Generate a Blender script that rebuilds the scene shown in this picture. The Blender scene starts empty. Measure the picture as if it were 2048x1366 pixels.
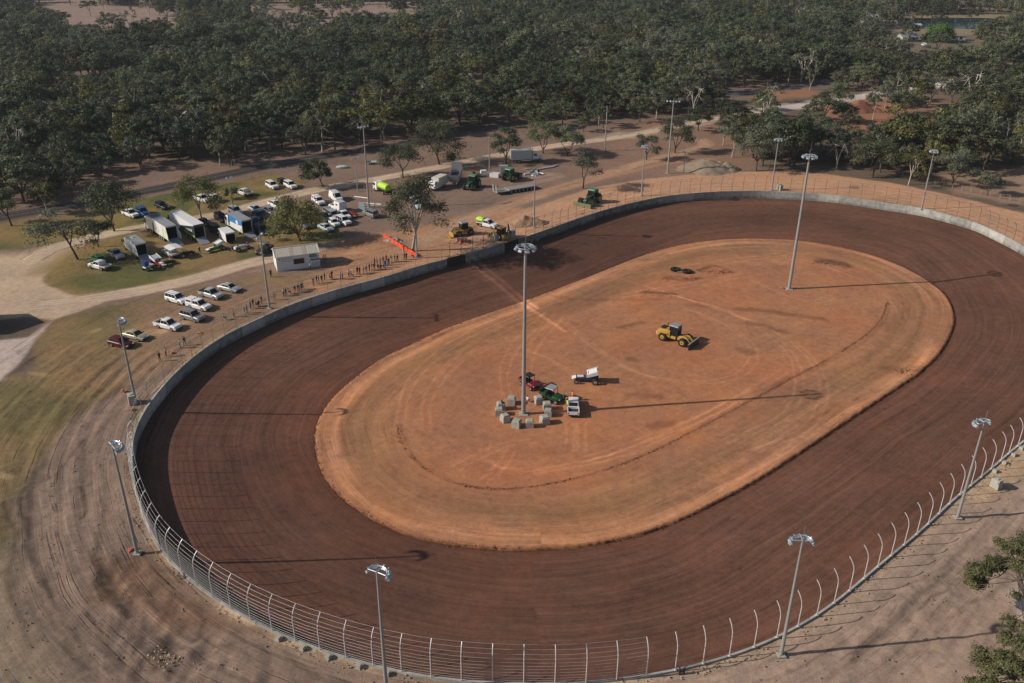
import bpy, math, random
import numpy as np
from mathutils import Vector, Matrix

random.seed(11)
rng = np.random.default_rng(11)
scene = bpy.context.scene
COL = scene.collection
PI = math.pi

# ---------------------------------------------------------------- survey: lens and stand point of the drone
FOC, PITCH, HGT, ROLL = 1739.4, 0.45636, 67.02, 0.005026
_f = np.array([0, math.cos(PITCH), -math.sin(PITCH)])
_r0 = np.array([1.0, 0, 0]); _u0 = np.cross(_r0, _f)
_r = _r0 * math.cos(ROLL) + _u0 * math.sin(ROLL)
_u = -_r0 * math.sin(ROLL) + _u0 * math.cos(ROLL)
ZI = -4.0            # level of the infield
ZW = -1.8            # track level at the wall


def G(x, y, z=0.0):
    """surveyed point of the site (photo coordinates) -> site metres at level z"""
    d = (x - 1024) / FOC * _r - (y - 683) / FOC * _u + _f
    t = (z - HGT) / d[2]
    return np.array([d[0] * t, d[1] * t, z])


def GP(pts, z=0.0):
    return np.array([G(x, y, z)[:2] for x, y in pts])


# ---------------------------------------------------------------- helpers
def tag(o, label=None, cat=None, group=None, kind=None):
    if label: o['label'] = label
    if cat: o['category'] = cat
    if group: o['group'] = group
    if kind: o['kind'] = kind
    return o


def thing(name, label, cat, loc=(0, 0, 0), rz=0.0, group=None):
    o = bpy.data.objects.new(name, None)
    COL.objects.link(o)
    o.empty_display_size = 0.3
    o.location = loc
    o.rotation_euler = (0, 0, rz)
    return tag(o, label, cat, group)


class MB:
    def __init__(self):
        self.v = []; self.f = []; self.m = []

    def add(self, vs, fs, mat=0):
        n = len(self.v)
        self.v += [tuple(p) for p in vs]
        self.f += [tuple(i + n for i in f) for f in fs]
        self.m += [mat] * len(fs)
        return self

    def box(self, c, s, mat=0, rz=0.0, ry=0.0, top=(1, 1), sh=(0, 0)):
        hx, hy, hz = s[0] / 2, s[1] / 2, s[2] / 2
        vs = []
        for z, k in ((-hz, 0), (hz, 1)):
            a, b = (top if k else (1, 1))
            dx, dy = (sh if k else (0, 0))
            for x, y in ((-hx, -hy), (hx, -hy), (hx, hy), (-hx, hy)):
                vs.append(Vector((x * a + dx, y * b + dy, z)))
        M = Matrix.Rotation(rz, 3, 'Z') @ Matrix.Rotation(ry, 3, 'Y')
        c = Vector(c)
        return self.add([M @ p + c for p in vs],
                        [(3, 2, 1, 0), (4, 5, 6, 7), (0, 1, 5, 4), (1, 2, 6, 5), (2, 3, 7, 6), (3, 0, 4, 7)], mat)

    def tube(self, pts, r, n=6, mat=0, cap=True):
        pts = [Vector(p) for p in pts]
        k = len(pts)
        rs = r if isinstance(r, (list, tuple)) else [r] * k
        vs = []; up = Vector((0.13, 0.21, 0.97)).normalized()
        for i in range(k):
            d = (pts[min(i + 1, k - 1)] - pts[max(i - 1, 0)])
            d = d.normalized() if d.length > 1e-9 else Vector((0, 0, 1))
            a = d.cross(up)
            if a.length < 0.05: a = d.cross(Vector((1, 0, 0)))
            a.normalize(); b = d.cross(a)
            for j in range(n):
                t = 2 * PI * j / n
                vs.append(pts[i] + (a * math.cos(t) + b * math.sin(t)) * rs[i])
        fs = []
        for i in range(k - 1):
            for j in range(n):
                j2 = (j + 1) % n
                fs.append((i * n + j, i * n + j2, (i + 1) * n + j2, (i + 1) * n + j))
        if cap:
            fs.append(tuple(range(n - 1, -1, -1))); fs.append(tuple(range((k - 1) * n, k * n)))
        return self.add(vs, fs, mat)

    def cyl(self, p0, p1, r0, r1=None, n=12, mat=0):
        return self.tube([p0, p1], [r0, r0 if r1 is None else r1], n, mat)

    def loft(self, rings, mat=0, cap=True):
        n = len(rings[0]); vs = [p for r in rings for p in r]; fs = []
        for i in range(len(rings) - 1):
            for j in range(n):
                j2 = (j + 1) % n
                fs.append((i * n + j, i * n + j2, (i + 1) * n + j2, (i + 1) * n + j))
        if cap:
            fs.append(tuple(range(n - 1, -1, -1))); fs.append(tuple(range((len(rings) - 1) * n, len(rings) * n)))
        return self.add(vs, fs, mat)

    def slab(self, q, t=0.02, mat=0):
        """thick panel over a planar polygon"""
        q = [Vector(p) for p in q]; n = (q[1] - q[0]).cross(q[2] - q[0]).normalized() * t
        k = len(q)
        fs = [tuple(range(k - 1, -1, -1)), tuple(range(k, 2 * k))]
        for i in range(k):
            j = (i + 1) % k
            fs.append((i, j, k + j, k + i))
        return self.add(q + [p + n for p in q], fs, mat)

    def dome(self, c, r, n=8, m=4, mat=0, full=True):
        rings = []
        for i in range(m + 1):
            a = (-PI / 2 if full else 0) + (PI if full else PI / 2) * i / m
            cr = max(math.cos(a), 0.02)
            rings.append([Vector((c[0] + r[0] * cr * math.cos(2 * PI * j / n), c[1] + r[1] * cr * math.sin(2 * PI * j / n), c[2] + r[2] * math.sin(a))) for j in range(n)])
        return self.loft(rings, mat)

    def mesh(self, name, mats, smooth=None):
        me = bpy.data.meshes.new(name)
        me.from_pydata([tuple(p) for p in self.v], [], self.f)
        for mt in (mats if isinstance(mats, (list, tuple)) else [mats]): me.materials.append(mt)
        me.polygons.foreach_set('material_index', self.m)
        me.update()
        if smooth:
            me.polygons.foreach_set('use_smooth', [True] * len(me.polygons))
            me.set_sharp_from_angle(angle=math.radians(smooth))
        return me

    def build(self, name, mats, parent=None, smooth=None):
        o = bpy.data.objects.new(name, self.mesh(name, mats, smooth))
        COL.objects.link(o)
        if parent: o.parent = parent
        return o


def dup(root, loc, rz, label=None, group=None, scale=None, paint=None, cat=None):
    """copy of a thing with copies of its parts and sub-parts"""
    def cp(o, par):
        c = o.copy(); COL.objects.link(c)
        if par is not None: c.parent = par
        if paint and c.type == 'MESH':
            for i, sl in enumerate(c.material_slots):
                if sl.material and sl.material.name in paint:
                    mt = paint[sl.material.name]
                    sl.link = 'OBJECT'; sl.material = mt
        for ch in list(o.children): cp(ch, c)
        return c
    r = cp(root, None)
    r.location = loc; r.rotation_euler = (0, 0, rz)
    if scale is not None: r.scale = scale if hasattr(scale, '__len__') else (scale,) * 3
    if label: r['label'] = label
    if group: r['group'] = group
    if cat: r['category'] = cat
    return r


# ---------------------------------------------------------------- materials
def srgb(r, g, b, k=1.0):
    return tuple((((c / 255) / 12.92 if c / 255 <= 0.04045 else ((c / 255 + 0.055) / 1.055) ** 2.4) * k) for c in (r, g, b))


_MC = {}


def paint(name, col, rough=0.5, metal=0.0, var=0.12, scale=2.0, spec=0.5):
    """plain surface with a little dirt and wear in it"""
    if name in _MC: return _MC[name]
    m = bpy.data.materials.new(name); m.use_nodes = True
    nt = m.node_tree; b = nt.nodes['Principled BSDF']
    b.inputs['Roughness'].default_value = rough; b.inputs['Metallic'].default_value = metal
    b.inputs['Specular IOR Level'].default_value = spec
    tc = nt.nodes.new('ShaderNodeTexCoord'); n = nt.nodes.new('ShaderNodeTexNoise')
    n.inputs['Scale'].default_value = scale; n.inputs['Detail'].default_value = 5
    nt.links.new(tc.outputs['Object'], n.inputs['Vector'])
    mx = nt.nodes.new('ShaderNodeMix'); mx.data_type = 'RGBA'
    mx.inputs['A'].default_value = (*[c * (1 - var) for c in col], 1)
    mx.inputs['B'].default_value = (*[min(1, c * (1 + var)) for c in col], 1)
    nt.links.new(n.outputs['Fac'], mx.inputs['Factor'])
    nt.links.new(mx.outputs['Result'], b.inputs['Base Color'])
    _MC[name] = m
    return m


GLASS = paint('dark_glass', (0.012, 0.015, 0.02), 0.12, 0, 0.1)
TYRE = paint('tyre_rubber', (0.014, 0.013, 0.013), 0.85, 0, 0.3)
RIM = paint('wheel_rim', (0.45, 0.45, 0.46), 0.4, 0.6)
BLACK = paint('black_plastic', (0.015, 0.015, 0.016), 0.6)
GALV = paint("galvanised_steel", (0.33, 0.335, 0.34), 0.5, 0.3, 0.15)
POST = paint('fence_steel', (0.62, 0.62, 0.62), 0.45, 0.25, 0.12)
DARKST = paint('dark_steel', (0.06, 0.055, 0.05), 0.6, 0.3, 0.25)
CONC = paint('concrete_block', (0.37, 0.36, 0.32), 0.9, 0, 0.3, 1.3)
WHITE = paint('white_paint', (0.72, 0.73, 0.74), 0.4, 0, 0.05)
LAMPG = paint('lamp_glass', (0.5, 0.6, 0.68), 0.15, 0.1, 0.1)
LAMPB = paint('lamp_housing', (0.42, 0.5, 0.56), 0.35, 0.4, 0.1)
INNER = paint('dark_interior', (0.03, 0.03, 0.032), 0.8)
RAMP = paint('ramp_grey', (0.34, 0.35, 0.37), 0.6, 0.2)
REDL = paint('tail_light_red', (0.3, 0.015, 0.012), 0.3)
HEADL = paint('headlight_clear', (0.55, 0.57, 0.6), 0.15)
PROTO = paint('paint_proto', (0.7, 0.7, 0.7), 0.3)
ORANGE = paint('orange_mesh', (0.75, 0.09, 0.03), 0.7, 0, 0.2)
WOOD = paint('pole_timber', (0.3, 0.27, 0.24), 0.85, 0, 0.3)


def N(nt, t, **kw):
    n = nt.nodes.new(t)
    for k, v in kw.items(): setattr(n, k, v)
    return n


def noise(nt, vec, scale, detail=6, rough=0.6):
    n = N(nt, 'ShaderNodeTexNoise'); n.inputs['Scale'].default_value = scale
    n.inputs['Detail'].default_value = detail; n.inputs['Roughness'].default_value = rough
    if vec is not None: nt.links.new(vec, n.inputs['Vector'])
    return n.outputs['Fac']


def math_(nt, op, a, b=None, clamp=False):
    n = N(nt, 'ShaderNodeMath', operation=op); n.use_clamp = clamp
    for i, v in enumerate((a, b)):
        if v is None: continue
        if isinstance(v, (int, float)): n.inputs[i].default_value = v
        else: nt.links.new(v, n.inputs[i])
    return n.outputs[0]


def maprange(nt, v, a, b, c, d):
    n = N(nt, 'ShaderNodeMapRange'); n.inputs[1].default_value = a; n.inputs[2].default_value = b
    n.inputs[3].default_value = c; n.inputs[4].default_value = d
    nt.links.new(v, n.inputs[0]); return n.outputs[0]


def soil_material(name, streak_amt, fine=1.0, bump=0.5, sscale=(0.035, 1.6), rut=1.0):
    """earth: colour of its zone (vertex attribute), worn and raked by noise"""
    m = bpy.data.materials.new(name); m.use_nodes = True
    nt = m.node_tree; L = nt.links; b = nt.nodes['Principled BSDF']
    b.inputs['Roughness'].default_value = 0.95; b.inputs['Specular IOR Level'].default_value = 0.12
    zone = N(nt, 'ShaderNodeAttribute', attribute_name='zone')
    suv = N(nt, 'ShaderNodeAttribute', attribute_name='suv')
    stk = N(nt, 'ShaderNodeAttribute', attribute_name='streak')
    geo = N(nt, 'ShaderNodeNewGeometry')
    pos = geo.outputs['Position']
    sv = N(nt, 'ShaderNodeVectorMath', operation='MULTIPLY'); sv.inputs[1].default_value = (sscale[0], sscale[1], 1)
    # bend the streaks a little so that they never run perfectly parallel
    wob = noise(nt, pos, 0.03, 3)
    wv = N(nt, 'ShaderNodeCombineXYZ'); L.new(math_(nt, 'MULTIPLY', wob, 3.0), wv.inputs[1])
    ad = N(nt, 'ShaderNodeVectorMath', operation='ADD'); L.new(suv.outputs['Vector'], ad.inputs[0]); L.new(wv.outputs[0], ad.inputs[1])
    L.new(ad.outputs[0], sv.inputs[0])
    s1 = noise(nt, sv.outputs[0], 1.0, 9, 0.68)
    sv2 = N(nt, 'ShaderNodeVectorMath', operation='MULTIPLY'); sv2.inputs[1].default_value = (3.1, 3.7, 1); L.new(sv.outputs[0], sv2.inputs[0])
    s2 = noise(nt, sv2.outputs[0], 1.0, 6, 0.6)
    n1 = noise(nt, pos, 0.09, 5); n2 = noise(nt, pos, 0.7, 7, 0.65); n3 = noise(nt, pos, 5.0 * fine, 6, 0.7)
    n4 = noise(nt, pos, 1.9, 4, 0.6)
    nl = math_(nt, 'ADD', maprange(nt, n1, 0.3, 0.7, -0.14, 0.14), math_(nt, 'ADD', maprange(nt, n2, 0.3, 0.7, -0.15, 0.15), maprange(nt, n4, 0.32, 0.68, -0.1, 0.1)))
    nl = math_(nt, 'ADD', nl, maprange(nt, n3, 0.3, 0.7, -0.19, 0.19))
    st = math_(nt, 'ADD', maprange(nt, s1, 0.3, 0.7, -0.24, 0.24), maprange(nt, s2, 0.3, 0.7, -0.14, 0.14))
    st = math_(nt, 'MULTIPLY', st, math_(nt, 'MULTIPLY', stk.outputs['Fac'], streak_amt))
    # wheel ruts: long thin contour lines of a drawn-out noise, broken up by another
    def ruts(fx, fy, wid, seed, lo, hi):
        q = N(nt, 'ShaderNodeVectorMath', operation='MULTIPLY'); q.inputs[1].default_value = (fx, fy, 1); L.new(ad.outputs[0], q.inputs[0])
        q2 = N(nt, 'ShaderNodeVectorMath', operation='ADD'); q2.inputs[1].default_value = (seed, seed * 1.7, 0); L.new(q.outputs[0], q2.inputs[0])
        n = noise(nt, q2.outputs[0], 1.0, 2, 0.4)
        a = maprange(nt, math_(nt, 'ABSOLUTE', math_(nt, 'SUBTRACT', n, 0.5)), 0.0, wid, 1.0, 0.0)
        return math_(nt, 'MULTIPLY', math_(nt, 'MAXIMUM', a, 0.0), math_(nt, 'MULTIPLY', maprange(nt, noise(nt, pos, 0.16 + seed * .01, 3), lo, hi, 0, 1), 1.0, True))
    rd = ruts(0.010, 0.36, 0.010, 3.0, 0.44, 0.54); rl = ruts(0.016, 0.5, 0.022, 7.0, 0.4, 0.55); rd2 = ruts(0.022, 0.9, 0.014, 11.0, 0.45, 0.55)
    rt = math_(nt, 'SUBTRACT', math_(nt, 'MULTIPLY', rl, 0.3), math_(nt, 'ADD', math_(nt, 'MULTIPLY', rd, 0.62), math_(nt, 'MULTIPLY', rd2, 0.45)))
    st = math_(nt, 'ADD', st, math_(nt, 'MULTIPLY', math_(nt, 'MULTIPLY', rt, stk.outputs['Fac']), rut))
    fac = math_(nt, 'ADD', math_(nt, 'ADD', nl, st), 1.0)
    mul = N(nt, 'ShaderNodeVectorMath', operation='SCALE'); L.new(zone.outputs['Color'], mul.inputs[0]); L.new(fac, mul.inputs['Scale'])
    # warm / cool drift
    hs = N(nt, 'ShaderNodeHueSaturation'); L.new(mul.outputs[0], hs.inputs['Color'])
    L.new(maprange(nt, n1, 0.3, 0.7, 0.94, 1.04), hs.inputs['Saturation'])
    L.new(hs.outputs[0], b.inputs['Base Color'])
    h = math_(nt, 'ADD', math_(nt, 'MULTIPLY', n2, 0.35), math_(nt, 'MULTIPLY', n3, 0.14))
    h = math_(nt, 'SUBTRACT', h, math_(nt, 'MULTIPLY', rd, math_(nt, 'MULTIPLY', stk.outputs['Fac'], 0.25 * rut)))
    h = math_(nt, 'ADD', h, math_(nt, 'MULTIPLY', math_(nt, 'ADD', s1, math_(nt, 'MULTIPLY', s2, 0.5)), math_(nt, 'MULTIPLY', stk.outputs['Fac'], 0.22 * streak_amt)))
    bp = N(nt, 'ShaderNodeBump'); bp.inputs['Strength'].default_value = bump; bp.inputs['Distance'].default_value = 0.5
    L.new(h, bp.inputs['Height']); L.new(bp.outputs[0], b.inputs['Normal'])
    return m


SOIL = soil_material('site_earth', 1.0)
CLAY = soil_material('track_clay', 1.3, 1.6, 0.3, (0.01, 1.3), 0.4)
INSOIL = soil_material('infield_earth', 0.8, 1.0, 0.4, (0.03, 1.2), 0.5)


# ---------------------------------------------------------------- numpy tools for the land
def vnoise(x, y, scale, seed):
    g = np.random.default_rng(seed).random((64, 64))
    u = x / scale; v = y / scale
    i = np.floor(u).astype(int); j = np.floor(v).astype(int)
    fu = u - i; fv = v - j
    fu = fu * fu * (3 - 2 * fu); fv = fv * fv * (3 - 2 * fv)
    a = g[i % 64, j % 64]; b = g[(i + 1) % 64, j % 64]; c = g[i % 64, (j + 1) % 64]; d = g[(i + 1) % 64, (j + 1) % 64]
    return (a * (1 - fu) + b * fu) * (1 - fv) + (c * (1 - fu) + d * fu) * fv


def fbm(x, y, scale, seed, o=3):
    s = 0; w = 0; a = 1.0
    for k in range(o):
        s = s + a * vnoise(x, y, scale / 2 ** k, seed + k); w += a; a *= 0.5
    return s / w


def seg_dist(X, Y, P, closed=False):
    n = len(P); best = np.full(X.shape, 1e9)
    for i in range(n if closed else n - 1):
        a = P[i]; b = P[(i + 1) % n]; d = b - a; L2 = max(d @ d, 1e-9)
        t = np.clip(((X - a[0]) * d[0] + (Y - a[1]) * d[1]) / L2, 0, 1)
        best = np.minimum(best, (X - a[0] - t * d[0]) ** 2 + (Y - a[1] - t * d[1]) ** 2)
    return np.sqrt(best)


def inside(X, Y, P):
    c = np.zeros(X.shape, bool); n = len(P)
    for i in range(n):
        x1, y1 = P[i]; x2, y2 = P[(i + 1) % n]
        if y1 == y2: continue
        k = ((y1 > Y) != (y2 > Y)) & (X < (x2 - x1) * (Y - y1) / (y2 - y1) + x1)
        c ^= k
    return c


def poly_sd(X, Y, P):
    """positive inside"""
    d = seg_dist(X, Y, P, True)
    return np.where(inside(X, Y, P), d, -d)


def spline(P, n, closed=False):
    P = np.array(P, float); k = len(P); out = []
    m = k if closed else k - 1
    for i in range(m):
        if closed: p0, p1, p2, p3 = P[(i - 1) % k], P[i], P[(i + 1) % k], P[(i + 2) % k]
        else: p0, p1, p2, p3 = P[max(i - 1, 0)], P[i], P[i + 1], P[min(i + 2, k - 1)]
        for t in np.linspace(0, 1, 12, endpoint=False):
            out.append(0.5 * (2 * p1 + (p2 - p0) * t + (2 * p0 - 5 * p1 + 4 * p2 - p3) * t * t + (3 * p1 - p0 - 3 * p2 + p3) * t ** 3))
    if not closed: out.append(P[-1])
    out = np.array(out)
    if closed: out = np.vstack([out, out[:1]])
    s = np.concatenate([[0], np.cumsum(np.linalg.norm(np.diff(out, axis=0), axis=1))])
    q = np.linspace(0, s[-1], n + 1 if closed else n)
    res = np.stack([np.interp(q, s, out[:, i]) for i in range(out.shape[1])], 1)
    return (res[:-1] if closed else res), s[-1]


# ---------------------------------------------------------------- the oval
WALL_PX = [(1083, 1369), (958, 1366), (835, 1352), (720, 1325), (614, 1291), (520, 1251), (440, 1205), (375, 1156), (325, 1105), (290, 1041),
           (270, 976), (263, 915), (270, 862), (291, 820), (318, 783), (350, 748), (386, 716), (448, 673), (515, 640), (588, 608), (663, 583.5),
           (737, 563), (786, 550), (829, 535.5), (895, 519), (950, 505), (1005, 489.5), (1036, 480), (1075, 467), (1150, 440), (1200, 424), (1250, 410), (1300, 399),
           (1340, 392), (1400, 386.5), (1450, 384), (1500, 383), (1540, 383.5), (1580, 386), (1640, 389), (1700, 396), (1760, 405), (1800, 411),
           (1850, 419), (1900, 432), (1950, 446), (1990, 464), (2048, 494), (2120, 545), (2190, 640), (2180, 740), (2110, 832), (2034, 893), (1981, 939), (1901, 1005), (1858, 1047), (1812, 1087), (1761, 1129),
           (1707, 1175), (1648, 1222), (1570, 1268), (1482, 1306), (1381, 1335), (1266, 1357), (1150, 1368)]
EDGE_PX = [(1080, 1097), (1000, 1097), (920, 1090), (840, 1075), (770, 1050), (710, 1015), (670, 980), (645, 945), (633, 910), (629, 870), (638, 835), (670, 790),
           (710, 755), (760, 718), (820, 690), (890, 657), (960, 632), (1030, 608), (1100, 583), (1180, 552), (1240, 528), (1300, 506), (1360, 490), (1420, 481),
           (1480, 477), (1540, 477.5), (1600, 481), (1660, 490), (1720, 503), (1780, 522), (1830, 545), (1870, 570), (1895, 595), (1908, 625), (1905, 660),
           (1880, 705), (1840, 745), (1800, 772), (1700, 838), (1600, 905), (1500, 968), (1400, 1020), (1320, 1055), (1240, 1078), (1160, 1092)]
NW = 1200
WALL, WLEN = spline(GP(WALL_PX, 0.0), NW, True)
for _ in range(3): WALL = (np.roll(WALL, 4, 0) + np.roll(WALL, -4, 0) + 2 * WALL) / 4
EDGE, ELEN = spline(GP(EDGE_PX, ZI), NW, True)
for _ in range(3): EDGE = (np.roll(EDGE, 4, 0) + np.roll(EDGE, -4, 0) + 2 * EDGE) / 4


def tangents(C):
    t = np.roll(C, -1, 0) - np.roll(C, 1, 0)
    return t / np.linalg.norm(t, axis=1)[:, None]


WT = tangents(WALL); WN = np.stack([WT[:, 1], -WT[:, 0]], 1)      # inward
ET = tangents(EDGE); EN = np.stack([ET[:, 1], -ET[:, 0]], 1)


def curve_sd(X, Y, C, Tn, Nn, length, chunk=16000):
    """signed distance to a closed curve (positive outside) and the length run along it"""
    D = np.empty(X.shape); S = np.empty(X.shape)
    for a in range(0, len(X), chunk):
        x = X[a:a + chunk]; y = Y[a:a + chunk]
        q = (x[:, None] - C[None, :, 0]) ** 2 + (y[:, None] - C[None, :, 1]) ** 2
        i = q.argmin(1)
        dx = x - C[i, 0]; dy = y - C[i, 1]
        along = dx * Tn[i, 0] + dy * Tn[i, 1]
        D[a:a + chunk] = -(dx * Nn[i, 0] + dy * Nn[i, 1])
        S[a:a + chunk] = i * (length / len(C)) + along
    return D, S


# ---------------------------------------------------------------- soil zones (colour of the earth itself)
KI = 1 / 0.98


def E(r, g, b): return np.array(srgb(r, g, b, KI))


LOOP = [(60, 520), (100, 498), (130, 488), (240, 463), (330, 447), (430, 430), (520, 407), (640, 378), (760, 357), (900, 330), (1010, 308), (1120, 290), (1210, 278), (1300, 263), (1400, 243), (1520, 222)]
PITR = [(60, 612), (140, 603), (250, 587), (380, 560), (480, 531), (560, 512), (650, 492)]
HAUL = [(800, 500), (870, 470), (960, 430), (1060, 396), (1130, 374), (1200, 352), (1300, 322), (1380, 302), (1410, 290), (1400, 278)]
ROADB = [(1380, 200), (1440, 192), (1500, 185), (1580, 175), (1700, 160)]
ROADC = [(1520, 222), (1600, 212), (1660, 203), (1740, 191), (1830, 176), (1960, 168), (2060, 153)]
RAIL = [(-90, 455), (0, 436), (150, 410), (300, 381), (450, 350), (560, 327), (720, 302), (800, 290), (900, 270), (1010, 250)]
LAYERS = [  # kind, points, colour, soft, (width)
    ('p', [(-400, 380), (300, 330), (900, 262), (1300, 235), (1480, 230), (1520, 345), (1100, 420), (860, 540), (500, 640), (-400, 640)], E(130, 108, 94), 4),
    ('p', [(1290, 245), (1480, 225), (1540, 300), (1480, 345), (1290, 350), (1150, 370), (1130, 330)], E(138, 110, 93), 3),
    ('p', [(-200, 522), (-200, 455), (100, 440), (290, 396), (420, 371), (545, 347), (620, 365), (520, 398), (400, 428), (200, 472), (100, 492)], E(130, 115, 70), 1.2),
    ('p', [(70, 530), (140, 495), (300, 457), (520, 436), (640, 430), (690, 470), (640, 496), (540, 508), (380, 553), (250, 588), (140, 592), (85, 565)], E(134, 114, 74), 0.5),
    ('p', [(-300, 1000), (-300, 740), (40, 760), (104, 640), (250, 604), (480, 560), (545, 545), (605, 560), (560, 592), (400, 694), (265, 762), (150, 832), (60, 950), (20, 1080), (-60, 1220)], E(130, 110, 79), 1.6),
    ('p', [(250, 612), (480, 566), (590, 560), (640, 545), (760, 520), (700, 570), (560, 615), (400, 705), (270, 770), (190, 760), (300, 690)], E(140, 113, 90), 4),
    ('p', [(615, 505), (700, 478), (800, 462), (890, 440), (1010, 415), (1075, 425), (1060, 470), (900, 522), (760, 560), (640, 590), (600, 570), (660, 540)], E(170, 128, 98), 2.5),
    ('p', [(880, 525), (960, 455), (1060, 415), (1180, 377), (1300, 356), (1450, 343.5), (1540, 342), (1650, 348), (1780, 365), (1900, 390), (2000, 415), (2300, 480), (2300, 600), (2048, 494), (1850, 419), (1540, 383), (1300, 399), (1100, 460)], E(186, 144, 114), 0.8),
    ('p', [(600, 590), (440, 700), (310, 765), (190, 805), (118, 880), (66, 980), (34, 1100), (12, 1250), (-40, 1420), (-40, 1700), (1000, 1700), (1000, 1366), (614, 1291), (325, 1105), (263, 915), (350, 748), (515, 640)], E(131, 111, 98), 1.2),
    ('p', [(-400, 1160), (20, 1120), (40, 1250), (120, 1330), (160, 1500), (-400, 1500)], E(140, 123, 104), 4),
    ('p', [(185, 1120), (280, 1090), (330, 1110), (480, 1230), (560, 1280), (330, 1240), (200, 1200)], E(116, 92, 76), 2),
    ('p', [(980, 1366), (1266, 1357), (1482, 1306), (1648, 1222), (1858, 1047), (2034, 893), (2500, 700), (2600, 1800), (900, 1800)], E(160, 137, 121), 1.0),
    ('p', [(1930, 990), (2048, 880), (2160, 800), (2300, 830), (2048, 960), (1960, 1010)], E(182, 154, 124), 1.5),
    ('p', [(2030, 1180), (2200, 1100), (2300, 1250), (2060, 1240)], E(205, 196, 188), 1.5),
    ('p', [(2048, 1300), (2300, 1250), (2300, 1500), (1850, 1500), (1900, 1400)], E(172, 152, 135), 3),
    ('p', [(-200, 520), (58, 507), (88, 568), (160, 596), (250, 588), (130, 632), (104, 641), (60, 632), (-200, 660)], E(186, 162, 138), 0.45),
    ('p', [(-200, 700), (66, 672), (104, 642), (60, 700), (0, 762), (-200, 900)], E(186, 168, 158), 0.5),
    ('p', [(1630, 205), (1720, 196), (1850, 192), (1890, 235), (1840, 275), (1720, 285), (1635, 262)], E(150, 108, 84), 3),
    ('p', [(1700, 170), (1890, 205), (1990, 200), (1990, 230), (1880, 235)], E(142, 112, 94), 3),
    ('p', [(1880, 350), (2060, 335), (2300, 350), (2300, 430), (2000, 405), (1900, 385)], E(150, 124, 104), 2),
    ('p', [(1490, 175), (1600, 168), (1640, 190), (1560, 200), (1500, 196)], E(150, 110, 84), 3),
    ('p', [(-300, -10), (20, -12), (60, 40), (150, 84), (250, 92), (340, 80), (410, 62), (360, 20), (200, 10), (150, -20)], E(146, 126, 114), 6),
    ('p', [(420, 16), (480, 8), (640, 6), (840, 0), (860, 60), (760, 72), (640, 76), (540, 60)], E(146, 126, 114), 6),
    ('p', [(1480, 0), (1700, -4), (1960, 0), (1900, 14), (1600, 16)], E(150, 138, 108), 8),
    ('p', [(1780, 32), (1990, 28), (2060, 30), (2060, 78), (1990, 82), (1800, 84)], E(140, 126, 98), 5),
    ('p', [(1740, 62), (1960, 70), (1990, 130), (1890, 140), (1770, 124)], E(116, 106, 90), 5),
    ('l', RAIL, E(74, 66, 62), 1.0, 3.4),
    ('l', HAUL, E(172, 138, 112), 1.2, 2.4),
    ('l', [(1000, 408), (1130, 372), (1250, 345), (1340, 325), (1420, 318)], E(168, 128, 102), 1.0, 1.2),
    ('l', LOOP, E(192, 170, 146), 0.45, 2.5),
    ('l', PITR, E(186, 164, 142), 0.45, 2.6),
    ('l', ROADB, E(92, 90, 92), 1.0, 4.0),
    ('l', ROADC, E(196, 184, 172), 1.0, 4.0),
]
LAYW = [(L[0], GP(L[1]) if L[0] == 'p' else spline(GP(L[1]), 60)[0], *L[2:]) for L in LAYERS]
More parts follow.
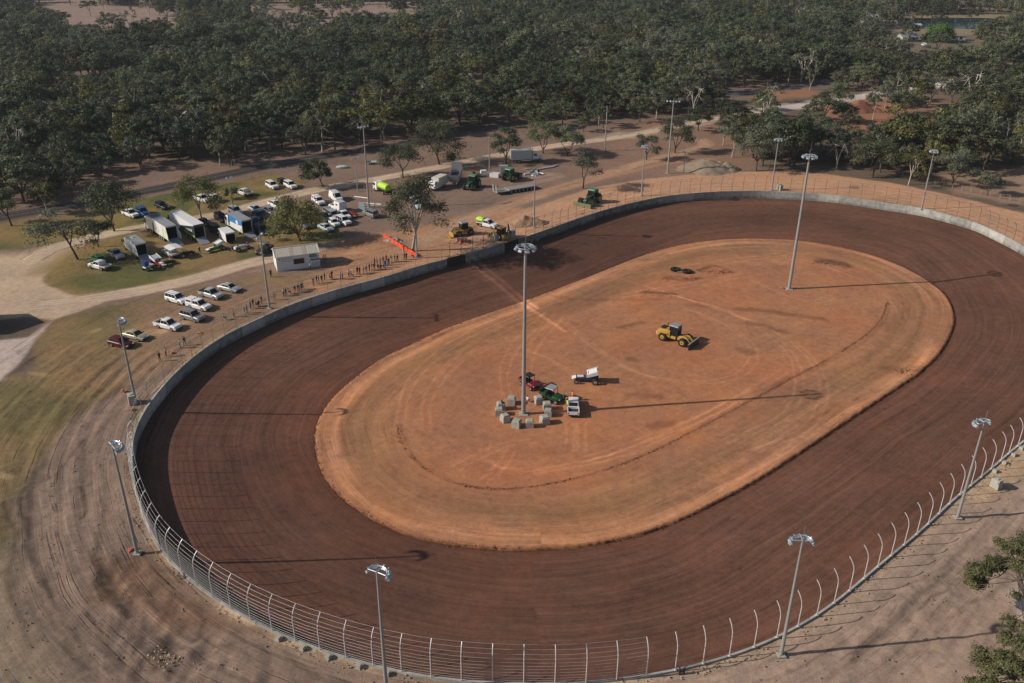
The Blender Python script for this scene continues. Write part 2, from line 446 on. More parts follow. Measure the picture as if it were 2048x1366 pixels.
MARKS = [  # pale or dark scuffs on the outer ground: points, width, factor
    ([(275, 650), (330, 640), (345, 652), (290, 668)], 1.4, 1.35), ([(300, 672), (380, 640)], 0.8, 1.3), ([(186, 664), (196, 658)], .5, 1.6), ([(495, 547), (515, 543)], .7, 1.3), ([(700, 508), (725, 505)], 1, 1.3),
    ([(0, 948), (22, 952)], .7, 1.7), ([(50, 748), (95, 751)], .6, 1.35), ([(205, 1130), (245, 1230), (300, 1300)], .6, .72), ([(190, 1150), (180, 1230), (240, 1330)], .5, .75),
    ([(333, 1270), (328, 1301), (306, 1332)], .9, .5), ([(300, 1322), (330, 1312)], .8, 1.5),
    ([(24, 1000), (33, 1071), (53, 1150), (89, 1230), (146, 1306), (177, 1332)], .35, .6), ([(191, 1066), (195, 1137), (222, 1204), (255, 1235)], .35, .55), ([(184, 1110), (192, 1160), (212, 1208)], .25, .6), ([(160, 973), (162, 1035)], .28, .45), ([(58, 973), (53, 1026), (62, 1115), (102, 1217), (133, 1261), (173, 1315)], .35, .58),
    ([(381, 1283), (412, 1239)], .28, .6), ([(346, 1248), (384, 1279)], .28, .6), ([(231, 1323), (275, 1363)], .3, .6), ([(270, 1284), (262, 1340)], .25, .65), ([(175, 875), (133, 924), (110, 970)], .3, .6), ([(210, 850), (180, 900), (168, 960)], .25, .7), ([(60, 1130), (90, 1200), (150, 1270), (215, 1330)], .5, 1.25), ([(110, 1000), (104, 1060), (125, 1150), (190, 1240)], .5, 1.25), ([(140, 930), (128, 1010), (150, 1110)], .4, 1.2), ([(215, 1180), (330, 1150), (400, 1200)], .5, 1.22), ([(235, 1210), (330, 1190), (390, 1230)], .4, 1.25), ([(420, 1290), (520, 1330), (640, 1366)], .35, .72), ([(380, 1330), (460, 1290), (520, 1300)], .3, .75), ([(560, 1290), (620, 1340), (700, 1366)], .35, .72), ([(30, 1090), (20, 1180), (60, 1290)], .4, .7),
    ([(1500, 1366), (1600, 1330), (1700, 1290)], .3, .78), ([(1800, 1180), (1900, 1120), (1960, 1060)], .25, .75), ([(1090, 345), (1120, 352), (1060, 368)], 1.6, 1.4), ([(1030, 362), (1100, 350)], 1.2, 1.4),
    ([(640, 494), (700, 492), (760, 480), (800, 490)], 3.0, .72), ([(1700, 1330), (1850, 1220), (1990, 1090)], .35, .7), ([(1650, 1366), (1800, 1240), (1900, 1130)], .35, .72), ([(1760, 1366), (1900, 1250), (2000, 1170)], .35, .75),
    ([(900, 480), (960, 470), (1000, 480), (960, 500)], 1.5, 1.25), ([(985, 492), (950, 500)], 1, 1.2)]


def zone_colour(X, Y):
    wx = X + (fbm(X, Y, 9, 5) - 0.5) * 5.0 + (fbm(X, Y, 1.6, 9, 2) - 0.5) * 1.2
    wy = Y + (fbm(X, Y, 9, 7) - 0.5) * 5.0 + (fbm(X, Y, 1.6, 12, 2) - 0.5) * 1.2
    far = np.clip((Y - 330) / 200, 0, 1)[:, None]
    c = np.tile(E(110, 95, 82), (len(X), 1)) * (1 - far) + far * E(132, 117, 104)
    c *= (0.7 + 0.6 * fbm(X, Y, 22, 3))[:, None]
    g = np.zeros(len(X))
    for li, L in enumerate(LAYW):
        P = L[1]; soft = L[3]; mar = 8 + soft * 2 + (L[4] if L[0] == 'l' else 0)
        k = (wx > P[:, 0].min() - mar) & (wx < P[:, 0].max() + mar) & (wy > P[:, 1].min() - mar) & (wy < P[:, 1].max() + mar)
        if not k.any(): continue
        road = L[0] == 'l'
        if road: sd = L[4] - seg_dist(X[k] * .82 + wx[k] * .18, Y[k] * .82 + wy[k] * .18, P)
        elif soft < 1.3: sd = poly_sd(X[k] * .65 + wx[k] * .35, Y[k] * .65 + wy[k] * .35, P)
        else: sd = poly_sd(wx[k], wy[k], P)
        a = np.clip(sd / soft * 0.5 + 0.5, 0, 1); a = (a * a * (3 - 2 * a))
        col = np.tile(L[2], (k.sum(), 1))
        if li in (2, 3, 4):      # dry lawn with greener patches
            gn = np.clip((fbm(X[k], Y[k], (7, 11, 14)[li - 2], 31 + li) - (0.47, 0.47, 0.5)[li - 2]) * 6, 0, 1)
            gn *= (0.7, 0.75, 0.4)[li - 2]
            dry = np.clip((fbm(X[k], Y[k], 6, 51 + li) - 0.52) * 5, 0, 1) * 0.6
            col = col * (1 - dry[:, None]) + E(140, 110, 78) * dry[:, None]
            col = col * (1 - gn[:, None]) + E(80, 88, 52) * gn[:, None]
        c[k] = c[k] * (1 - a[:, None]) + col * a[:, None]
    for pts, w, fct in MARKS:
        P = spline(GP(pts), 20)[0]
        k = (X > P[:, 0].min() - 5) & (X < P[:, 0].max() + 5) & (Y > P[:, 1].min() - 5) & (Y < P[:, 1].max() + 5)
        if not k.any(): continue
        d = seg_dist(X[k] * .5 + wx[k] * .5, Y[k] * .5 + wy[k] * .5, P)
        a = np.clip(1.3 - d / w, 0, 1) * (0.5 + fbm(X[k], Y[k], 1.5, 77))
        c[k] *= (1 + (fct - 1) * np.clip(a, 0, 1))[:, None]
    return c


def set_attrs(me, col, suv=None, streak=None):
    n = len(me.vertices)
    a = me.attributes.new('zone', 'FLOAT_COLOR', 'POINT')
    a.data.foreach_set('color', np.concatenate([np.clip(col, 0, 1), np.ones((n, 1))], 1).astype(np.float32).ravel())
    if suv is not None:
        a = me.attributes.new('suv', 'FLOAT_VECTOR', 'POINT'); a.data.foreach_set('vector', suv.astype(np.float32).ravel())
    if streak is not None:
        a = me.attributes.new('streak', 'FLOAT', 'POINT'); a.data.foreach_set('value', streak.astype(np.float32))


def np_mesh(name, V, F, mat, smooth=True):
    me = bpy.data.meshes.new(name)
    me.vertices.add(len(V)); me.vertices.foreach_set('co', np.asarray(V, np.float32).ravel())
    F = np.asarray(F, np.int32); k = F.shape[1]
    me.loops.add(F.size); me.loops.foreach_set('vertex_index', F.ravel())
    me.polygons.add(len(F)); me.polygons.foreach_set('loop_start', np.arange(0, F.size, k, dtype=np.int32))
    me.polygons.foreach_set('loop_total', np.full(len(F), k, np.int32))
    if smooth: me.polygons.foreach_set('use_smooth', np.ones(len(F), bool))
    me.update(calc_edges=True); me.validate()
    me.materials.append(mat)
    return me


def link(name, me, parent=None):
    o = bpy.data.objects.new(name, me); COL.objects.link(o)
    if parent: o.parent = parent
    return o


def grid_block(x0, x1, y0, y1, res, x_skip=None):
    nx = int(round((x1 - x0) / res)) + 1; ny = int(round((y1 - y0) / res)) + 1
    xs = np.linspace(x0, x1, nx); ys = np.linspace(y0, y1, ny)
    X, Y = np.meshgrid(xs, ys); i = np.arange(nx * ny).reshape(ny, nx)
    F = np.stack([i[:-1, :-1], i[:-1, 1:], i[1:, 1:], i[1:, :-1]], -1).reshape(-1, 4)
    return X.ravel(), Y.ravel(), F


def streak_outside(D, X, Y):
    s = np.exp(-np.clip(D - 2, 0, 99) / 14.0)
    return np.clip(0.25 + 0.95 * s * (Y < 230), 0, 1) * np.where((X > 8) & (Y < 160), .42, 1.0)


def build_ground():
    VX = []; VY = []; FF = []; n = 0
    blocks = [(-96, 90, 44, 134, 0.3), (-96, 168, 134, 290, 0.6), (90, 168, 44, 134, 0.6)]
    for b in blocks:
        X, Y, F = grid_block(*b)
        VX.append(X); VY.append(Y); FF.append(F + n); n += len(X)
    X, Y, F = grid_block(-1200, 1200, -4, 1604, 6.0)      # the wide land, less the finely modelled site
    cx = X[F].mean(1); cy = Y[F].mean(1)
    F = F[~((cx > -96) & (cx < 168) & (cy > 44) & (cy < 290))]
    VX.append(X); VY.append(Y); FF.append(F + n); n += len(X)
    R = 14000.0
    ox = np.array([-R, R, R, -R, -1200, 1200, 1200, -1200]); oy = np.array([-R, -R, R, R, -4, -4, 1604, 1604])
    FF.append(np.array([[0, 1, 5, 4], [1, 2, 6, 5], [2, 3, 7, 6], [3, 0, 4, 7]]) + n); VX.append(ox); VY.append(oy)
    X = np.concatenate(VX).astype(float); Y = np.concatenate(VY).astype(float); F = np.concatenate(FF)
    D = np.full(len(X), 999.0); S = np.zeros(len(X))
    k = (X > -110) & (X < 190) & (Y > 30) & (Y < 300)
    D[k], S[k] = curve_sd(X[k], Y[k], WALL, WT, WN, WLEN)
    ins = D < 0
    keep = ~ins[F].all(1); F = F[keep]
    used = np.zeros(len(X), bool); used[F.ravel()] = True
    snap = used & ins
    if snap.any():
        q = (X[snap][:, None] - WALL[None, :, 0]) ** 2 + (Y[snap][:, None] - WALL[None, :, 1]) ** 2
        i = q.argmin(1); X[snap] = WALL[i, 0]; Y[snap] = WALL[i, 1]; D[snap] = 0
    remap = np.cumsum(used) - 1
    X = X[used]; Y = Y[used]; D = D[used]; S = S[used]; F = remap[F]
    Z = np.zeros(len(X))
    # graders' ridges and ruts beside the wall
    w = np.exp(-((np.clip(D, 0, 99) - 9) / 7.0) ** 2) * (Y < 132) * (D < 60)
    Z += w * ((fbm(X, Y, 2.2, 41) - 0.5) * 0.25 + 0.06 * np.sin(D * 2.4 + 5 * fbm(S, D, 14, 44)))
    Z -= 0.2 * w
    near = np.clip((D - 1.2) / 2.5, 0, 1) * np.clip((34 - D) / 8, 0, 1) * (Y < 134)
    Z += near * ((fbm(S * .16, D, 1.5, 141) - .5) * .34 + (fbm(X, Y, 1.3, 143) - .5) * .14)
    rp = GP([(175, 1110), (290, 1085), (400, 1170), (560, 1290), (640, 1366), (560, 1420), (240, 1420), (190, 1240)])
    bb = (X > rp[:, 0].min() - 3) & (X < rp[:, 0].max() + 3) & (Y > rp[:, 1].min() - 3) & (Y < rp[:, 1].max() + 3)
    a = np.zeros(len(X)); a[bb] = np.clip(poly_sd(X[bb], Y[bb], rp) / 2.5, 0, 1)
    Z += a * np.clip((D - 1) / 2, 0, 1) * (fbm(X * 1.0, Y * .6, 1.7, 147, 4) - .5) * .7
    wob = 6 * fbm(X, Y, 30, 61)
    col = zone_colour(X, Y)
    sand = (np.exp(-np.clip(D, 0, 99) / 0.8) * np.clip(2.2 * fbm(S, D * 3, 5, 83) - .55, 0, 1))[:, None]
    col = col * (1 - sand) + E(196, 170, 138) * sand
    suv = np.stack([S, D + 0 * wob, np.zeros(len(X))], 1)
    far = D > 900
    suv[far, 0] = X[far]; suv[far, 1] = Y[far]
    me = np_mesh('ground', np.stack([X, Y, Z], 1), F, SOIL)
    set_attrs(me, col, suv, streak_outside(D, X, Y))
    return tag(link('ground', me), 'brown bare earth and dry lawn around the oval dirt track', kind='structure')


def ribbon(name, px, half, label, z=0.006, res=0.5, k=7):
    P, ln = spline(GP(px), 40)
    P, ln = spline(P, int(ln / res))
    t = np.gradient(P, axis=0); t /= np.linalg.norm(t, axis=1)[:, None]
    nn = np.stack([-t[:, 1], t[:, 0]], 1)
    off = np.linspace(-half, half, k)
    V = (P[:, None, :] + nn[:, None, :] * off[None, :, None]).reshape(-1, 2)
    i = np.arange(len(P) * k).reshape(len(P), k)
    F = np.stack([i[:-1, :-1], i[:-1, 1:], i[1:, 1:], i[1:, :-1]], -1).reshape(-1, 4)[:, ::-1]
    me = np_mesh(name, np.column_stack([V, np.full(len(V), z)]), F, SOIL)
    s = np.repeat(np.arange(len(P)) * res, k); d = np.tile(off, len(P))
    set_attrs(me, zone_colour(V[:, 0], V[:, 1]), np.stack([s, d, 0 * s], 1), np.full(len(V), 0.9))
    return tag(link(name, me), label, kind='structure')


# ---------------------------------------------------------------- scuffs on track and infield
IN_MARKS = []


def mark(pts, w, f, z=ZI): IN_MARKS.append((spline(GP(pts, z), 30)[0], w, f))


mark([(912, 528), (980, 566), (1052, 612), (1130, 662)], 0.45, 1.65); mark([(930, 526), (1000, 566), (1075, 616)], 0.45, 1.6); mark([(790, 478), (800, 850), (830, 920)][1:] + [(880, 955), (940, 973), (1010, 978), (1100, 968), (1200, 943), (1300, 905), (1400, 855), (1500, 802), (1600, 748), (1700, 692), (1755, 648), (1775, 605)], .2, .68)
mark([(925, 535), (990, 575), (1060, 616)], 1.6, 1.22)
for a in [[(1060, 612), (960, 650), (870, 705), (810, 770), (792, 850)], [(1075, 625), (985, 660), (905, 715), (850, 790), (845, 860)], [(1095, 620), (1030, 680), (1000, 740), (1010, 800)], [(1110, 630), (1060, 690), (1040, 760)],
          [(1120, 640), (1180, 690), (1260, 740), (1380, 762), (1470, 748), (1500, 700), (1450, 650), (1380, 620)], [(1250, 560), (1380, 600), (1520, 650), (1600, 700), (1640, 770), (1610, 850), (1500, 900)],
          [(1300, 580), (1450, 620), (1560, 690), (1590, 760), (1560, 830), (1440, 880)], [(1133, 842), (1131, 900)], [(1154, 842), (1155, 900)], [(900, 935), (960, 905), (1010, 885), (1060, 880)], [(965, 880), (960, 905), (990, 930), (1060, 936), (1150, 925), (1260, 900)],
          [(990, 930), (960, 960)], [(1015, 898), (980, 950)], [(1150, 920), (1300, 870), (1420, 820), (1560, 740)], [(1040, 945), (1200, 915), (1340, 860), (1500, 780)], [(1530, 520), (1620, 525), (1720, 560), (1780, 600), (1800, 640)],
          [(1500, 560), (1600, 600), (1660, 590)], [(1180, 560), (1300, 540), (1450, 520), (1560, 505)], [(1230, 590), (1350, 570), (1500, 545)], [(1050, 700), (1100, 720), (1160, 760)], [(870, 760), (930, 700), (1010, 650)]]:
    mark(a, 0.24, 1.22)
    b = [(x + 16, y + 5) for x, y in a]; mark(b, 0.22, 1.2)
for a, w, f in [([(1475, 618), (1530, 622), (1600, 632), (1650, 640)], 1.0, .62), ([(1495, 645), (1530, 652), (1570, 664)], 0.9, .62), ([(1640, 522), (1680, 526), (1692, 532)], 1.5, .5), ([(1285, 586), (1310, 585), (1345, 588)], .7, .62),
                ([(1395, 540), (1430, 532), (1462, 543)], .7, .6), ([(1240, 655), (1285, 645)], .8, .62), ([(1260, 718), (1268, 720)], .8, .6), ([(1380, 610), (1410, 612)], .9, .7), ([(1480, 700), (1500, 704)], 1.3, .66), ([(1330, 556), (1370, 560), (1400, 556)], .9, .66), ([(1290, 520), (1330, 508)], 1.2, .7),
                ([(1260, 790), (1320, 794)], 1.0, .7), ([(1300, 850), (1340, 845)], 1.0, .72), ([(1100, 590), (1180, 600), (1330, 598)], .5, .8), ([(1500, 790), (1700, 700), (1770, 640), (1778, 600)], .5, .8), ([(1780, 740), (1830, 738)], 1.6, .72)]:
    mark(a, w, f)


def apply_marks(X, Y, c):
    wx = X + (fbm(X, Y, 1.2, 91, 2) - .5) * 1.1; wy = Y + (fbm(X, Y, 1.2, 95, 2) - .5) * 1.1
    for P, w, f in IN_MARKS:
        k = (X > P[:, 0].min() - 3) & (X < P[:, 0].max() + 3) & (Y > P[:, 1].min() - 3) & (Y < P[:, 1].max() + 3)
        if not k.any(): continue
        ww = 0.35 if w < 0.5 else 0.9
        d = seg_dist(X[k] * (1 - ww) + wx[k] * ww, Y[k] * (1 - ww) + wy[k] * ww, P)
        a = np.clip(1.4 - d / w, 0, 1) * np.clip(0.35 + 1.1 * fbm(X[k], Y[k], 2.5, 77), 0, 1)
        c[k] *= (1 + (f - 1) * a)[:, None]


def edge_z(): return ZI - 0.28


def build_track():
    n = NW; k = 56
    # pair every point of the wall with the nearest point of the infield edge, in order
    q = ((WALL[:, None, :] - EDGE[None, :, :]) ** 2).sum(2).argmin(1).astype(float)
    q = np.unwrap(q, period=n)
    q = np.maximum.accumulate(q); ker = np.ones(81) / 81
    q = np.convolve(np.concatenate([q[-40:] - n, q, q[:40] + n]), ker, 'valid')
    ei = np.stack([np.interp(q % n, np.arange(n + 1), np.append(EDGE[:, i], EDGE[0, i])) for i in (0, 1)], 1)
    t = np.linspace(0, 1, k)
    V = WALL[:, None, :] * (1 - t)[None, :, None] + ei[:, None, :] * t[None, :, None]
    zz = ZW + (edge_z() - ZW) * (t ** 0.92)
    w = np.linalg.norm(WALL - ei, axis=1)
    i = np.arange(n * k).reshape(n, k); i2 = np.roll(i, -1, 0)
    F = np.stack([i[:, :-1], i[:, 1:], i2[:, 1:], i2[:, :-1]], -1).reshape(-1, 4)
    X = V[..., 0].ravel(); Y = V[..., 1].ravel(); Z = np.tile(zz, n)
    S = np.repeat(np.arange(n) * WLEN / n, k); D = (w[:, None] * t[None, :]).ravel()
    Z = Z + (fbm(S, D * 6, 9, 21) - 0.5) * 0.05
    c = np.tile(E(101, 71, 58), (n * k, 1))
    pale = np.clip((fbm(S, D * 3.0, 40, 15) - 0.5) * 3, -1, 1)
    c = c * (1 + 0.17 * pale)[:, None]
    pale = np.clip((fbm(S * .25, D, 2.6, 16) - 0.5) * 3, -1, 1)
    c = c * (1 + 0.12 * pale)[:, None]
    tt = np.tile(t, n)
    c *= (1 - 0.42 * np.exp(-((1 - tt) * 24 / 0.55)) * np.clip(fbm(S, 0 * S, 3, 14) * 2.2, .3, 1))[:, None]  # shadow and dark soil line of the infield lip, put into the colour
    red = np.clip(tt * 1.6 - 0.9, 0, 1) * np.clip(fbm(S, D * 2, 30, 19) * 2 - 0.5, 0, 1)
    c = c * (1 - 0.45 * red[:, None]) + E(138, 82, 58) * 0.45 * red[:, None]
    # darker towards the wall
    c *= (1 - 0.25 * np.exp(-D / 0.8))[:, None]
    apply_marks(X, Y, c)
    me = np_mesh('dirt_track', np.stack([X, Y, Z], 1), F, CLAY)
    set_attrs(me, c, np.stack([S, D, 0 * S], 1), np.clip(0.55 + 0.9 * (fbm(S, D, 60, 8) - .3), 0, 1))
    return tag(link('dirt_track', me), 'dark brown banked oval dirt racetrack', kind='structure')


def build_infield():
    x0, y0 = EDGE.min(0) - 1; x1, y1 = EDGE.max(0) + 1
    X, Y, F = grid_block(x0, x1, y0, y1, 0.27)
    D, S = curve_sd(X, Y, EDGE, ET, EN, ELEN)
    ins = D < 0
    F = F[ins[F].any(1)]
    used = np.zeros(len(X), bool); used[F.ravel()] = True
    lip = used & ~ins
    q = (X[lip][:, None] - EDGE[None, :, 0]) ** 2 + (Y[lip][:, None] - EDGE[None, :, 1]) ** 2
    i = q.argmin(1); jag = (fbm(i * 0.3, i * 0.0, 1.1, 71, 2) - .5) * 0.5
    X[lip] = EDGE[i, 0] - EN[i, 0] * (0.1 + jag); Y[lip] = EDGE[i, 1] - EN[i, 1] * (0.1 + jag); D[lip] = 0.0
    remap = np.cumsum(used) - 1
    X = X[used]; Y = Y[used]; D = -D[used]; S = S[used]; F = remap[F]; lip = lip[used]
    Z = np.full(len(X), ZI) + (fbm(X, Y, 6, 33) - .5) * 0.10
    Z += 0.10 * np.exp(-(D - 0.5) ** 2 / 0.3) * (fbm(S, D * 2, .9, 35, 2))
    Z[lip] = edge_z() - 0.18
    c = np.tile(E(171, 120, 87), (len(X), 1))
    n1 = fbm(X, Y, 16, 23); n2 = fbm(X, Y, 4, 27)
    a = np.clip((n1 - .45) * 3.5, 0, 1)[:, None] * 0.5
    c = c * (1 - a) + E(170, 127, 93) * a
    a = np.clip((n2 - .52) * 4, 0, 1)[:, None] * 0.35
    c = c * (1 - a) + E(150, 101, 75) * a
    a = (np.clip((D - 9) / 5, 0, 1) * np.clip(fbm(X, Y, 11, 58) * 1.8 - .2, 0, 1))[:, None] * .6
    c = c * (1 - a) + E(168, 108, 77) * a
    # worn bands that follow the edge
    band = np.exp(-((D - 1.8 - 1.2 * fbm(S, D, 20, 29)) / 1.3) ** 2)
    c *= (1 + 0.24 * band)[:, None]
    band = np.clip((fbm(S * 0.2, D * 1.0, 2.4, 37) - .5) * 3, -1, 1) * np.exp(-np.clip(D - 2, 0, 99) / 9)
    c *= (1 + 0.14 * band)[:, None]
    brd = np.clip((fbm(S * .06, D, 1.5, 38, 2) - .5) * 3.5, -1, 1) * np.exp(-np.clip(D - 6, 0, 99) / 6)
    c *= (1 + 0.24 * brd)[:, None]
    brown = (np.exp(-((D - 7.5) / 3.2) ** 2) * np.clip(fbm(S * .15, D * .5, 9, 48) * 2.4 - .5, 0, 1))[:, None] * .75
    c = c * (1 - brown) + E(140, 98, 70) * brown
    olive = np.exp(-((D - 6.5) / 2.4) ** 2)[:, None] * 0.35 * np.clip(fbm(S * 0.3, D, 8, 47)[:, None] * 2.2 - .5, 0, 1)
    c = c * (1 - olive) + E(140, 112, 80) * olive
    c *= (1 - .4 * np.exp(-D / .3))[:, None]  # dark rim line continues: lip shadow and dark soil in the colour
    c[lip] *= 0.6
    apply_marks(X, Y, c)
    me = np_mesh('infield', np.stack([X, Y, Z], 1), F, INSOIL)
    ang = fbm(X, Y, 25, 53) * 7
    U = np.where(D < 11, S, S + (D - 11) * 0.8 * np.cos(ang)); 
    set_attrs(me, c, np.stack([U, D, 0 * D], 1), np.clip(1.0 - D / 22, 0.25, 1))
    return tag(link('infield', me), 'orange brown dirt infield inside the oval track', kind='structure')


build_ground(); build_track(); build_infield()
ribbon('gravel_road', LOOP, 2.9, 'pale gravel road running past the parked cars toward the trees')
ribbon('pit_road', PITR, 3.0, 'pale gravel road between lawn and the white shed', z=0.010)
ribbon('dirt_path', HAUL, 2.6, 'wheel worn pale dirt track beside the embankment')
ribbon('asphalt_road', ROADB, 4.2, 'grey sealed road passing between the trees')
ribbon('pale_road', ROADC, 4.2, 'pale gravel road in sun behind the red dirt clearing', z=0.010)

# ---------------------------------------------------------------- wall, catch fence, light poles
def widx(px, z=0.0):
    p = G(*px, z)[:2]
    return int(((WALL - p) ** 2).sum(1).argmin())


def wall_material():
    m = bpy.data.materials.new('cast_concrete_panels'); m.use_nodes = True
    nt = m.node_tree; L = nt.links; b = nt.nodes['Principled BSDF']; b.inputs['Roughness'].default_value = 0.9
    b.inputs['Specular IOR Level'].default_value = 0.2
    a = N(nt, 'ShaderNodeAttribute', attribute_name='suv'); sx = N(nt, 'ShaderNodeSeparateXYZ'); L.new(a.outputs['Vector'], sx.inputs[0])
    pn = math_(nt, 'FLOOR', math_(nt, 'DIVIDE', sx.outputs[0], 5.6))
    wn = N(nt, 'ShaderNodeTexWhiteNoise', noise_dimensions='1D'); L.new(pn, wn.inputs['W'])
    fr = math_(nt, 'FRACT', math_(nt, 'DIVIDE', sx.outputs[0], 5.6))
    seam = math_(nt, 'GREATER_THAN', math_(nt, 'ABSOLUTE', math_(nt, 'SUBTRACT', fr, 0.5)), 0.493)
    n1 = noise(nt, a.outputs['Vector'], 0.9, 7, 0.65)
    v = math_(nt, 'ADD', math_(nt, 'ADD', math_(nt, 'MULTIPLY', maprange(nt, wn.outputs['Value'], 0, 1, 0.19, 0.33), maprange(nt, sx.outputs[0], 215, 250, 0.85, 1.35)), maprange(nt, n1, 0.3, 0.7, -0.1, 0.1)), math_(nt, 'MULTIPLY', seam, -0.16))  # panel tone rises along the run: sunlit look and newer concrete put into colour
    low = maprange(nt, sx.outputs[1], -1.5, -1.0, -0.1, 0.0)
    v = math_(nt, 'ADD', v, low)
    cb = N(nt, 'ShaderNodeCombineColor'); L.new(v, cb.inputs[0]); L.new(v, cb.inputs[1]); L.new(math_(nt, 'MULTIPLY', v, 0.95), cb.inputs[2])
    L.new(cb.outputs[0], b.inputs['Base Color'])
    return m


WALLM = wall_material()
TOPZ = 0.2
GATE0, GATE1, GATE2, GATE3 = widx((895, 519)), widx((930, 510)), widx((1005, 489.5)), widx((1036, 480))


def wall_run(i0, i1, name, label, mat, inner=0.1, outer=0.14, top=TOPZ, bot=ZW - 0.25, parent=None, cat='wall', step=3):
    idx = list(range(i0, i1 + 1, step))
    if idx[-1] != i1: idx.append(i1)
    V = []; UV = []
    for i in idx:
        p = WALL[i % NW]; n = WN[i % NW]; s = i * WLEN / NW
        a = p + n * inner; b = p - n * outer
        V += [(a[0], a[1], bot), (a[0], a[1], top), (b[0], b[1], top), (b[0], b[1], bot)]
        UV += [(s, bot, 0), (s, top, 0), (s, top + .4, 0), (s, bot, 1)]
    mb = MB(); k = len(idx); F = []
    for a in range(k - 1):
        for j in range(4):
            j2 = (j + 1) % 4
            F.append((a * 4 + j, a * 4 + j2, a * 4 + 4 + j2, a * 4 + 4 + j))
    F += [(3, 2, 1, 0), tuple(4 * (k - 1) + j for j in range(4))]
    mb.add(V, F)
    o = mb.build(name, mat, parent)
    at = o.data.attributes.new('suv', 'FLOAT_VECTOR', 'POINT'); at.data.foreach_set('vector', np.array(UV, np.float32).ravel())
    if not parent: tag(o, label, cat)
    return o


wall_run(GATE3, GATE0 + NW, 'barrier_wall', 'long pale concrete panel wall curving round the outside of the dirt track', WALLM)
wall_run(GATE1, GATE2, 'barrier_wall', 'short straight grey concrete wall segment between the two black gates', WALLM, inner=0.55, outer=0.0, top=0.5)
for a, b, l in ((GATE0, GATE1, 'black solid track gate left of the short wall segment, near the spectators'), (GATE2, GATE3, 'black solid track gate right of the short wall segment, beside the yellow backhoe')):
    g = thing('track_gate', l, 'gate', (0, 0, 0), 0, 'black gates in the track wall')
    wall_run(a, b, 'gate_panel', '', BLACK, 0.02, 0.1, 0.25, ZW - .2, g)
    for i in (a + 1, b - 1):
        p = WALL[i % NW]; MB().box((p[0], p[1], -0.65), (0.16, 0.16, 2.2)).build('gate_post', DARKST, g)


def post_at(i, mat, h=4.5, lean=0.8, r=0.05, foot=None, lo=TOPZ - 0.02, name='post', parent=None):
    p = WALL[i % NW] - WN[i % NW] * 0.1; n = WN[i % NW]
    pts = [(p[0], p[1], lo)]
    for t in np.linspace(0, 1, 6):
        a = t * .9
        pts.append((p[0] + n[0] * lean * (1 - math.cos(a)) / 0.378, p[1] + n[1] * lean * (1 - math.cos(a)) / 0.378, h - 1.6 + 1.6 * math.sin(a) / 0.783))
    return pts


def fence_run(i0, i1, label, mat, ncab, cabr, cabmat, postr, spacing=3.0, group=None, skip=lambda i: False, h=4.5):
    root = thing('catch_fence', label, 'fence', (*WALL[i0 % NW], TOPZ), 0, group)
    inv = -np.array([*WALL[i0 % NW], TOPZ])
    cnt = int((i1 - i0) * WLEN / NW / spacing)
    idx = [int(i0 + k * (i1 - i0) / cnt) for k in range(cnt + 1)]
    for k, i in enumerate(idx):
        pts = [np.array(q) + inv for q in post_at(i, mat, h)]
        MB().tube(pts, postr, 7).build('post', mat, root, 40)
    for c in range(ncab):
        u = 0.1 + 0.9 * (c / (ncab - 1)) ** 1.15 if ncab > 1 else 1
        pts = []
        for kk, i in enumerate(range(idx[0], idx[-1] + 1, 4)):
            q = post_at(i, mat, h); L = [np.linalg.norm(np.subtract(q[a + 1], q[a])) for a in range(len(q) - 1)]
            T = sum(L) * u; a = 0
            while a < len(L) - 1 and T > L[a]: T -= L[a]; a += 1
            pt = np.array(q[a]) + (np.array(q[a + 1]) - np.array(q[a])) * min(1, T / L[a])
            pt[2] -= 0.035 * math.sin(PI * ((i - i0) * WLEN / NW / spacing % 1))
            pts.append(pt + inv)
        MB().tube(pts, cabr, 4).build('cable', cabmat, root)
    return root


CABLE = paint('fence_cable', (0.55, 0.55, 0.55), 0.5, 0.3)
CABLED = paint('dark_cable', (0.16, 0.14, 0.13), 0.6, 0.2)  # dark tone shared by the far cables and fence wires
POSTD = paint('backlit_post', (0.14, 0.12, 0.11), 0.6, 0.2)  # far posts are backlit; that shade is put into their colour
j0 = widx((1290, 1353)) - NW if widx((1290, 1353)) > NW // 2 else widx((1290, 1353))
jl = widx((262, 900))
fence_run(j0, jl, 'shiny cable fence with curved posts on the near rim of the track', POST, 11, 0.011, CABLE, 0.055)
fence_run(jl + 9, GATE0 - 3, 'pale curved post fence in front of the spectators and parked cars', GALV, 4, 0.009, CABLE, 0.042)
fence_run(GATE0 + 2, GATE3 - 2, 'short dark post fence behind the gates and short wall segment', POSTD, 2, 0.008, CABLED, 0.05)
fence_run(GATE3 + 6, widx((2048, 494)) + 40, 'thin dark wire fence with curved posts on the far banking', POSTD, 5, 0.012, CABLED, 0.045)
POSTL = 'bare curved steel post without cables, standing on the right-hand near wall'
k0 = j0 + NW
cnt = int((k0 - widx((2048, 883))) * WLEN / NW / 3.0)
first = None
for k in range(1, cnt + 5):
    i = int(k0 - k * 3.0 * NW / WLEN)
    base = np.array([*(WALL[i % NW] - WN[i % NW] * 0.1), TOPZ - .02])
    mb = MB().tube([np.array(q) - base for q in post_at(i, POST)], 0.055, 7)
    mb.box((0, 0, 0.06), (0.24, 0.24, 0.1))
    o = mb.build('fence_post', POST, None, 40); o.location = base
    tag(o, POSTL, 'post', 'curved fence posts without cables')
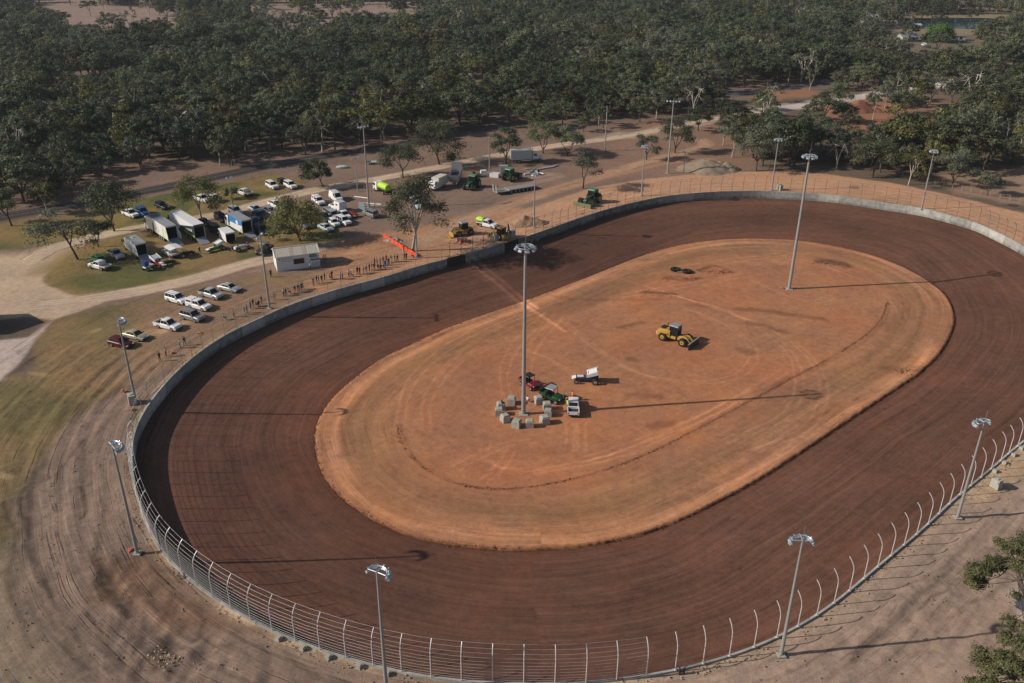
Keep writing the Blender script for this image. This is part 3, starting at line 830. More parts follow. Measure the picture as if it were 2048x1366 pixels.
# concrete footings where the bank has been dug away behind the wall
for s in [(565, 1274), (614, 1292), (665, 1309), (720, 1326), (777, 1343)] + [(1981, 940), (2000, 922), (2017, 907), (2034, 895)]:
    i = widx(s); p = WALL[i] - WN[i] * 0.62
    a = math.atan2(WT[i, 1], WT[i, 0])
    o = MB().box((0, 0, 0.0), (0.55, 0.6, 0.75), 0, 0, 0, (0.75, 0.8)).build('footing', CONC); o.location = (p[0], p[1], 0.02); o.rotation_euler.z = a
    tag(o, 'concrete post footing showing behind the near wall where the bank is dug out' if s[0] < 1000 else 'concrete post footing showing behind the right-hand wall beside a pale block', 'footing', 'concrete footings behind the wall')


def luminaire_part(parent, loc, yaw, size=0.5, tilt=0.9):
    mb = MB()
    mb.box((0.16 * size, 0, 0), (0.55 * size, 0.95 * size, 0.42 * size), 0, 0, 0, (0.75, 0.85))
    mb.box((0.47 * size, 0, -0.03 * size), (0.07, 0.9 * size, 0.5 * size), 1)
    mb.cyl((0, 0, 0.1), (0, 0, 0.32), 0.04, n=6)
    o = mb.build('floodlight', [LAMPB, LAMPG], parent)
    o.location = loc; o.rotation_euler = (0, tilt, yaw)
    return o


def light_pole(base, h, head, label, toward=None, r=(0.21, 0.1), cat='light pole', group='tall floodlight poles', nl=7, R=0.95, z=0.0, rod=1.6, mat=None):
    b = G(*base, z)
    root = thing('light_pole', label, cat, tuple(b), 0, group)
    mat = mat or GALV
    MB().tube([(0, 0, 0), (0, 0, h * 0.5), (0, 0, h)], [r[0], (r[0] + r[1]) / 2, r[1]], 14).build('pole', mat, root, 40)
    mb = MB(); mb.box((0, 0, 0.06), (r[0] * 4, r[0] * 4, 0.12))
    for a in range(4): mb.cyl((math.cos(a * PI / 2 + .78) * r[0] * 1.7, math.sin(a * PI / 2 + .78) * r[0] * 1.7, 0.1), (math.cos(a * PI / 2 + .78) * r[0] * 1.7, math.sin(a * PI / 2 + .78) * r[0] * 1.7, 0.26), 0.035, n=6)
    mb.build('base_plate', CONC, root)
    if rod: MB().cyl((0, 0, h - 0.05), (0, 0, h + rod), 0.03, 0.012, 5).build('lightning_rod', GALV, root)
    yaw = 0.0
    if toward is not None:
        t = np.array(toward) - b[:2]; yaw = math.atan2(t[1], t[0])
    fr = MB()
    if head == 'arc':
        pts = [(R * math.cos(a) * 0.75 + 0.1, R * math.sin(a), 0) for a in np.linspace(-1.75, 1.75, 15)]
        Mz = Matrix.Rotation(yaw, 3, 'Z')
        q = [Mz @ Vector((p[0], p[1], h - 0.1)) for p in pts]
        fr.tube(q, 0.07, 6)
        fr.tube([q[0], Vector((0, 0, h - .1)), q[-1]], 0.06, 6); fr.tube([(0, 0, h - .1), q[7]], 0.06, 6)
        o = fr.build('head_frame', LAMPB, root)
        for a in np.linspace(-1.65, 1.65, nl):
            p = Mz @ Vector((R * math.cos(a) * 0.75 + 0.2, R * math.sin(a), 0)); luminaire_part(root, (p.x, p.y, h - 0.38), yaw + a * 0.75, 0.56, 0.75)
    elif head == 'ring':
        q = [(R * math.cos(a), R * math.sin(a), h - 0.15) for a in np.linspace(0, 2 * PI, 25)]
        fr.tube(q, 0.06, 6, cap=False)
        for a in range(6): fr.tube([(0, 0, h - .1), (R * math.cos(a * PI / 3), R * math.sin(a * PI / 3), h - .15)], 0.035, 5)
        fr.build('head_frame', LAMPB, root)
        for k in range(nl):
            a = 2 * PI * k / nl + 0.2; luminaire_part(root, (R * math.cos(a) * 1.08, R * math.sin(a) * 1.08, h - 0.35), a, 0.62, 0.8)
    elif head == 'cross':
        Mz = Matrix.Rotation(yaw + PI / 2, 3, 'Z')
        q = [Mz @ Vector((-R, 0, h - .1)), Mz @ Vector((R, 0, h - .1))]
        fr.tube(q, 0.06, 5); fr.build('head_frame', GALV, root)
        for k in range(nl):
            p = Mz @ Vector((-R + 2 * R * k / max(nl - 1, 1), 0.1, 0)); luminaire_part(root, (p.x, p.y, h + 0.05), yaw + (k - (nl - 1) / 2) * 0.5, 0.62, 0.55)
    elif head == 'wood':
        Mz = Matrix.Rotation(yaw, 3, 'Z')
        for zz, w in ((h - .3, R), (h - 1.3, R * .6)):
            a = Mz @ Vector((-w, 0.12, 0)); c = Mz @ Vector((w, 0.12, 0))
            fr.tube([(a.x, a.y, zz), (c.x, c.y, zz)], 0.06, 5)
        fr.build('cross_arm', WOOD, root)
        for k in range(3):
            a = Mz @ Vector((-R * .9 + R * .9 * k, 0.12, 0)); MB().cyl((a.x, a.y, h - .25), (a.x, a.y, h), 0.05, 0.03, 6).build('insulator', LAMPG, root)
    return root


CENTRE = EDGE.mean(0)
light_pole((275, 1107), 15.0, 'arc', 'grey floodlight pole beside the orange marker at the left rim of the track', CENTRE)
light_pole((774, 1391), 15.2, 'arc', 'floodlight pole rising in front of the cabled fence at the bottom of the picture', CENTRE)
light_pole((1562, 1310), 14.6, 'arc', 'floodlight pole on bare brown ground among the posts without cables', CENTRE)
light_pole((1915, 1035), 13.9, 'arc', 'floodlight pole near the pale block at the right-hand wall', CENTRE)
light_pole((272, 805), 13.9, 'arc', 'floodlight pole next to the grey concrete block below the maroon car', CENTRE, nl=6, R=0.85)
light_pole((1047, 828), 28.2, 'ring', 'very tall infield light pole encircled by concrete blocks', None, (0.36, 0.2), nl=8, R=1.25, z=ZI, rod=2.6)
light_pole((1578, 578), 28.7, 'ring', 'very tall infield light pole standing alone with rubble at its foot', None, (0.36, 0.2), nl=8, R=1.2, z=ZI, rod=2.8)
light_pole((1543, 381), 14.2, 'ring', 'floodlight pole beside the upright pale block on the far banking', None, nl=6, R=0.85, rod=2.2)
light_pole((1843, 418), 15.2, 'ring', 'floodlight pole on the far right of the orange banking', None, nl=6, R=0.8, rod=2)
light_pole((1283, 392), 13.6, 'ring', 'thin floodlight pole where the far wall begins to curve', None, (0.2, 0.1), nl=6, R=0.7, rod=1.6)
light_pole((1068, 455), 13.2, 'ring', 'thin floodlight pole by the sandy heap and yellow backhoe', None, (0.2, 0.1), nl=5, R=0.6)
light_pole((539, 617), 14.4, 'cross', 'floodlight pole between the white shed and the silver sedan', CENTRE, (0.22, 0.11), nl=4, R=1.1, rod=2.0)
light_pole((834, 516), 13.8, 'cross', 'floodlight pole at the end of the orange mesh barrier', CENTRE, (0.2, 0.1), nl=3, R=0.9)
light_pole((738, 416), 20.5, 'cross', 'tall floodlight pole above the pipes beside the silver wagon', CENTRE, (0.25, 0.12), nl=4, R=1.3)
light_pole((715.6, 383), 9.0, 'cross', 'short light pole beside the gravel road left of the green tank truck', CENTRE, (0.14, 0.08), nl=2, R=1.0, rod=0)
light_pole((469, 430), 9.5, 'cross', 'slim light pole behind the blue and white truck', CENTRE, (0.12, 0.07), nl=2, R=0.6, rod=0)
light_pole((1335, 347), 20.5, 'cross', 'tall floodlight pole left of the grey gravel heap', CENTRE, (0.26, 0.14), nl=5, R=1.6)
light_pole((1367, 346), 6.2, 'cross', 'short light post directly in front of the grey gravel heap', CENTRE, (0.12, 0.08), nl=2, R=0.5, rod=0)
light_pole((979, 346), 10.2, 'wood', 'timber power pole by the gravel road near the grey cabinet', (979, 900), (0.17, 0.12), 'power pole', 'timber power poles', R=1.1, rod=0, mat=WOOD)
light_pole((1210, 302), 14.0, 'wood', 'pale timber power pole standing against the dark trees', (1100, 900), (0.2, 0.13), 'power pole', 'timber power poles', R=1.3, rod=0, mat=WOOD)


# ---------------------------------------------------------------- railway behind the lawn
def railway():
    root = thing('railway_line', 'dark railway line on ballast running along the edge of the trees', 'railway')
    root['kind'] = 'structure'
    P, ln = spline(GP(RAIL), 60); P, ln = spline(P, 200)
    t = np.gradient(P, axis=0); t /= np.linalg.norm(t, axis=1)[:, None]; nn = np.stack([-t[:, 1], t[:, 0]], 1)
    mb = MB(); rings = []
    for p, q in zip(P, nn):
        rings.append([(p[0] + q[0] * w, p[1] + q[1] * w, z) for w, z in ((2.4, -.05), (1.5, .38), (-1.5, .38), (-2.4, -.05))])
    mb.loft(rings); mb.build('ballast', paint('ballast_stone', (0.075, 0.067, 0.063), 0.95, 0, 0.35, 3), root)
    for s in (-0.72, 0.72):
        MB().tube([(p[0] + q[0] * s, p[1] + q[1] * s, 0.62) for p, q in zip(P, nn)], 0.06, 4).build('rail', paint('rail_steel', (0.1, 0.07, 0.055), 0.5, 0.4), root)
    mb = MB(); Q, l2 = spline(P, int(ln / 1.1))
    tq = np.gradient(Q, axis=0)
    for p, d in zip(Q, tq): mb.box((p[0], p[1], 0.36), (0.25, 2.2, 0.12), 0, math.atan2(d[1], d[0]))
    mb.build('sleepers', paint('old_sleeper', (.06, .05, .045), .9), root)['kind'] = 'stuff'


railway()


# ---------------------------------------------------------------- cars
def side_ring(x, w, z0, z1, tuck=0.06):
    return [(x, -w + tuck, z0), (x, -w, z0 + (z1 - z0) * .45), (x, -w + .01, z1 - .1), (x, -w + .09, z1), (x, w - .09, z1), (x, w - .01, z1 - .1), (x, w, z0 + (z1 - z0) * .45), (x, w - tuck, z0)]


def wheel_part(root, x, y, r=0.33, w=0.24, name='wheel'):
    s = 1 if y > 0 else -1
    mb = MB()
    mb.tube([(0, -w / 2, 0), (0, -w / 2 + .02, 0), (0, w / 2 - .02, 0), (0, w / 2, 0)], [r * .93, r, r, r * .93], 16, 0)
    mb.cyl((0, s * (w / 2 - .03), 0), (0, s * (w / 2 + .012), 0), r * .6, r * .56, 10, 1)
    mb.cyl((0, s * (w / 2), 0), (0, s * (w / 2 + .03), 0), r * .14, n=6, mat=0)
    o = mb.build(name, [TYRE, RIM], root, 40); o.location = (x, y, r)
    return o


def pane(root, q, name='side_window'):
    return MB().slab(q, 0.015).build(name, GLASS, root)


CARS = {}
SPEC = {  # L, W, belt, roof, greenhouse xs (rear bottom, rear top, front top, front bottom), body profile (x, top)
    'sedan': (4.75, 1.82, .95, 1.45, (-1.75, -1.0, .25, 1.15), [(-2.37, .62), (-2.3, .9), (-1.7, 1.0), (1.1, .96), (2.1, .78), (2.37, .58)]),
    'hatch': (4.5, 1.84, 1.0, 1.66, (-2.1, -1.65, .25, 1.1), [(-2.25, .72), (-2.15, 1.02), (-1.6, 1.04), (1.05, 1.02), (1.95, .9), (2.25, .66)]),
    'wagon': (4.8, 1.88, 1.1, 1.86, (-2.25, -2.12, .45, 1.0), [(-2.4, .75), (-2.32, 1.12), (1.0, 1.12), (2.2, 1.02), (2.4, .75)]),
    'ute': (5.25, 1.86, 1.1, 1.8, (-.85, -.7, .5, 1.2), [(-.95, 1.1), (1.15, 1.1), (2.4, .98), (2.62, .7)]),
    'jeep': (3.6, 1.62, 1.0, 1.72, (-1.62, -1.58, .2, .5), [(-1.8, .8), (-1.72, 1.02), (.5, 1.02), (1.65, .98), (1.8, .75)]),
    'van': (5.3, 1.95, 1.25, 2.25, (-2.55, -2.5, 1.0, 1.85), [(-2.65, 1.25), (1.85, 1.25), (2.45, 1.05), (2.65, .75)]),
}


def make_car(kind, extra=''):
    base = 'ute' if kind.startswith('ute') else kind
    L, W, belt, roof, gx, prof = SPEC[base]
    w = W / 2
    root = thing({'ute': 'pickup', 'van': 'van'}.get(base, 'car'), 'x', {'ute': 'pickup', 'van': 'van', 'wagon': 'wagon', 'jeep': 'four-wheel drive', 'hatch': 'hatchback'}.get(base, 'car'), group='parked cars and utes')
    mb = MB(); rings = []
    for i, (x, zt) in enumerate(prof):
        k = 0.86 if i in (0,) and base not in ('ute', 'van') else (0.9 if i == len(prof) - 1 else 1)
        rings.append(side_ring(x, w * k, 0.3, zt))
    mb.loft(rings)
    xa, xb, xc, xd = gx; wb, wt = w - .08, w - .26
    if base in ('wagon', 'van', 'jeep', 'ute'): wt = w - .17
    B = [(xa, -wb, belt - .02), (xd, -wb, belt - .02), (xd, wb, belt - .02), (xa, wb, belt - .02)]
    T = [(xb, -wt, roof), (xc, -wt, roof), (xc, wt, roof), (xb, wt, roof)]
    T2 = [(xb + .12, -wt + .12, roof + .045), (xc - .15, -wt + .12, roof + .045), (xc - .15, wt - .12, roof + .045), (xb + .12, wt - .12, roof + .045)]
    mb.loft([B, T, T2])
    mb.build('body', PROTO, root, 35)
    # dark sill, bumpers and wheel arches
    tr = MB()
    tr.box((0, 0, .3), (L * .94, W * .93, .14))
    x0 = prof[-1][0]; tr.box((x0 - .02, 0, .45), (.16, W * .86, .2)); xr = -L / 2; tr.box((xr + .06, 0, .48), (.18, W * .86, .2))
    tr.build('bumper', BLACK, root)
    axf, axr = L / 2 - .95, -L / 2 + (1.15 if base == 'ute' else .95)
    if base == 'jeep': axf, axr = 1.1, -1.1
    R = .39 if base in ('ute', 'wagon') else (.36 if base in ('van', 'jeep') else .33)
    for x in (axf, axr):
        for s in (-1, 1): wheel_part(root, x, s * (w - .09), R)

    def lp(a, b, t): return [a[i] + (b[i] - a[i]) * t for i in range(3)]

    def quad(b0, b1, t1, t0, u0, u1, v0=.1, v1=.88):
        p = [lp(lp(b0, b1, u), lp(t0, t1, u), v) for u, v in ((u0, v0), (u1, v0), (u1, v1), (u0, v1))]
        return p
    pane(root, quad(B[1], B[2], T[2], T[1], .05, .95, .06, .94), 'windscreen')
    if base != 'van' and kind != 'ute_canopy': pane(root, quad(B[3], B[0], T[0], T[3], .08, .92, .1, .88), 'rear_window')
    cuts = {'sedan': ((.12, .47), (.5, .9)), 'hatch': ((.08, .32), (.35, .6), (.63, .92)), 'wagon': ((.03, .3), (.33, .6), (.63, .93)), 'ute': ((.05, .42), (.46, .93)), 'jeep': ((.05, .45), (.55, .95)), 'van': ((.7, .95),)}[base]
    for u0, u1 in cuts:
        pane(root, quad(B[0], B[1], T[1], T[0], u0, u1)); pane(root, quad(B[2], B[3], T[3], T[2], 1 - u1, 1 - u0))
    for s in (-1, 1):
        hl = MB().box((prof[-1][0] - .1, s * (w - .28), prof[-1][1] + .06), (.22, .36, .14)); hl.build('headlight', HEADL, root)
        MB().box((-L / 2 + .05, s * (w - .18), .82), (.1, .2, .24)).build('tail_light', REDL, root)
        MB().box((xd - .12, s * (w + .06), belt + .1), (.12, .2, .15)).build('mirror', BLACK, root)
    if base == 'ute':
        xr = -L / 2; xe = -.93; ln = xe - xr; xm = (xe + xr) / 2
        if kind == 'ute_tray':
            tb = MB(); tb.box((xm - .05, 0, .86), (ln + .1, W * 1.02, .1))
            for s in (-1, 1): tb.box((xm - .05, s * W * .5, 1.02), (ln + .08, .05, .24))
            tb.box((xr - .07, 0, 1.02), (.05, W * 1.0, .24)); tb.box((xe - .05, 0, 1.35), (.06, W * .9, .85))
            tb.build('tray', paint('tray_paint', (0.55, 0.53, 0.52), 0.5, 0.2), root)
            MB().box((xm, 0, .62), (ln, .9, .3)).build('chassis', BLACK, root)
        else:
            tb = MB()
            tb.box((xm, 0, .56), (ln, W * .96, .34))
            for s in (-1, 1): tb.box((xm, s * (w - .05), .9), (ln, .09, .4))
            tb.box((xr + .05, 0, .9), (.09, W - .22, .4)); tb.box((xe - .03, 0, .9), (.05, W - .22, .4))
            tb.build('tub', PROTO, root)
            if kind == 'ute_cover': MB().box((xm, 0, 1.11), (ln - .04, W - .1, .05)).build('tonneau_cover', BLACK, root)
            elif kind == 'ute': MB().box((xm, 0, .745), (ln - .16, W - .24, .03)).build('tub_liner', INNER, root)
            if kind == 'ute_canopy':
                cb = MB(); cb.box((xm, 0, 1.48), (ln - .02, W - .08, .74), 0, 0, 0, (.95, .84)); cb.build('canopy', PROTO, root)
                for s in (-1, 1):
                    MB().box((xm, s * (w - .085), 1.48), (ln * .72, .05, .34)).build('canopy_window', GLASS, root)
        if kind in ('ute', 'ute_cover', 'ute_canopy') and 'bar' in extra:
            MB().tube([(2.66, -.7, .55), (2.72, -.6, .95), (2.72, .6, .95), (2.66, .7, .55)], .04, 6).build('bull_bar', BLACK, root)
    if kind in ('van',):
        rk = MB()
        for x in (-2, -1, 0, .7): rk.box((x, 0, roof + .1), (.05, 1.6, .04))
        for s in (-.75, .75): rk.box((-.65, s, roof + .14), (3, .05, .05))
        rk.build('roof_rack', LAMPB, root)
    if kind == 'wagon':
        rk = MB()
        for s in (-.62, .62): rk.box((-.8, s, roof + .08), (2.2, .04, .05))
        rk.build('roof_rail', BLACK, root)
    return root


def park(root, rear, front, z=0.0):
    a = G(*rear, z); b = G(*front, z); m = (a + b) / 2
    return (m[0], m[1], z), math.atan2(b[1] - a[1], b[0] - a[0])


PAINTS = {k: paint('car_' + k, c, 0.42, mt * .5, 0.05, 2.0, 0.35) for k, c, mt in [
    ('white', (0.74, 0.75, 0.76), 0), ('offwhite', (0.66, 0.66, 0.64), 0), ('silver', (0.42, 0.44, 0.46), .35), ('paleblue', (0.5, 0.56, 0.62), .2), ('grey', (0.14, 0.15, 0.16), .3), ('midgrey', (0.24, 0.25, 0.26), .3), ('black', (0.015, 0.016, 0.02), .1), ('navy', (0.015, 0.03, 0.07), .2),
    ('blue', (0.02, 0.09, 0.26), .2), ('maroon', (0.09, 0.01, 0.018), .2), ('gold', (0.42, 0.38, 0.27), .35), ('dkgreen', (0.02, 0.045, 0.04), .2), ('green', (0.03, 0.3, 0.09), 0), ('red', (0.5, 0.05, 0.03), 0)]}
CARL = [  # kind, paint, rear px, front px, label
    ('hatch', 'maroon', (222, 687), (264, 697.5), 'dark maroon hatchback parked lowest of the cars on the dry grass'),
    ('sedan', 'gold', (249, 671), (295, 682), 'pale gold sedan parked right beside the maroon hatchback'),
    ('ute', 'white', (312, 650), (362, 662), 'white extra cab pickup parked between the gold sedan and grey wagon'),
    ('wagon', 'midgrey', (364, 633), (408, 645), 'grey four-wheel drive wagon parked below the white canopy pickup'),
    ('wagon', 'white', (334, 598), (376, 610), 'white four-wheel drive wagon tucked behind the white canopy pickup'),
    ('ute_canopy', 'white', (375, 610), (423, 623), 'white pickup with matching canopy, nose toward the track fence'),
    ('ute_cover', 'silver', (402, 588), (444, 600), 'silver pickup with black tub cover next to the silver sedan'),
    ('sedan', 'silver', (439, 576.5), (480, 585.5), 'silver sedan alone on the dry grass left of the light pole'),
    ('ute_tray', 'white', (217, 541), (184, 533), 'white pickup with flat tray on lawn in front of the green and white car'),
    ('hatch', 'green', (206, 529), (188, 518), 'green and white hatchback behind the flat tray pickup on the lawn'),
    ('ute_cover', 'silver', (222, 508), (244, 521), 'silver pickup with black cover parked left of the small grey truck'),
    ('ute_cover', 'white', (249, 428), (275, 437), 'white pickup on the upper lawn beside a bright blue car'),
    ('wagon', 'blue', (277, 424), (296, 435), 'bright blue wagon parked beside the white pickup on the upper lawn'),
    ('hatch', 'black', (313, 412), (336, 421), 'black hatchback alone on the upper lawn under a tree shadow'),
    ('ute', 'offwhite', (393, 399), (417, 406), 'pale pickup half hidden behind the tree above the long trailers'),
    ('ute', 'white', (417, 399), (441, 406), 'white pickup behind the tree, closer to the dark rounded bush'),
    ('sedan', 'navy', (398, 443), (420, 455), 'dark navy sedan squeezed behind the white roofed semitrailer'),
    ('wagon', 'black', (419, 459), (446, 473), 'black wagon between the long white trailer and small box trailer'),
    ('wagon', 'black', (434, 436), (452, 447), 'black wagon just left of the blue and white truck cab'),
    ('wagon', 'paleblue', (460, 422), (484, 433), 'pale blue-white wagon at the foot of the slim light pole'),
    ('sedan', 'paleblue', (498, 417), (525, 428), 'pale blue sedan facing the dark car in front of it'),
    ('hatch', 'navy', (505, 430), (528, 444), 'dark navy hatchback in front of the pale blue sedan'),
    ('hatch', 'dkgreen', (500, 442), (522, 456), 'dark green hatchback beside the open blue and white truck'),
    ('wagon', 'navy', (510, 458), (536, 474), 'dark navy wagon behind the open end of the blue and white truck'),
    ('ute', 'white', (538, 408), (566, 421), 'white pickup beside the gravel road left of the big leafy tree'),
    ('hatch', 'silver', (530, 421), (553, 434), 'silver hatchback below the white pickup near the leafy tree'),
    ('sedan', 'white', (564, 417), (583, 428), 'white sedan partly behind the left side of the leafy tree'),
    ('ute_tray', 'offwhite', (503, 394), (476, 386), 'off-white tray pickup above the gravel road on its own'),
    ('wagon', 'white', (535, 371), (555, 381), 'white wagon on the upper lawn left of the one with a trailer'),
    ('wagon', 'white', (570, 370), (593, 381), 'white wagon towing a small dark trailer on the upper lawn'),
    ('ute_canopy', 'white', (627, 400), (648, 414), 'white canopy pickup beside the right side of the leafy tree'),
    ('van', 'white', (661, 393), (684, 408), 'tall white van with blue-grey roof rack beside the road'),
    ('hatch', 'midgrey', (648, 423), (669, 436), 'grey hatchback in the packed group right of the leafy tree'),
    ('ute', 'dkgreen', (640, 434), (660, 446), 'dark green pickup closest to the leafy tree in the packed group'),
    ('wagon', 'silver', (658, 430), (676, 442), 'silver wagon in the middle of the packed group of cars'),
    ('ute', 'white', (677, 428), (700, 443), 'white pickup with bonnet toward the track in the packed group'),
    ('wagon', 'white', (674, 441), (702, 454), 'white wagon at the front right corner of the packed group'),
    ('jeep', 'white', (660, 445), (679, 458), 'small boxy white four-wheel drive beside the silver-blue sedan'),
    ('sedan', 'paleblue', (636, 453), (668, 467), 'silver-blue sedan nearest the track in the packed group'),
    ('wagon', 'midgrey', (758, 439), (726, 426), 'grey wagon facing away beside the stacked pipes'),
    ('hatch', 'dkgreen', (557, 456), (580, 470), 'dark green hatchback in shade under the leafy tree'),
    ('ute', 'grey', (600, 448), (618, 459), 'grey pickup behind the trunk of the leafy tree'),
    ('wagon', 'midgrey', (802, 392), (826, 398), 'grey wagon under the crown of the leaning gum tree'),
    ('ute_tray', 'paleblue', (824, 405), (846, 424), 'pale tray pickup behind the leaning gum tree trunk'),
    ('ute', 'white', (1146.5, 836), (1145.5, 803), 'white pickup parked on the infield beside the ring of concrete blocks'),
]
protos = {}
for kind, pc, ra, fa, lab in CARL:
    z = ZI if ra[1] > 800 else 0.0
    loc, rz = park(None, ra, fa, z)
    if kind not in protos:
        protos[kind] = make_car(kind)
        o = protos[kind]; o.location = loc; o.rotation_euler = (0, 0, rz); o['label'] = lab
        for c in o.children:
            for sl in c.material_slots:
                if sl.material.name == 'paint_proto': sl.link = 'OBJECT'; sl.material = PAINTS[pc]
        protos[kind + '_p'] = PAINTS[pc].name
    else:
        o = dup(protos[kind], loc, rz, lab, None, None, {'paint_proto': PAINTS[pc], protos[kind + '_p']: PAINTS[pc]})

# ---------------------------------------------------------------- trucks and pit vehicles
TRG = paint('trailer_grey_roof', (0.3, 0.31, 0.32), 0.6, 0.1, 0.1)
TRS = paint('trailer_silver', (0.5, 0.53, 0.56), 0.5, 0.15, 0.06)
TRW = paint('trailer_white', (0.74, 0.75, 0.76), 0.45, 0, 0.05)
BLUE = paint('livery_blue', (0.05, 0.22, 0.5), 0.4, 0, 0.3, 0.8)
DKB = paint('livery_dark', (0.03, 0.04, 0.05), 0.4)
LIME = paint('livery_lime', (0.42, 0.68, 0.06), 0.5, 0, 0.06)
PALELIME = paint('livery_pale_lime', (0.62, 0.7, 0.36), 0.5)
YEL = paint('machine_yellow', (0.46, 0.27, 0.05), 0.65, 0, 0.45, 3.0)
YELD = paint('machine_dusty_yellow', (0.28, 0.17, 0.05), 0.7, 0, 0.35)
JDG = paint('tractor_green', (0.02, 0.1, 0.03), 0.4, 0, 0.2)
JDT = paint('tractor_roof_green', (0.07, 0.24, 0.12), 0.5, 0, 0.15)
JDY = paint('rim_yellow', (0.5, 0.42, 0.05), 0.5)


def open_box(root, x0, x1, w, z0, z1, side, roofm, t=0.07, nm='box_body'):
    """hollow body, open at the rear (x0)"""
    mb = MB(); h = z1 - z0; m = (x0 + x1) / 2; L = x1 - x0
    for s in (-1, 1): mb.box((m, s * (w / 2 - t / 2), (z0 + z1) / 2), (L, t, h), 0)
    mb.box((x1 - t / 2, 0, (z0 + z1) / 2), (t, w - 2 * t, h), 0)
    mb.box((m, 0, z0 + t / 2), (L - t - .01, w - 2 * t, t), 2)
    for s in (-1, 1): mb.box((m, s * (w / 2 - t - .012), (z0 + z1) / 2), (L - .3, .02, h - .2), 2)
    mb.box((x1 - t - .02, 0, (z0 + z1) / 2), (.02, w - 2 * t - .05, h - .2), 2)
    mb.box((x0 + .04, 0, z1 - .12), (.08, w - 2 * t, .24), 0)
    mb.build(nm, [side, roofm, INNER], root)
    MB().box((m, 0, z1 + .03), (L + .04, w + .04, .06)).build('roof', roofm, root)


def ramp_part(root, x0, w, z0, length):
    mb = MB(); mb.slab([(x0 - .02, -w / 2, z0), (x0 - .02, w / 2, z0), (x0 - length, w / 2, .05), (x0 - length, -w / 2, .05)], .06)
    return mb.build('loading_ramp', RAMP, root)


def cab_over(root, x0, L, w, h, mat, z0=.55):
    mb = MB(); x1 = x0 + L
    mb.loft([[(x0, -w / 2, z0), (x1, -w / 2, z0), (x1, w / 2, z0), (x0, w / 2, z0)], [(x0, -w / 2, 1.7), (x1 + .02, -w / 2, 1.7), (x1 + .02, w / 2, 1.7), (x0, w / 2, 1.7)],
             [(x0, -w / 2 + .06, h - .1), (x1 - .3, -w / 2 + .12, h - .1), (x1 - .3, w / 2 - .12, h - .1), (x0, w / 2 - .06, h - .1)], [(x0 + .1, -w / 2 + .2, h), (x1 - .5, -w / 2 + .25, h), (x1 - .5, w / 2 - .25, h), (x0 + .1, w / 2 - .2, h)]])
    mb.build('cab', mat, root, 35)
    pane(root, [(x1 + .0, -w / 2 + .14, 1.72), (x1 + .0, w / 2 - .14, 1.72), (x1 - .26, w / 2 - .2, h - .25), (x1 - .26, -w / 2 + .2, h - .25)], 'windscreen')
    for s in (-1, 1):
        q = [(x0 + L * .35, s * (w / 2 + .005), 1.68), (x1 - .12, s * (w / 2 + .005), 1.68), (x1 - .32, s * (w / 2 - .06), h - .35), (x0 + L * .35, s * (w / 2 - .03), h - .35)]
        pane(root, q if s < 0 else q[::-1], 'side_window')
        MB().box((x1 - .02, s * (w / 2 - .3), .85), (.12, .4, .22)).build('headlight', HEADL, root)
        MB().box((x1 - .1, s * (w / 2 + .16), 2.0), (.1, .16, .5)).build('mirror', BLACK, root)
    MB().box((x1 + .02, 0, .6), (.14, w * .96, .32)).build('bumper', mat if mat is TRS else BLACK, root)


def axle(root, x, w, r=.5, dual=False):
    for s in (-1, 1): wheel_part(root, x, s * (w / 2 - (.2 if dual else .17)), r, .42 if dual else .3)


def geo_len(rear, front, z=0.0): return float(np.linalg.norm(G(*rear, z) - G(*front, z)))


# semitrailer with the grey roof
loc, rz = park(None, (345, 484), (305, 458)); LN = 14.0
r_ = thing('semitrailer_truck', 'white truck and trailer with long grey roof, open rear and ramp', 'truck', loc, rz, 'race transporters')
open_box(r_, -6.6, 4.6, 2.5, .95, 3.95, TRW, TRG); cab_over(r_, 5.0, 2.2, 2.45, 3.3, TRW)
mb = MB(); mb.box((4.75, 0, 2.5), (.5, 2.2, 2.6)); mb.build('fairing', TRS, r_)
for x in (-4.2, -3.1, -2.0): axle(r_, x, 2.5, .5, True)
axle(r_, 6.3, 2.5); axle(r_, 3.6, 2.5, .5, True); axle(r_, 2.5, 2.5, .5, True)
MB().box((0, 0, .8), (11, 1.0, .25)).build('chassis', BLACK, r_); ramp_part(r_, -6.6, 2.3, 1.0, 3.2)
for s, y in ((-1, -1.262), (1, 1.262)):
    MB().box((-6.0, y, 2.6), (1.6, .02, 1.4)).build('lime_panel', PALELIME, r_); MB().box((-3.6, y, 1.25), (5.5, .02, .18)).build('stripe', LIME, r_); MB().box((1.2, y, 2.0), (.7, .02, 2.0)).build('side_door', BLACK, r_)
    MB().box((-4.6, y, 2.4), (.08, .03, 2.7)).build('seam_strip', DKB, r_)
    MB().slab([(-6.62, s * 1.22, 1.0), (-8.0, s * 1.5, 1.0), (-8.0, s * 1.5, 2.2), (-6.62, s * 1.22, 3.8)], .05).build('rear_flap', TRW, r_)
for k in range(3): MB().box((3.6 - k * .7, 0, 4.03), (.35, 1.7, .07)).build('roof_vent', DKB, r_)
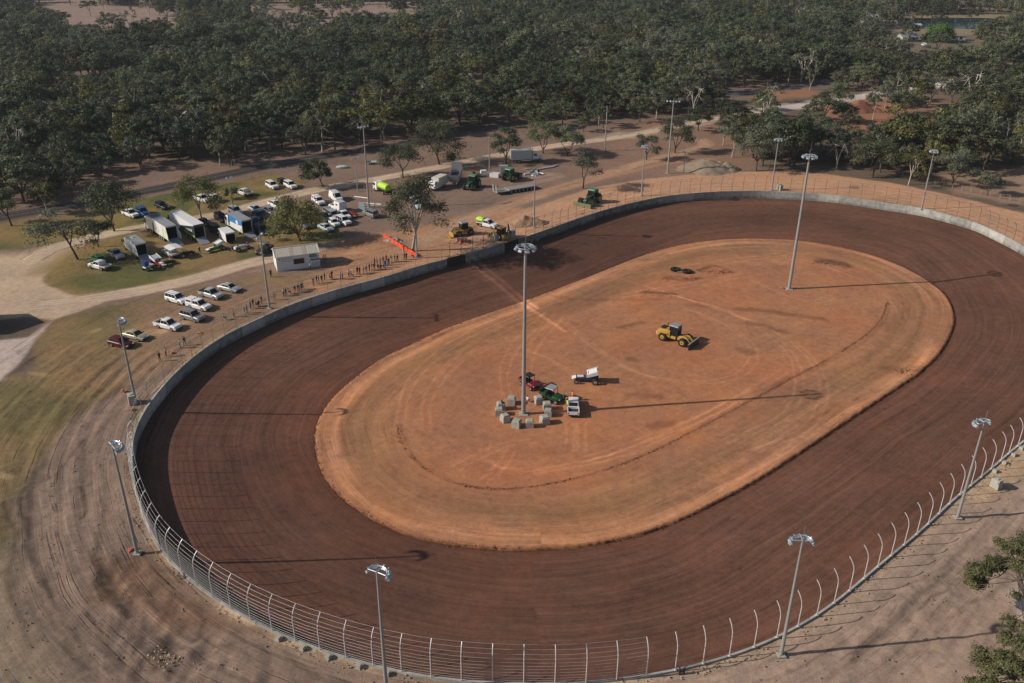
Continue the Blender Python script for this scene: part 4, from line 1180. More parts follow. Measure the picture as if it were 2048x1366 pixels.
# semitrailer with the white roof
loc, rz = park(None, (402, 483), (352, 452))
r_ = thing('semitrailer_truck', 'long white roofed trailer with dark lettered side and open rear', 'truck', loc, rz, 'race transporters')
open_box(r_, -7.2, 6.0, 2.5, .95, 4.05, TRW, TRW)
for x in (-5.0, -3.9, -2.8): axle(r_, x, 2.5, .5, True)
MB().box((0, 0, .8), (12, 1.0, .25)).build('chassis', BLACK, r_); cab_over(r_, 6.4, 2.1, 2.45, 3.2, TRW); axle(r_, 7.6, 2.5); axle(r_, 5.2, 2.5, .5, True)
for s in (-1, 1):
    y = s * 1.262
    MB().slab([(-7.2, y, .97), (2.0, y, .97), (.2, y, 2.3), (-7.2, y, 3.9)] if s < 0 else [(-7.2, y, 3.9), (.2, y, 2.3), (2.0, y, .97), (-7.2, y, .97)], .012).build('dark_livery', DKB, r_)
    MB().slab([(-7.2, y * 1.012, 1.25), (-1, y * 1.012, 1.25), (-1.2, y * 1.012, 1.42), (-7.2, y * 1.012, 1.6)] if s < 0 else [(-7.2, y * 1.012, 1.6), (-1.2, y * 1.012, 1.42), (-1, y * 1.012, 1.25), (-7.2, y * 1.012, 1.25)], .012).build('stripe', LIME, r_)
    for k in range(5): MB().box((-5.9 + k * .8, y * 1.016, 2.55 - .13 * k), (.42, .02, .6), 0, 0, .25 * s).build('side_letter', TRW, r_)
MB().box((-7.25, 0, 3.75), (.06, 2.4, .55)).build('rear_header', DKB, r_)
ramp_part(r_, -7.2, 2.2, 1.0, 2.4)
# small grey truck
loc, rz = park(None, (288, 518), (256, 493))
r_ = thing('box_truck', 'small silver transporter truck with open back and ramp onto the lawn', 'truck', loc, rz, 'race transporters')
open_box(r_, -4.6, 1.9, 2.35, .8, 3.35, TRS, TRG); cab_over(r_, 2.4, 1.9, 2.2, 2.75, TRS); MB().box((2.15, 0, 2.55), (.5, 2.3, 1.5)).build('fairing', TRG, r_)
axle(r_, 3.4, 2.3, .42); axle(r_, -2.6, 2.35, .45, True); axle(r_, -3.6, 2.35, .45, True)
MB().box((0, 0, .62), (8, .9, .25)).build('chassis', BLACK, r_); ramp_part(r_, -4.6, 2.1, .85, 2.4)
MB().box((1.2, -1.185, 1.9), (.6, .02, 1.8)).build('side_door', DKB, r_); MB().dome((.4, 0, 3.42), (.55, .5, .22), 10, 4).build('roof_hatch', WHITE, r_)
MB().slab([(-4.62, 1.15, .9), (-4.62, 1.15, 3.2), (-5.8, 1.3, 1.6), (-5.8, 1.3, .9)], .05).build('rear_flap', TRS, r_)
# blue and white truck
loc, rz = park(None, (500, 473), (456, 447))
r_ = thing('box_truck', 'white and blue liveried transporter truck with open dark rear', 'truck', loc, rz, 'race transporters')
open_box(r_, -5.2, 2.4, 2.45, .75, 3.75, TRW, TRG); cab_over(r_, 2.9, 1.9, 2.3, 2.8, TRW)
axle(r_, 3.9, 2.35, .45); axle(r_, -2.6, 2.4, .48, True); MB().box((0, 0, .6), (9, .9, .25)).build('chassis', BLACK, r_)
for s in (-1, 1):
    y = s * 1.238
    q = [(-5.2, y, 2.55), (-2.2, y, 2.2), (1.2, y, 2.1), (2.4, y, 1.2), (2.4, y, 3.73), (-5.2, y, 3.73)]
    MB().slab(q if s < 0 else q[::-1], .012).build('blue_livery', BLUE, r_)
    MB().dome((-2.6, y * 1.02, 2.75), (.75, .03, .6), 9, 4).build('white_emblem', WHITE, r_); MB().box((2.1, y * 1.01, 2.0), (.4, .02, 2.1)).build('side_door', DKB, r_)
    MB().slab([(-5.2, y * 1.004, .8), (-3.4, y * 1.004, .8), (-5.2, y * 1.004, 2.4)] if s < 0 else [(-5.2, y * 1.004, 2.4), (-3.4, y * 1.004, .8), (-5.2, y * 1.004, .8)], .01).build('stripe', paint('livery_sand', (.55, .5, .42), .5), r_)
ramp_part(r_, -5.2, 2.2, .8, 2.2)
# small box trailer
loc, rz = park(None, (467, 490), (445, 473))
r_ = thing('box_trailer', 'small enclosed white trailer with its rear wide open', 'trailer', loc, rz)
open_box(r_, -2.3, 2.3, 2.2, .45, 2.5, TRW, TRW); axle(r_, -.3, 2.3, .33); axle(r_, .5, 2.3, .33)
MB().tube([(2.3, -.7, .5), (3.6, 0, .5), (2.3, .7, .5)], .06, 5).build('drawbar', DARKST, r_)
# little dark trailer behind the wagon
loc, rz = park(None, (558, 365), (569, 371))
r_ = thing('box_trailer', 'small dark box trailer hitched behind a white wagon', 'trailer', loc, rz)
mb = MB(); mb.box((0, 0, 1.0), (2.2, 1.6, 1.1)); mb.build('trailer_body', BLACK, r_); axle(r_, 0, 1.8, .33); MB().tube([(1.1, 0, .5), (2.2, 0, .5)], .05, 5).build('drawbar', DARKST, r_)
# caravan-like slide-on camper
loc, rz = park(None, (684, 424), (663, 414))
r_ = thing('camper_pickup', 'white pickup carrying a tall boxy slide-on camper', 'camper', loc, rz, None)
c_ = make_car('ute'); 
for o in list(c_.children):
    o.parent = r_
    for sl in o.material_slots:
        if sl.material.name == 'paint_proto': sl.link = 'OBJECT'; sl.material = PAINTS['white']
bpy.data.objects.remove(c_)
mb = MB(); mb.box((-2.0, 0, 1.75), (2.7, 2.1, 1.7), 0, 0, 0, (.97, .92)); mb.build('camper_box', TRW, r_); MB().box((-2.0, 0, 2.65), (2.5, 1.7, .1)).build('camper_roof', TRS, r_)
MB().box((-2.0, 1.03, 1.9), (.8, .04, .4)).build('camper_window', GLASS, r_)
# work truck with white awning canopy
loc, rz = park(None, (355, 518), (330, 504))
r_ = thing('canopy_pickup', 'white work pickup with a raised white awning over its tray', 'pickup', loc, rz)
c_ = make_car('ute_tray')
for o in list(c_.children):
    o.parent = r_
    for sl in o.material_slots:
        if sl.material.name == 'paint_proto': sl.link = 'OBJECT'; sl.material = PAINTS['white']
bpy.data.objects.remove(c_)
mb = MB(); mb.slab([(-3.1, -1.5, 2.25), (.1, -1.5, 2.35), (.3, 0, 2.5), (-3.1, 0, 2.45)], .06); mb.slab([(-3.1, 0, 2.45), (.3, 0, 2.5), (.1, 1.3, 2.3), (-3.1, 1.3, 2.2)], .06)
for x, y in ((-2.9, -1.2), (-2.9, 1.1), (-.4, -1.2), (-.4, 1.1)): mb.tube([(x, y, .9), (x, y, 2.3)], .04, 5)
mb.build('awning', TRW, r_)


def machine_wheel(root, x, y, r, w, rim): 
    s = 1 if y > 0 else -1
    mb = MB(); mb.tube([(0, -w / 2, 0), (0, -w / 2 + .06, 0), (0, w / 2 - .06, 0), (0, w / 2, 0)], [r * .88, r, r, r * .88], 20, 0)
    for k in range(14):
        a = 2 * PI * k / 14; mb.box((math.cos(a) * r, 0, math.sin(a) * r), (.1, w * .95, .12), 0, 0, -a)
    for sd in (-1, 1): mb.cyl((0, sd * (w / 2 - .12), 0), (0, sd * (w / 2 + .01), 0), r * .58, r * .5, 14, 1)
    mb.cyl((0, s * (w / 2), 0), (0, s * (w / 2 + .06), 0), r * .2, n=8, mat=2)
    o = mb.build('wheel', [TYRE, rim, DARKST], root, 40); o.location = (x, y, r); return o


def cabin(root, x0, x1, w, z0, z1, roofm, post=BLACK, over=.12):
    mb = MB()
    for x in (x0, x1):
        for s in (-1, 1): mb.box((x, s * (w / 2 - .04), (z0 + z1) / 2), (.09, .09, z1 - z0))
    mb.build('cab_frame', post, root)
    MB().box(((x0 + x1) / 2, 0, (z0 + z1) / 2), (x1 - x0 - .06, w - .1, z1 - z0 - .04), 0, 0, 0, (.98, .98)).build('cab_glass', GLASS, root)
    MB().box(((x0 + x1) / 2, 0, z1 + .09), (x1 - x0 + over * 2, w + over, .18), 0, 0, 0, (.86, .86)).build('cab_roof', roofm, root)


def tractor(loc, rz, label, blade=False, k=1.0):
    r = thing('tractor', label, 'tractor', loc, rz, 'green farm tractors')
    mb = MB(); mb.loft([side_ring(-.2, .42, .9, 1.75), side_ring(1.2, .42, .9, 1.72), side_ring(2.5, .36, .95, 1.5), side_ring(2.65, .28, 1.0, 1.35)])
    mb.build('bonnet', JDG, r, 35); MB().box((.6, 0, .75), (4.2, .55, .5)).build('chassis', DARKST, r)
    cabin(r, -1.5, .1, 1.6, 1.25, 2.85, JDT); MB().cyl((.55, -.5, 1.6), (.55, -.5, 2.9), .06, n=8).build('exhaust_stack', BLACK, r)
    for s in (-1, 1):
        machine_wheel(r, -1.2, s * 1.15, .98, .62, JDY); machine_wheel(r, 2.0, s * 1.0, .7, .48, JDY)
        mb = MB(); mb.tube([(-2.15, s * 1.15, 1.3), (-1.9, s * 1.15, 1.85), (-1.2, s * 1.15, 2.08), (-.5, s * 1.15, 1.9)], .09, 5); mb.box((-1.2, s * .95, 2.03), (1.1, .75, .06)); mb.build('mudguard', JDG, r)
        MB().box((2.66, s * .2, 1.25), (.06, .18, .14)).build('headlight', HEADL, r)
    if blade:
        mb = MB(); mb.box((3.7, 0, .42), (.25, 4.4, .75), 0, 0, .2); mb.box((3.55, 0, .82), (.35, 4.4, .08)); mb.build('front_blade', paint('blade_olive', (.2, .21, .1), .7), r)
        for s in (-.5, .5): MB().tube([(2.3, s, .8), (3.6, s, .55)], .09, 5).build('push_arm', JDG, r)
        for s in (-1, 1): machine_wheel(r, 2.0, s * 1.55, .7, .45, JDY)
    r.scale = (k,) * 3
    return r


loc, rz = park(None, (1192, 402), (1172, 411)); tractor(loc, rz, 'green tractor with long front blade working on the orange banking', True, 1.2)
loc, rz = park(None, (952, 371), (936, 381)); tractor(loc, rz, 'green tractor parked in front of stacked implements and the tipper', False, 1.15)
loc, rz = park(None, (1014, 363), (1031, 357)); tractor(loc, rz, 'green tractor parked beside the grey cabinet and pipe heap', False, 1.15)

# yellow articulated loader with blade on the infield
loc, rz = park(None, (1326, 675), (1378, 691), ZI)
r_ = thing('wheel_loader', 'yellow wheel loader with wide front blade standing on the infield', 'loader', loc, rz)
mb = MB(); mb.loft([side_ring(-3.4, 1.05, .9, 1.7), side_ring(-3.2, 1.1, .9, 2.1), side_ring(-1.4, 1.1, .9, 2.35), side_ring(-.9, 1.0, .9, 2.2)]); mb.box((-.6, 0, 1.0), (1.6, 1.6, .5)); mb.build('engine_body', YEL, r_, 30)
MB().box((-3.5, 0, 1.2), (.3, 2.2, .7)).build('counterweight', paint('machine_pale_yellow', (.6, .42, .18), .6), r_); MB().cyl((-2.1, .4, 2.3), (-2.1, .4, 3.1), .08, n=8).build('exhaust_stack', BLACK, r_)
MB().box((-2.6, 0, 2.3), (.9, 1.3, .12)).build('air_intake', BLACK, r_); cabin(r_, -1.1, .5, 1.6, 1.35, 3.2, paint('cab_roof_grey', (.25, .27, .28), .6), BLACK, .14)
mb = MB(); mb.loft([side_ring(.5, .6, .7, 1.5), side_ring(1.8, .7, .7, 1.6), side_ring(2.6, .55, .6, 1.2)]); mb.build('front_frame', YEL, r_, 30)
for s in (-1, 1):
    machine_wheel(r_, -2.2, s * 1.15, .78, .62, YEL); machine_wheel(r_, 1.9, s * 1.15, .78, .62, YEL)
    MB().tube([(1.3, s * .55, 1.6), (2.4, s * .6, 1.5), (3.3, s * .65, .6)], .14, 6).build('lift_arm', YEL, r_); MB().tube([(1.0, s * .3, 1.5), (3.2, s * .3, .95)], .07, 6).build('hydraulic_ram', GALV, r_)
    MB().box((-2.2, s * 1.15, 1.68), (1.7, .6, .06)).build('mudguard', YEL, r_)
mb = MB(); mb.box((3.5, 0, .62), (.16, 4.0, 1.15), 0, 0, -.15); mb.build('blade', DARKST, r_); MB().box((3.62, 0, 1.22), (.14, 4.0, .12)).build('blade_rim', paint('pale_steel', (.5, .45, .36), .5, .2), r_)
# telehandler and backhoe
loc, rz = park(None, (940, 467), (912, 472))
r_ = thing('telehandler', 'dusty yellow tool carrier with dark cab beside the red barriers', 'loader', loc, rz)
mb = MB(); mb.box((-.9, 0, 1.1), (2.6, 1.9, .9)); mb.box((1.4, 0, .95), (1.6, 1.1, .6)); mb.build('machine_body', YELD, r_); cabin(r_, -1.0, .6, 1.5, 1.5, 2.9, GALV)
for s in (-1, 1):
    machine_wheel(r_, -1.6, s * .95, .7, .5, YELD); machine_wheel(r_, 1.5, s * .95, .7, .5, YELD); MB().tube([(.8, s * .5, 1.7), (2.2, s * .5, 1.9), (3.1, s * .5, .5)], .13, 6).build('lift_arm', YELD, r_)
mb = MB(); mb.slab([(3.0, -1.1, .1), (3.9, -1.1, .25), (3.9, 1.1, .25), (3.0, 1.1, .1)], .08); mb.box((3.0, 0, .6), (.1, 2.2, 1.0)); mb.build('bucket', YEL, r_)
loc, rz = park(None, (1012, 481), (990, 474))
r_ = thing('backhoe', 'yellow backhoe with raised black digging arm next to the wall gates', 'backhoe', loc, rz)
mb = MB(); mb.box((1.4, 0, 1.1), (2.2, .9, .8)); mb.box((-1.6, 0, .95), (.8, 2.0, .9)); mb.box((0, 0, .9), (2.6, 1.0, .5)); mb.build('machine_body', YEL, r_); cabin(r_, -1.0, .5, 1.5, 1.2, 2.7, YELD)
for s in (-1, 1):
    machine_wheel(r_, -.6, s * .95, .75, .5, WHITE); machine_wheel(r_, 1.9, s * .85, .5, .35, YEL); MB().tube([(.8, s * .6, 1.5), (2.3, s * .6, 1.3), (2.9, s * .6, .4)], .1, 6).build('lift_arm', YELD, r_)
mb = MB(); mb.slab([(2.8, -1.1, .1), (3.6, -1.1, .2), (3.6, 1.1, .2), (2.8, 1.1, .1)], .07); mb.box((2.8, 0, .5), (.08, 2.2, .8)); mb.build('bucket', YELD, r_)
MB().tube([(-1.9, 0, 1.2), (-2.6, 0, 3.2), (-2.3, 0, 4.2)], [.2, .16, .12], 6).build('boom', BLACK, r_); MB().tube([(-2.4, 0, 4.1), (-2.9, 0, 2.4)], [.14, .1], 6).build('dipper_arm', BLACK, r_)
MB().box((-2.95, 0, 2.2), (.5, .6, .5), 0, 0, .4, (.6, 1)).build('digging_bucket', DARKST, r_)
# utility with lime tank
loc, rz = park(None, (954, 449), (996, 458))
r_ = thing('tank_pickup', 'white flat tray pickup carrying a lime green water tank', 'pickup', loc, rz)
c_ = make_car('ute_tray')
for o in list(c_.children):
    o.parent = r_
    for sl in o.material_slots:
        if sl.material.name == 'paint_proto': sl.link = 'OBJECT'; sl.material = PAINTS['white']
bpy.data.objects.remove(c_)
mb = MB(); mb.loft([[(x, .85 * math.cos(a), 1.55 + .62 * math.sin(a)) for a in np.linspace(0, 2 * PI, 14, endpoint=False)] for x in (-2.75, -2.6, -1.1, -.98)]); mb.box((-1.8, 0, 2.2), (.5, .5, .12)); mb.build('tank', LIME, r_, 40)
# tank truck
loc, rz = park(None, (776, 389), (757, 381))
r_ = thing('tank_truck', 'white cab truck with a round lime green tank seen from behind', 'truck', loc, rz)
cab_over(r_, 1.5, 1.8, 2.2, 2.6, TRW); mb = MB(); mb.loft([[(x, k * 1.05 * math.cos(a), 1.9 + k * .9 * math.sin(a)) for a in np.linspace(0, 2 * PI, 16, endpoint=False)] for x, k in ((-2.9, .85), (-2.75, 1), (1.1, 1), (1.25, .85))]); mb.build('tank', LIME, r_, 40)
axle(r_, 2.5, 2.3, .45); axle(r_, -1.6, 2.3, .45, True); MB().box((-.4, 0, .8), (5.6, .9, .4)).build('chassis', BLACK, r_); MB().box((-2.7, 0, .85), (.5, 2.2, .5)).build('spray_bar', DARKST, r_)
# tipping trailer, hopper toward the viewer
loc, rz = park(None, (916, 352), (906, 378))
r_ = thing('tipping_trailer', 'grey tipping trailer with open dark hopper and upright tailgate', 'trailer', loc, rz)
mb = MB(); w = 1.25
for s in (-1, 1): mb.slab([(-4.2, s * w, 1.1), (3.6, s * w, 1.1), (3.9, s * (w + .1), 3.0), (-4.2, s * (w + .1), 3.0)] if s < 0 else [(-4.2, s * (w + .1), 3.0), (3.9, s * (w + .1), 3.0), (3.6, s * w, 1.1), (-4.2, s * w, 1.1)], .1)
mb.slab([(3.6, -w, 1.1), (3.6, w, 1.1), (3.9, w + .1, 3.0), (3.9, -w - .1, 3.0)], .1); mb.box((-.3, 0, 1.1), (7.8, 2.4, .1)); mb.build('hopper', paint('hopper_grey', (.33, .34, .36), .5, .4), r_)
MB().box((-.2, 0, 1.5), (7.2, 2.3, .6)).build('hopper_inside', paint('hopper_dark_inside', (.06, .05, .045), .95), r_); mb = MB(); mb.box((-4.4, 0, 3.1), (.14, 2.9, 3.2)); mb.build('tailgate', TRG, r_)  # dark block fills the hopper as its dark interior
for x in (-3.2, -2.1, -1.0): axle(r_, x, 2.5, .5, True)
MB().box((0, 0, .8), (8, .9, .3)).build('chassis', DARKST, r_); MB().tube([(3.6, 0, 1.0), (5.4, 0, .9)], .2, 6).build('drawbar', TRG, r_)
# truck with box body
loc, rz = park(None, (1030, 325), (1074, 322))
r_ = thing('box_truck', 'white bonneted truck with square box body near the gravel road', 'truck', loc, rz)
mb = MB(); mb.box((-1.6, 0, 2.35), (6.2, 2.5, 2.7)); mb.build('box_body', TRS, r_); MB().box((-1.6, 0, 3.73), (6.2, 2.5, .06)).build('roof', TRW, r_)
mb = MB(); mb.box((2.6, 0, 1.9), (1.6, 2.2, 2.0), 0, 0, 0, (.85, .9)); mb.loft([side_ring(3.4, .95, .7, 1.75), side_ring(5.0, .85, .7, 1.6)]); mb.build('cab', TRW, r_, 30)
pane(r_, [(3.32, -.9, 1.9), (3.32, .9, 1.9), (3.28, .85, 2.7), (3.28, -.85, 2.7)], 'windscreen')
for s in (-1, 1): MB().box((2.6, s * 1.05, 2.2), (.9, .1, .6)).build('side_window', GLASS, r_)
MB().cyl((1.7, -1.0, 1.2), (1.7, -1.0, 4.3), .09, n=8).build('exhaust_stack', GALV, r_); MB().cyl((1.7, 1.0, 1.2), (1.7, 1.0, 4.3), .09, n=8).build('exhaust_stack', GALV, r_)
axle(r_, 4.1, 2.4, .5); axle(r_, -2.6, 2.45, .5, True); axle(r_, -3.7, 2.45, .5, True); MB().box((0, 0, .75), (9, .9, .3)).build('chassis', BLACK, r_); MB().cyl((1.2, -1.0, .8), (2.6, -1.0, .8), .32, n=10).build('fuel_tank', GALV, r_)
# low loader
loc, rz = park(None, (1068, 376), (990, 389))
r_ = thing('low_loader_trailer', 'long flat low loader trailer with many wheels beside the dirt track', 'trailer', loc, rz)
hl = geo_len((1068, 376), (990, 389)) / 2
mb = MB(); mb.box((-hl * .3, 0, .95), (hl * 1.4, 2.9, .22)); mb.box((hl * .7, 0, .75), (hl * .62, 2.7, .18)); mb.build('deck', paint('worn_deck', (.27, .26, .25), .7, .1, .3), r_)
MB().box((-hl * .3, 0, .7), (hl * 1.35, 1.6, .3)).build('chassis', DARKST, r_)
for k in range(7):
    for s in (-1, 1): wheel_part(r_, -hl * .92 + k * 1.25, s * 1.15, .42, .5)
for s in (-1, 1): MB().slab([(hl * .98, s * .8 - .4, .8), (hl * .98, s * .8 + .4, .8), (hl * 1.02, s * .8 + .4, 2.6), (hl * 1.02, s * .8 - .4, 2.6)], .1).build('loading_ramp', GALV, r_)
# cream truck under the leaning gum
loc, rz = park(None, (885, 372), (868, 380))
r_ = thing('box_truck', 'cream white box truck standing behind the leaning gum tree crown', 'truck', loc, rz)
mb = MB(); mb.box((-.8, 0, 2.0), (4.6, 2.3, 2.4)); mb.build('box_body', paint('cream_body', (.6, .57, .48), .5), r_); cab_over(r_, 1.7, 1.7, 2.1, 2.5, TRW); axle(r_, 2.5, 2.2, .42); axle(r_, -1.6, 2.3, .42, True)
MB().box((0, 0, .65), (5.4, .9, .25)).build('chassis', BLACK, r_)


# ---------------------------------------------------------------- race cars, buggies, pit clutter
def sprint_car(loc, rz, label, body, wing, wing_on=True, tilt=.42, k=1.0):
    r = thing('sprint_car', label, 'race car', loc, rz, 'open wheel race cars')
    mb = MB(); mb.loft([side_ring(-1.4, .38, .4, .95), side_ring(-.3, .42, .35, 1.0), side_ring(.9, .34, .35, .85), side_ring(1.9, .14, .4, .55)]); mb.build('body', body, r, 35)
    cg = MB()
    for s in (-.36, .36): cg.tube([(-1.0, s, .9), (-.8, s, 1.5), (-.2, s, 1.5), (.35, s, .9)], .035, 5)
    for x in (-.8, -.2): cg.tube([(x, -.36, 1.5), (x, .36, 1.5)], .035, 5)
    cg.build('roll_cage', DARKST, r); MB().dome((-.6, 0, 1.05), (.2, .2, .18), 8, 4).build('seat', BLACK, r)
    for s in (-1, 1):
        wheel_part(r, -1.2, s * .82, .46 if s > 0 else .5, .5); wheel_part(r, 1.45, s * .72, .34, .26)
    MB().tube([(-1.2, -.6, .46), (-1.2, .6, .46)], .05, 5).build('rear_axle', DARKST, r); MB().tube([(1.45, -.6, .34), (1.45, .6, .34)], .04, 5).build('front_axle', GALV, r); MB().tube([(-2.0, -.4, .5), (-2.0, .4, .5)], .04, 5).build('rear_bumper', GALV, r)
    if wing_on:
        c, s_ = math.cos(tilt), math.sin(tilt)
        def W(x, y, z): return (-.75 + x * c, y, 1.62 - x * s_ + z)
        MB().slab([W(-.7, -.74, 0), W(.75, -.74, 0), W(.75, .74, 0), W(-.7, .74, 0)], .06).build('top_wing', wing, r)
        for s in (-1, 1):
            q = [W(-.85, s * .76, -.4), W(.85, s * .76, -.32), W(.9, s * .76, .12), W(-.85, s * .76, .22)]
            MB().slab(q if s < 0 else q[::-1], .03).build('wing_endplate', wing, r)
        MB().slab([(1.5, -.45, .78), (2.1, -.45, .6), (2.1, .45, .6), (1.5, .45, .78)], .04).build('front_wing', wing, r)
        MB().box((.9, 0, .88), (.9, .5, .1)).build('bonnet', wing, r)
        for s in (-.2, .2): MB().tube([(-.7, s, 1.3), (-.75, s, 1.62)], .03, 5).build('wing_post', GALV, r)
    r.scale = (k,) * 3
    return r


loc, rz = park(None, (1189, 764), (1157, 763), ZI); sprint_car(loc, rz, 'white and blue winged race car alone on the infield', paint('livery_navy', (.02, .03, .1), .35), WHITE, True, .32, 1.2)
loc, rz = park(None, (440, 499), (425, 503)); sprint_car(loc, rz, 'green and white race car with wing beside the hi-vis person', paint('livery_green', (.03, .2, .04), .4), WHITE, True, .3, 1.1)
loc, rz = park(None, (474, 502), (490, 497)); sprint_car(loc, rz, 'white wingless race car in front of the small box trailer', WHITE, WHITE, False, .3, 1.1)
loc, rz = park(None, (311, 529), (325, 534)); sprint_car(loc, rz, 'red and white race car at the ramp of the small silver truck', paint('livery_red', (.35, .02, .04), .4), WHITE, True, .35, 1.1)
loc, rz = park(None, (368, 513), (380, 510)); sprint_car(loc, rz, 'black wingless race car at the foot of the long ramp', BLACK, BLACK, False, .3, 1.0)
loc, rz = park(None, (332, 531), (342, 528)); sprint_car(loc, rz, 'black wingless race car beside the red and white one', BLACK, BLACK, False, .3, .95)


def buggy(loc, rz, label, body, roof, cat='buggy', k=1.0, bed=True):
    r = thing('utility_buggy', label, cat, loc, rz)
    mb = MB(); mb.loft([side_ring(.4, .72, .4, 1.0), side_ring(1.2, .66, .45, .95), side_ring(1.5, .5, .5, .8)]); mb.box((-.3, 0, .55), (1.6, 1.3, .3))
    if bed:
        mb.box((-1.1, 0, .82), (1.0, 1.35, .1))
        for s in (-1, 1): mb.box((-1.1, s * .66, .98), (1.0, .05, .3))
        mb.box((-1.6, 0, .98), (.05, 1.3, .3))
    mb.build('body', body, r, 35); mb = MB(); mb.box((-.2, 0, .85), (.5, 1.2, .16)); mb.box((-.45, 0, 1.15), (.14, 1.2, .5)); mb.build('seat', BLACK, r)
    mb = MB()
    for x, y in ((-.5, -.62), (-.5, .62), (.55, -.62), (.55, .62)): mb.tube([(x, y, .7), (x - (.15 if x > 0 else 0), y, 1.9)], .035, 5)
    mb.build('roll_bar', BLACK, r); MB().box((-.05, 0, 1.92), (1.3, 1.4, .07), 0, 0, 0, (.92, .92)).build('roof', roof, r)
    for x in (-1.1, 1.05):
        for s in (-1, 1): wheel_part(r, x, s * .66, .32, .26)
    for s in (-.45, .45): MB().box((1.48, s, .72), (.06, .2, .12)).build('headlight', HEADL, r)
    r.scale = (k,) * 3; return r


loc, rz = park(None, (1053, 770), (1064, 776), ZI); buggy(loc, rz, 'red buggy with black roof half hidden by the infield light pole', paint('buggy_red', (.2, .015, .03), .5), BLACK, k=1.15)
loc, rz = park(None, (1092, 796), (1115, 804), ZI); buggy(loc, rz, 'green utility buggy with grey roof beside the concrete blocks', paint('buggy_green', (.015, .07, .025), .5, 0, .3), TRG, k=1.25)
loc, rz = park(None, (539, 503), (520, 512)); buggy(loc, rz, 'dark buggy with canopy parked at the back corner of the white shed', paint('buggy_dark', (.03, .035, .04), .4), paint('buggy_roof', (.13, .14, .15), .5), k=1.35)
loc, rz = park(None, (293, 541), (304, 537))
r_ = thing('quad_bike', 'white quad bike carrying a blue box beside the red race car', 'quad bike', loc, rz)
mb = MB(); mb.loft([side_ring(-.9, .4, .5, .8), side_ring(.2, .36, .5, .85), side_ring(.9, .3, .5, .75)]); mb.build('body', WHITE, r_, 35); MB().box((-.6, 0, 1.25), (.8, .9, .75)).build('cargo_box', paint('box_blue', (.02, .06, .22), .4), r_); MB().tube([(.45, -.4, 1.1), (.4, 0, 1.05), (.45, .4, 1.1)], .03, 5).build('handlebar', BLACK, r_)
for x in (-.65, .7):
    for s in (-1, 1): wheel_part(r_, x, s * .5, .32, .3)
r_.scale = (1.25,) * 3

# concrete blocks in the ring round the infield pole, and others
BLK = [(1002, 818, 1.25, .2, 'with a dark seated figure on it'), (998, 829, 1.2, 0.05, 'lower left beside the seated figure'), (1010, 842, 1.2, .5, 'at lower left of the ring'), (1033, 853, 1.25, -.35, 'at the front left of the ring'), (1059, 853, 1.2, .05, 'at the front middle of the ring'), (1089, 846, 1.3, .35, 'at the front right of the ring'),
       (1096, 831, 1.15, -.1, 'tall one on the right side nearest the white pickup'), (1094, 818, 1.25, .1, 'on the right side behind the tall one'), (1077, 806, 1.25, .3, 'next to the green buggy'), (1023, 807, 1.25, -.15, 'at the back left of the ring')]
for x, y, s, a, l in BLK:
    g = G(x, y, ZI)
    mb = MB(); mb.box((0, 0, s * .42), (s, s, s * .84)); mb.box((0, 0, s * .84 + .1), (s * .86, s * .86, .2), 0, 0, 0, (.9, .9))
    mb.box((0, 0, s * .45), (s * 1.02, .16, s * .82)); mb.box((0, 0, s * .46), (.16, s * 1.02, s * .8))
    o = mb.build('concrete_block', CONC); o.location = g; o.rotation_euler.z = a
    tag(o, 'concrete block of the infield ring, ' + l, 'concrete block', 'concrete blocks round the infield pole')
for (x, y), s, l, zz in (((265, 806), 1.5, 'grey concrete block at the foot of the left light pole near red paint marks', 0), ((1990, 974), 1.3, 'pale tilted concrete block behind the right-hand wall', 0), ((1559, 380), 1.5, 'upright pale concrete block beside the far banking pole', 0), ((991, 480), 1.4, 'pale concrete block with a hole behind the short wall segment', 0), ((1023, 474), 1.8, 'big white concrete block beside the yellow backhoe', 0)):
    mb = MB(); mb.box((0, 0, s * .5), (s * .7, s, s), 0, 0, 0, (.9, .92)); mb.box((0, 0, s * 1.03), (s * .3, s * .4, s * .1)); o = mb.build('concrete_block', CONC); o.location = G(x, y); o.rotation_euler.z = .5
    tag(o, l, 'concrete block')
# tractor tyres on the infield
for (x, y), l in (((1351, 541), 'big black tractor tyre lying flat, left of the pair on the infield'), ((1374, 545), 'big black tractor tyre lying flat, right of the pair on the infield')):
    mb = MB(); R0, R1 = .62, .28; rings = []
    for i in range(24):
        a = 2 * PI * i / 24; rings.append([((R0 + R1 * math.cos(b)) * math.cos(a), (R0 + R1 * math.cos(b)) * math.sin(a), .27 + .26 * math.sin(b)) for b in np.linspace(0, 2 * PI, 8, endpoint=False)])
    rings.append(rings[0]); mb.loft(rings, cap=False)
    for i in range(20):
        a = 2 * PI * i / 20; mb.box((math.cos(a) * .9, math.sin(a) * .9, .27), (.12, .12, .42), 0, a)
    o = mb.build('loose_tyre', TYRE, None, 50); o.location = G(x, y, ZI); o.scale = (1.15,) * 3; tag(o, l, 'tyre', 'tractor tyres on the infield')
o = MB().tube([(-.8, 0, .3), (0, .1, .35), (.9, -.1, .2)], .1, 6).build('scrap_post', GALV); o.location = G(1362, 546, ZI); tag(o, 'short pale scrap post lying across the two tractor tyres', 'scrap')
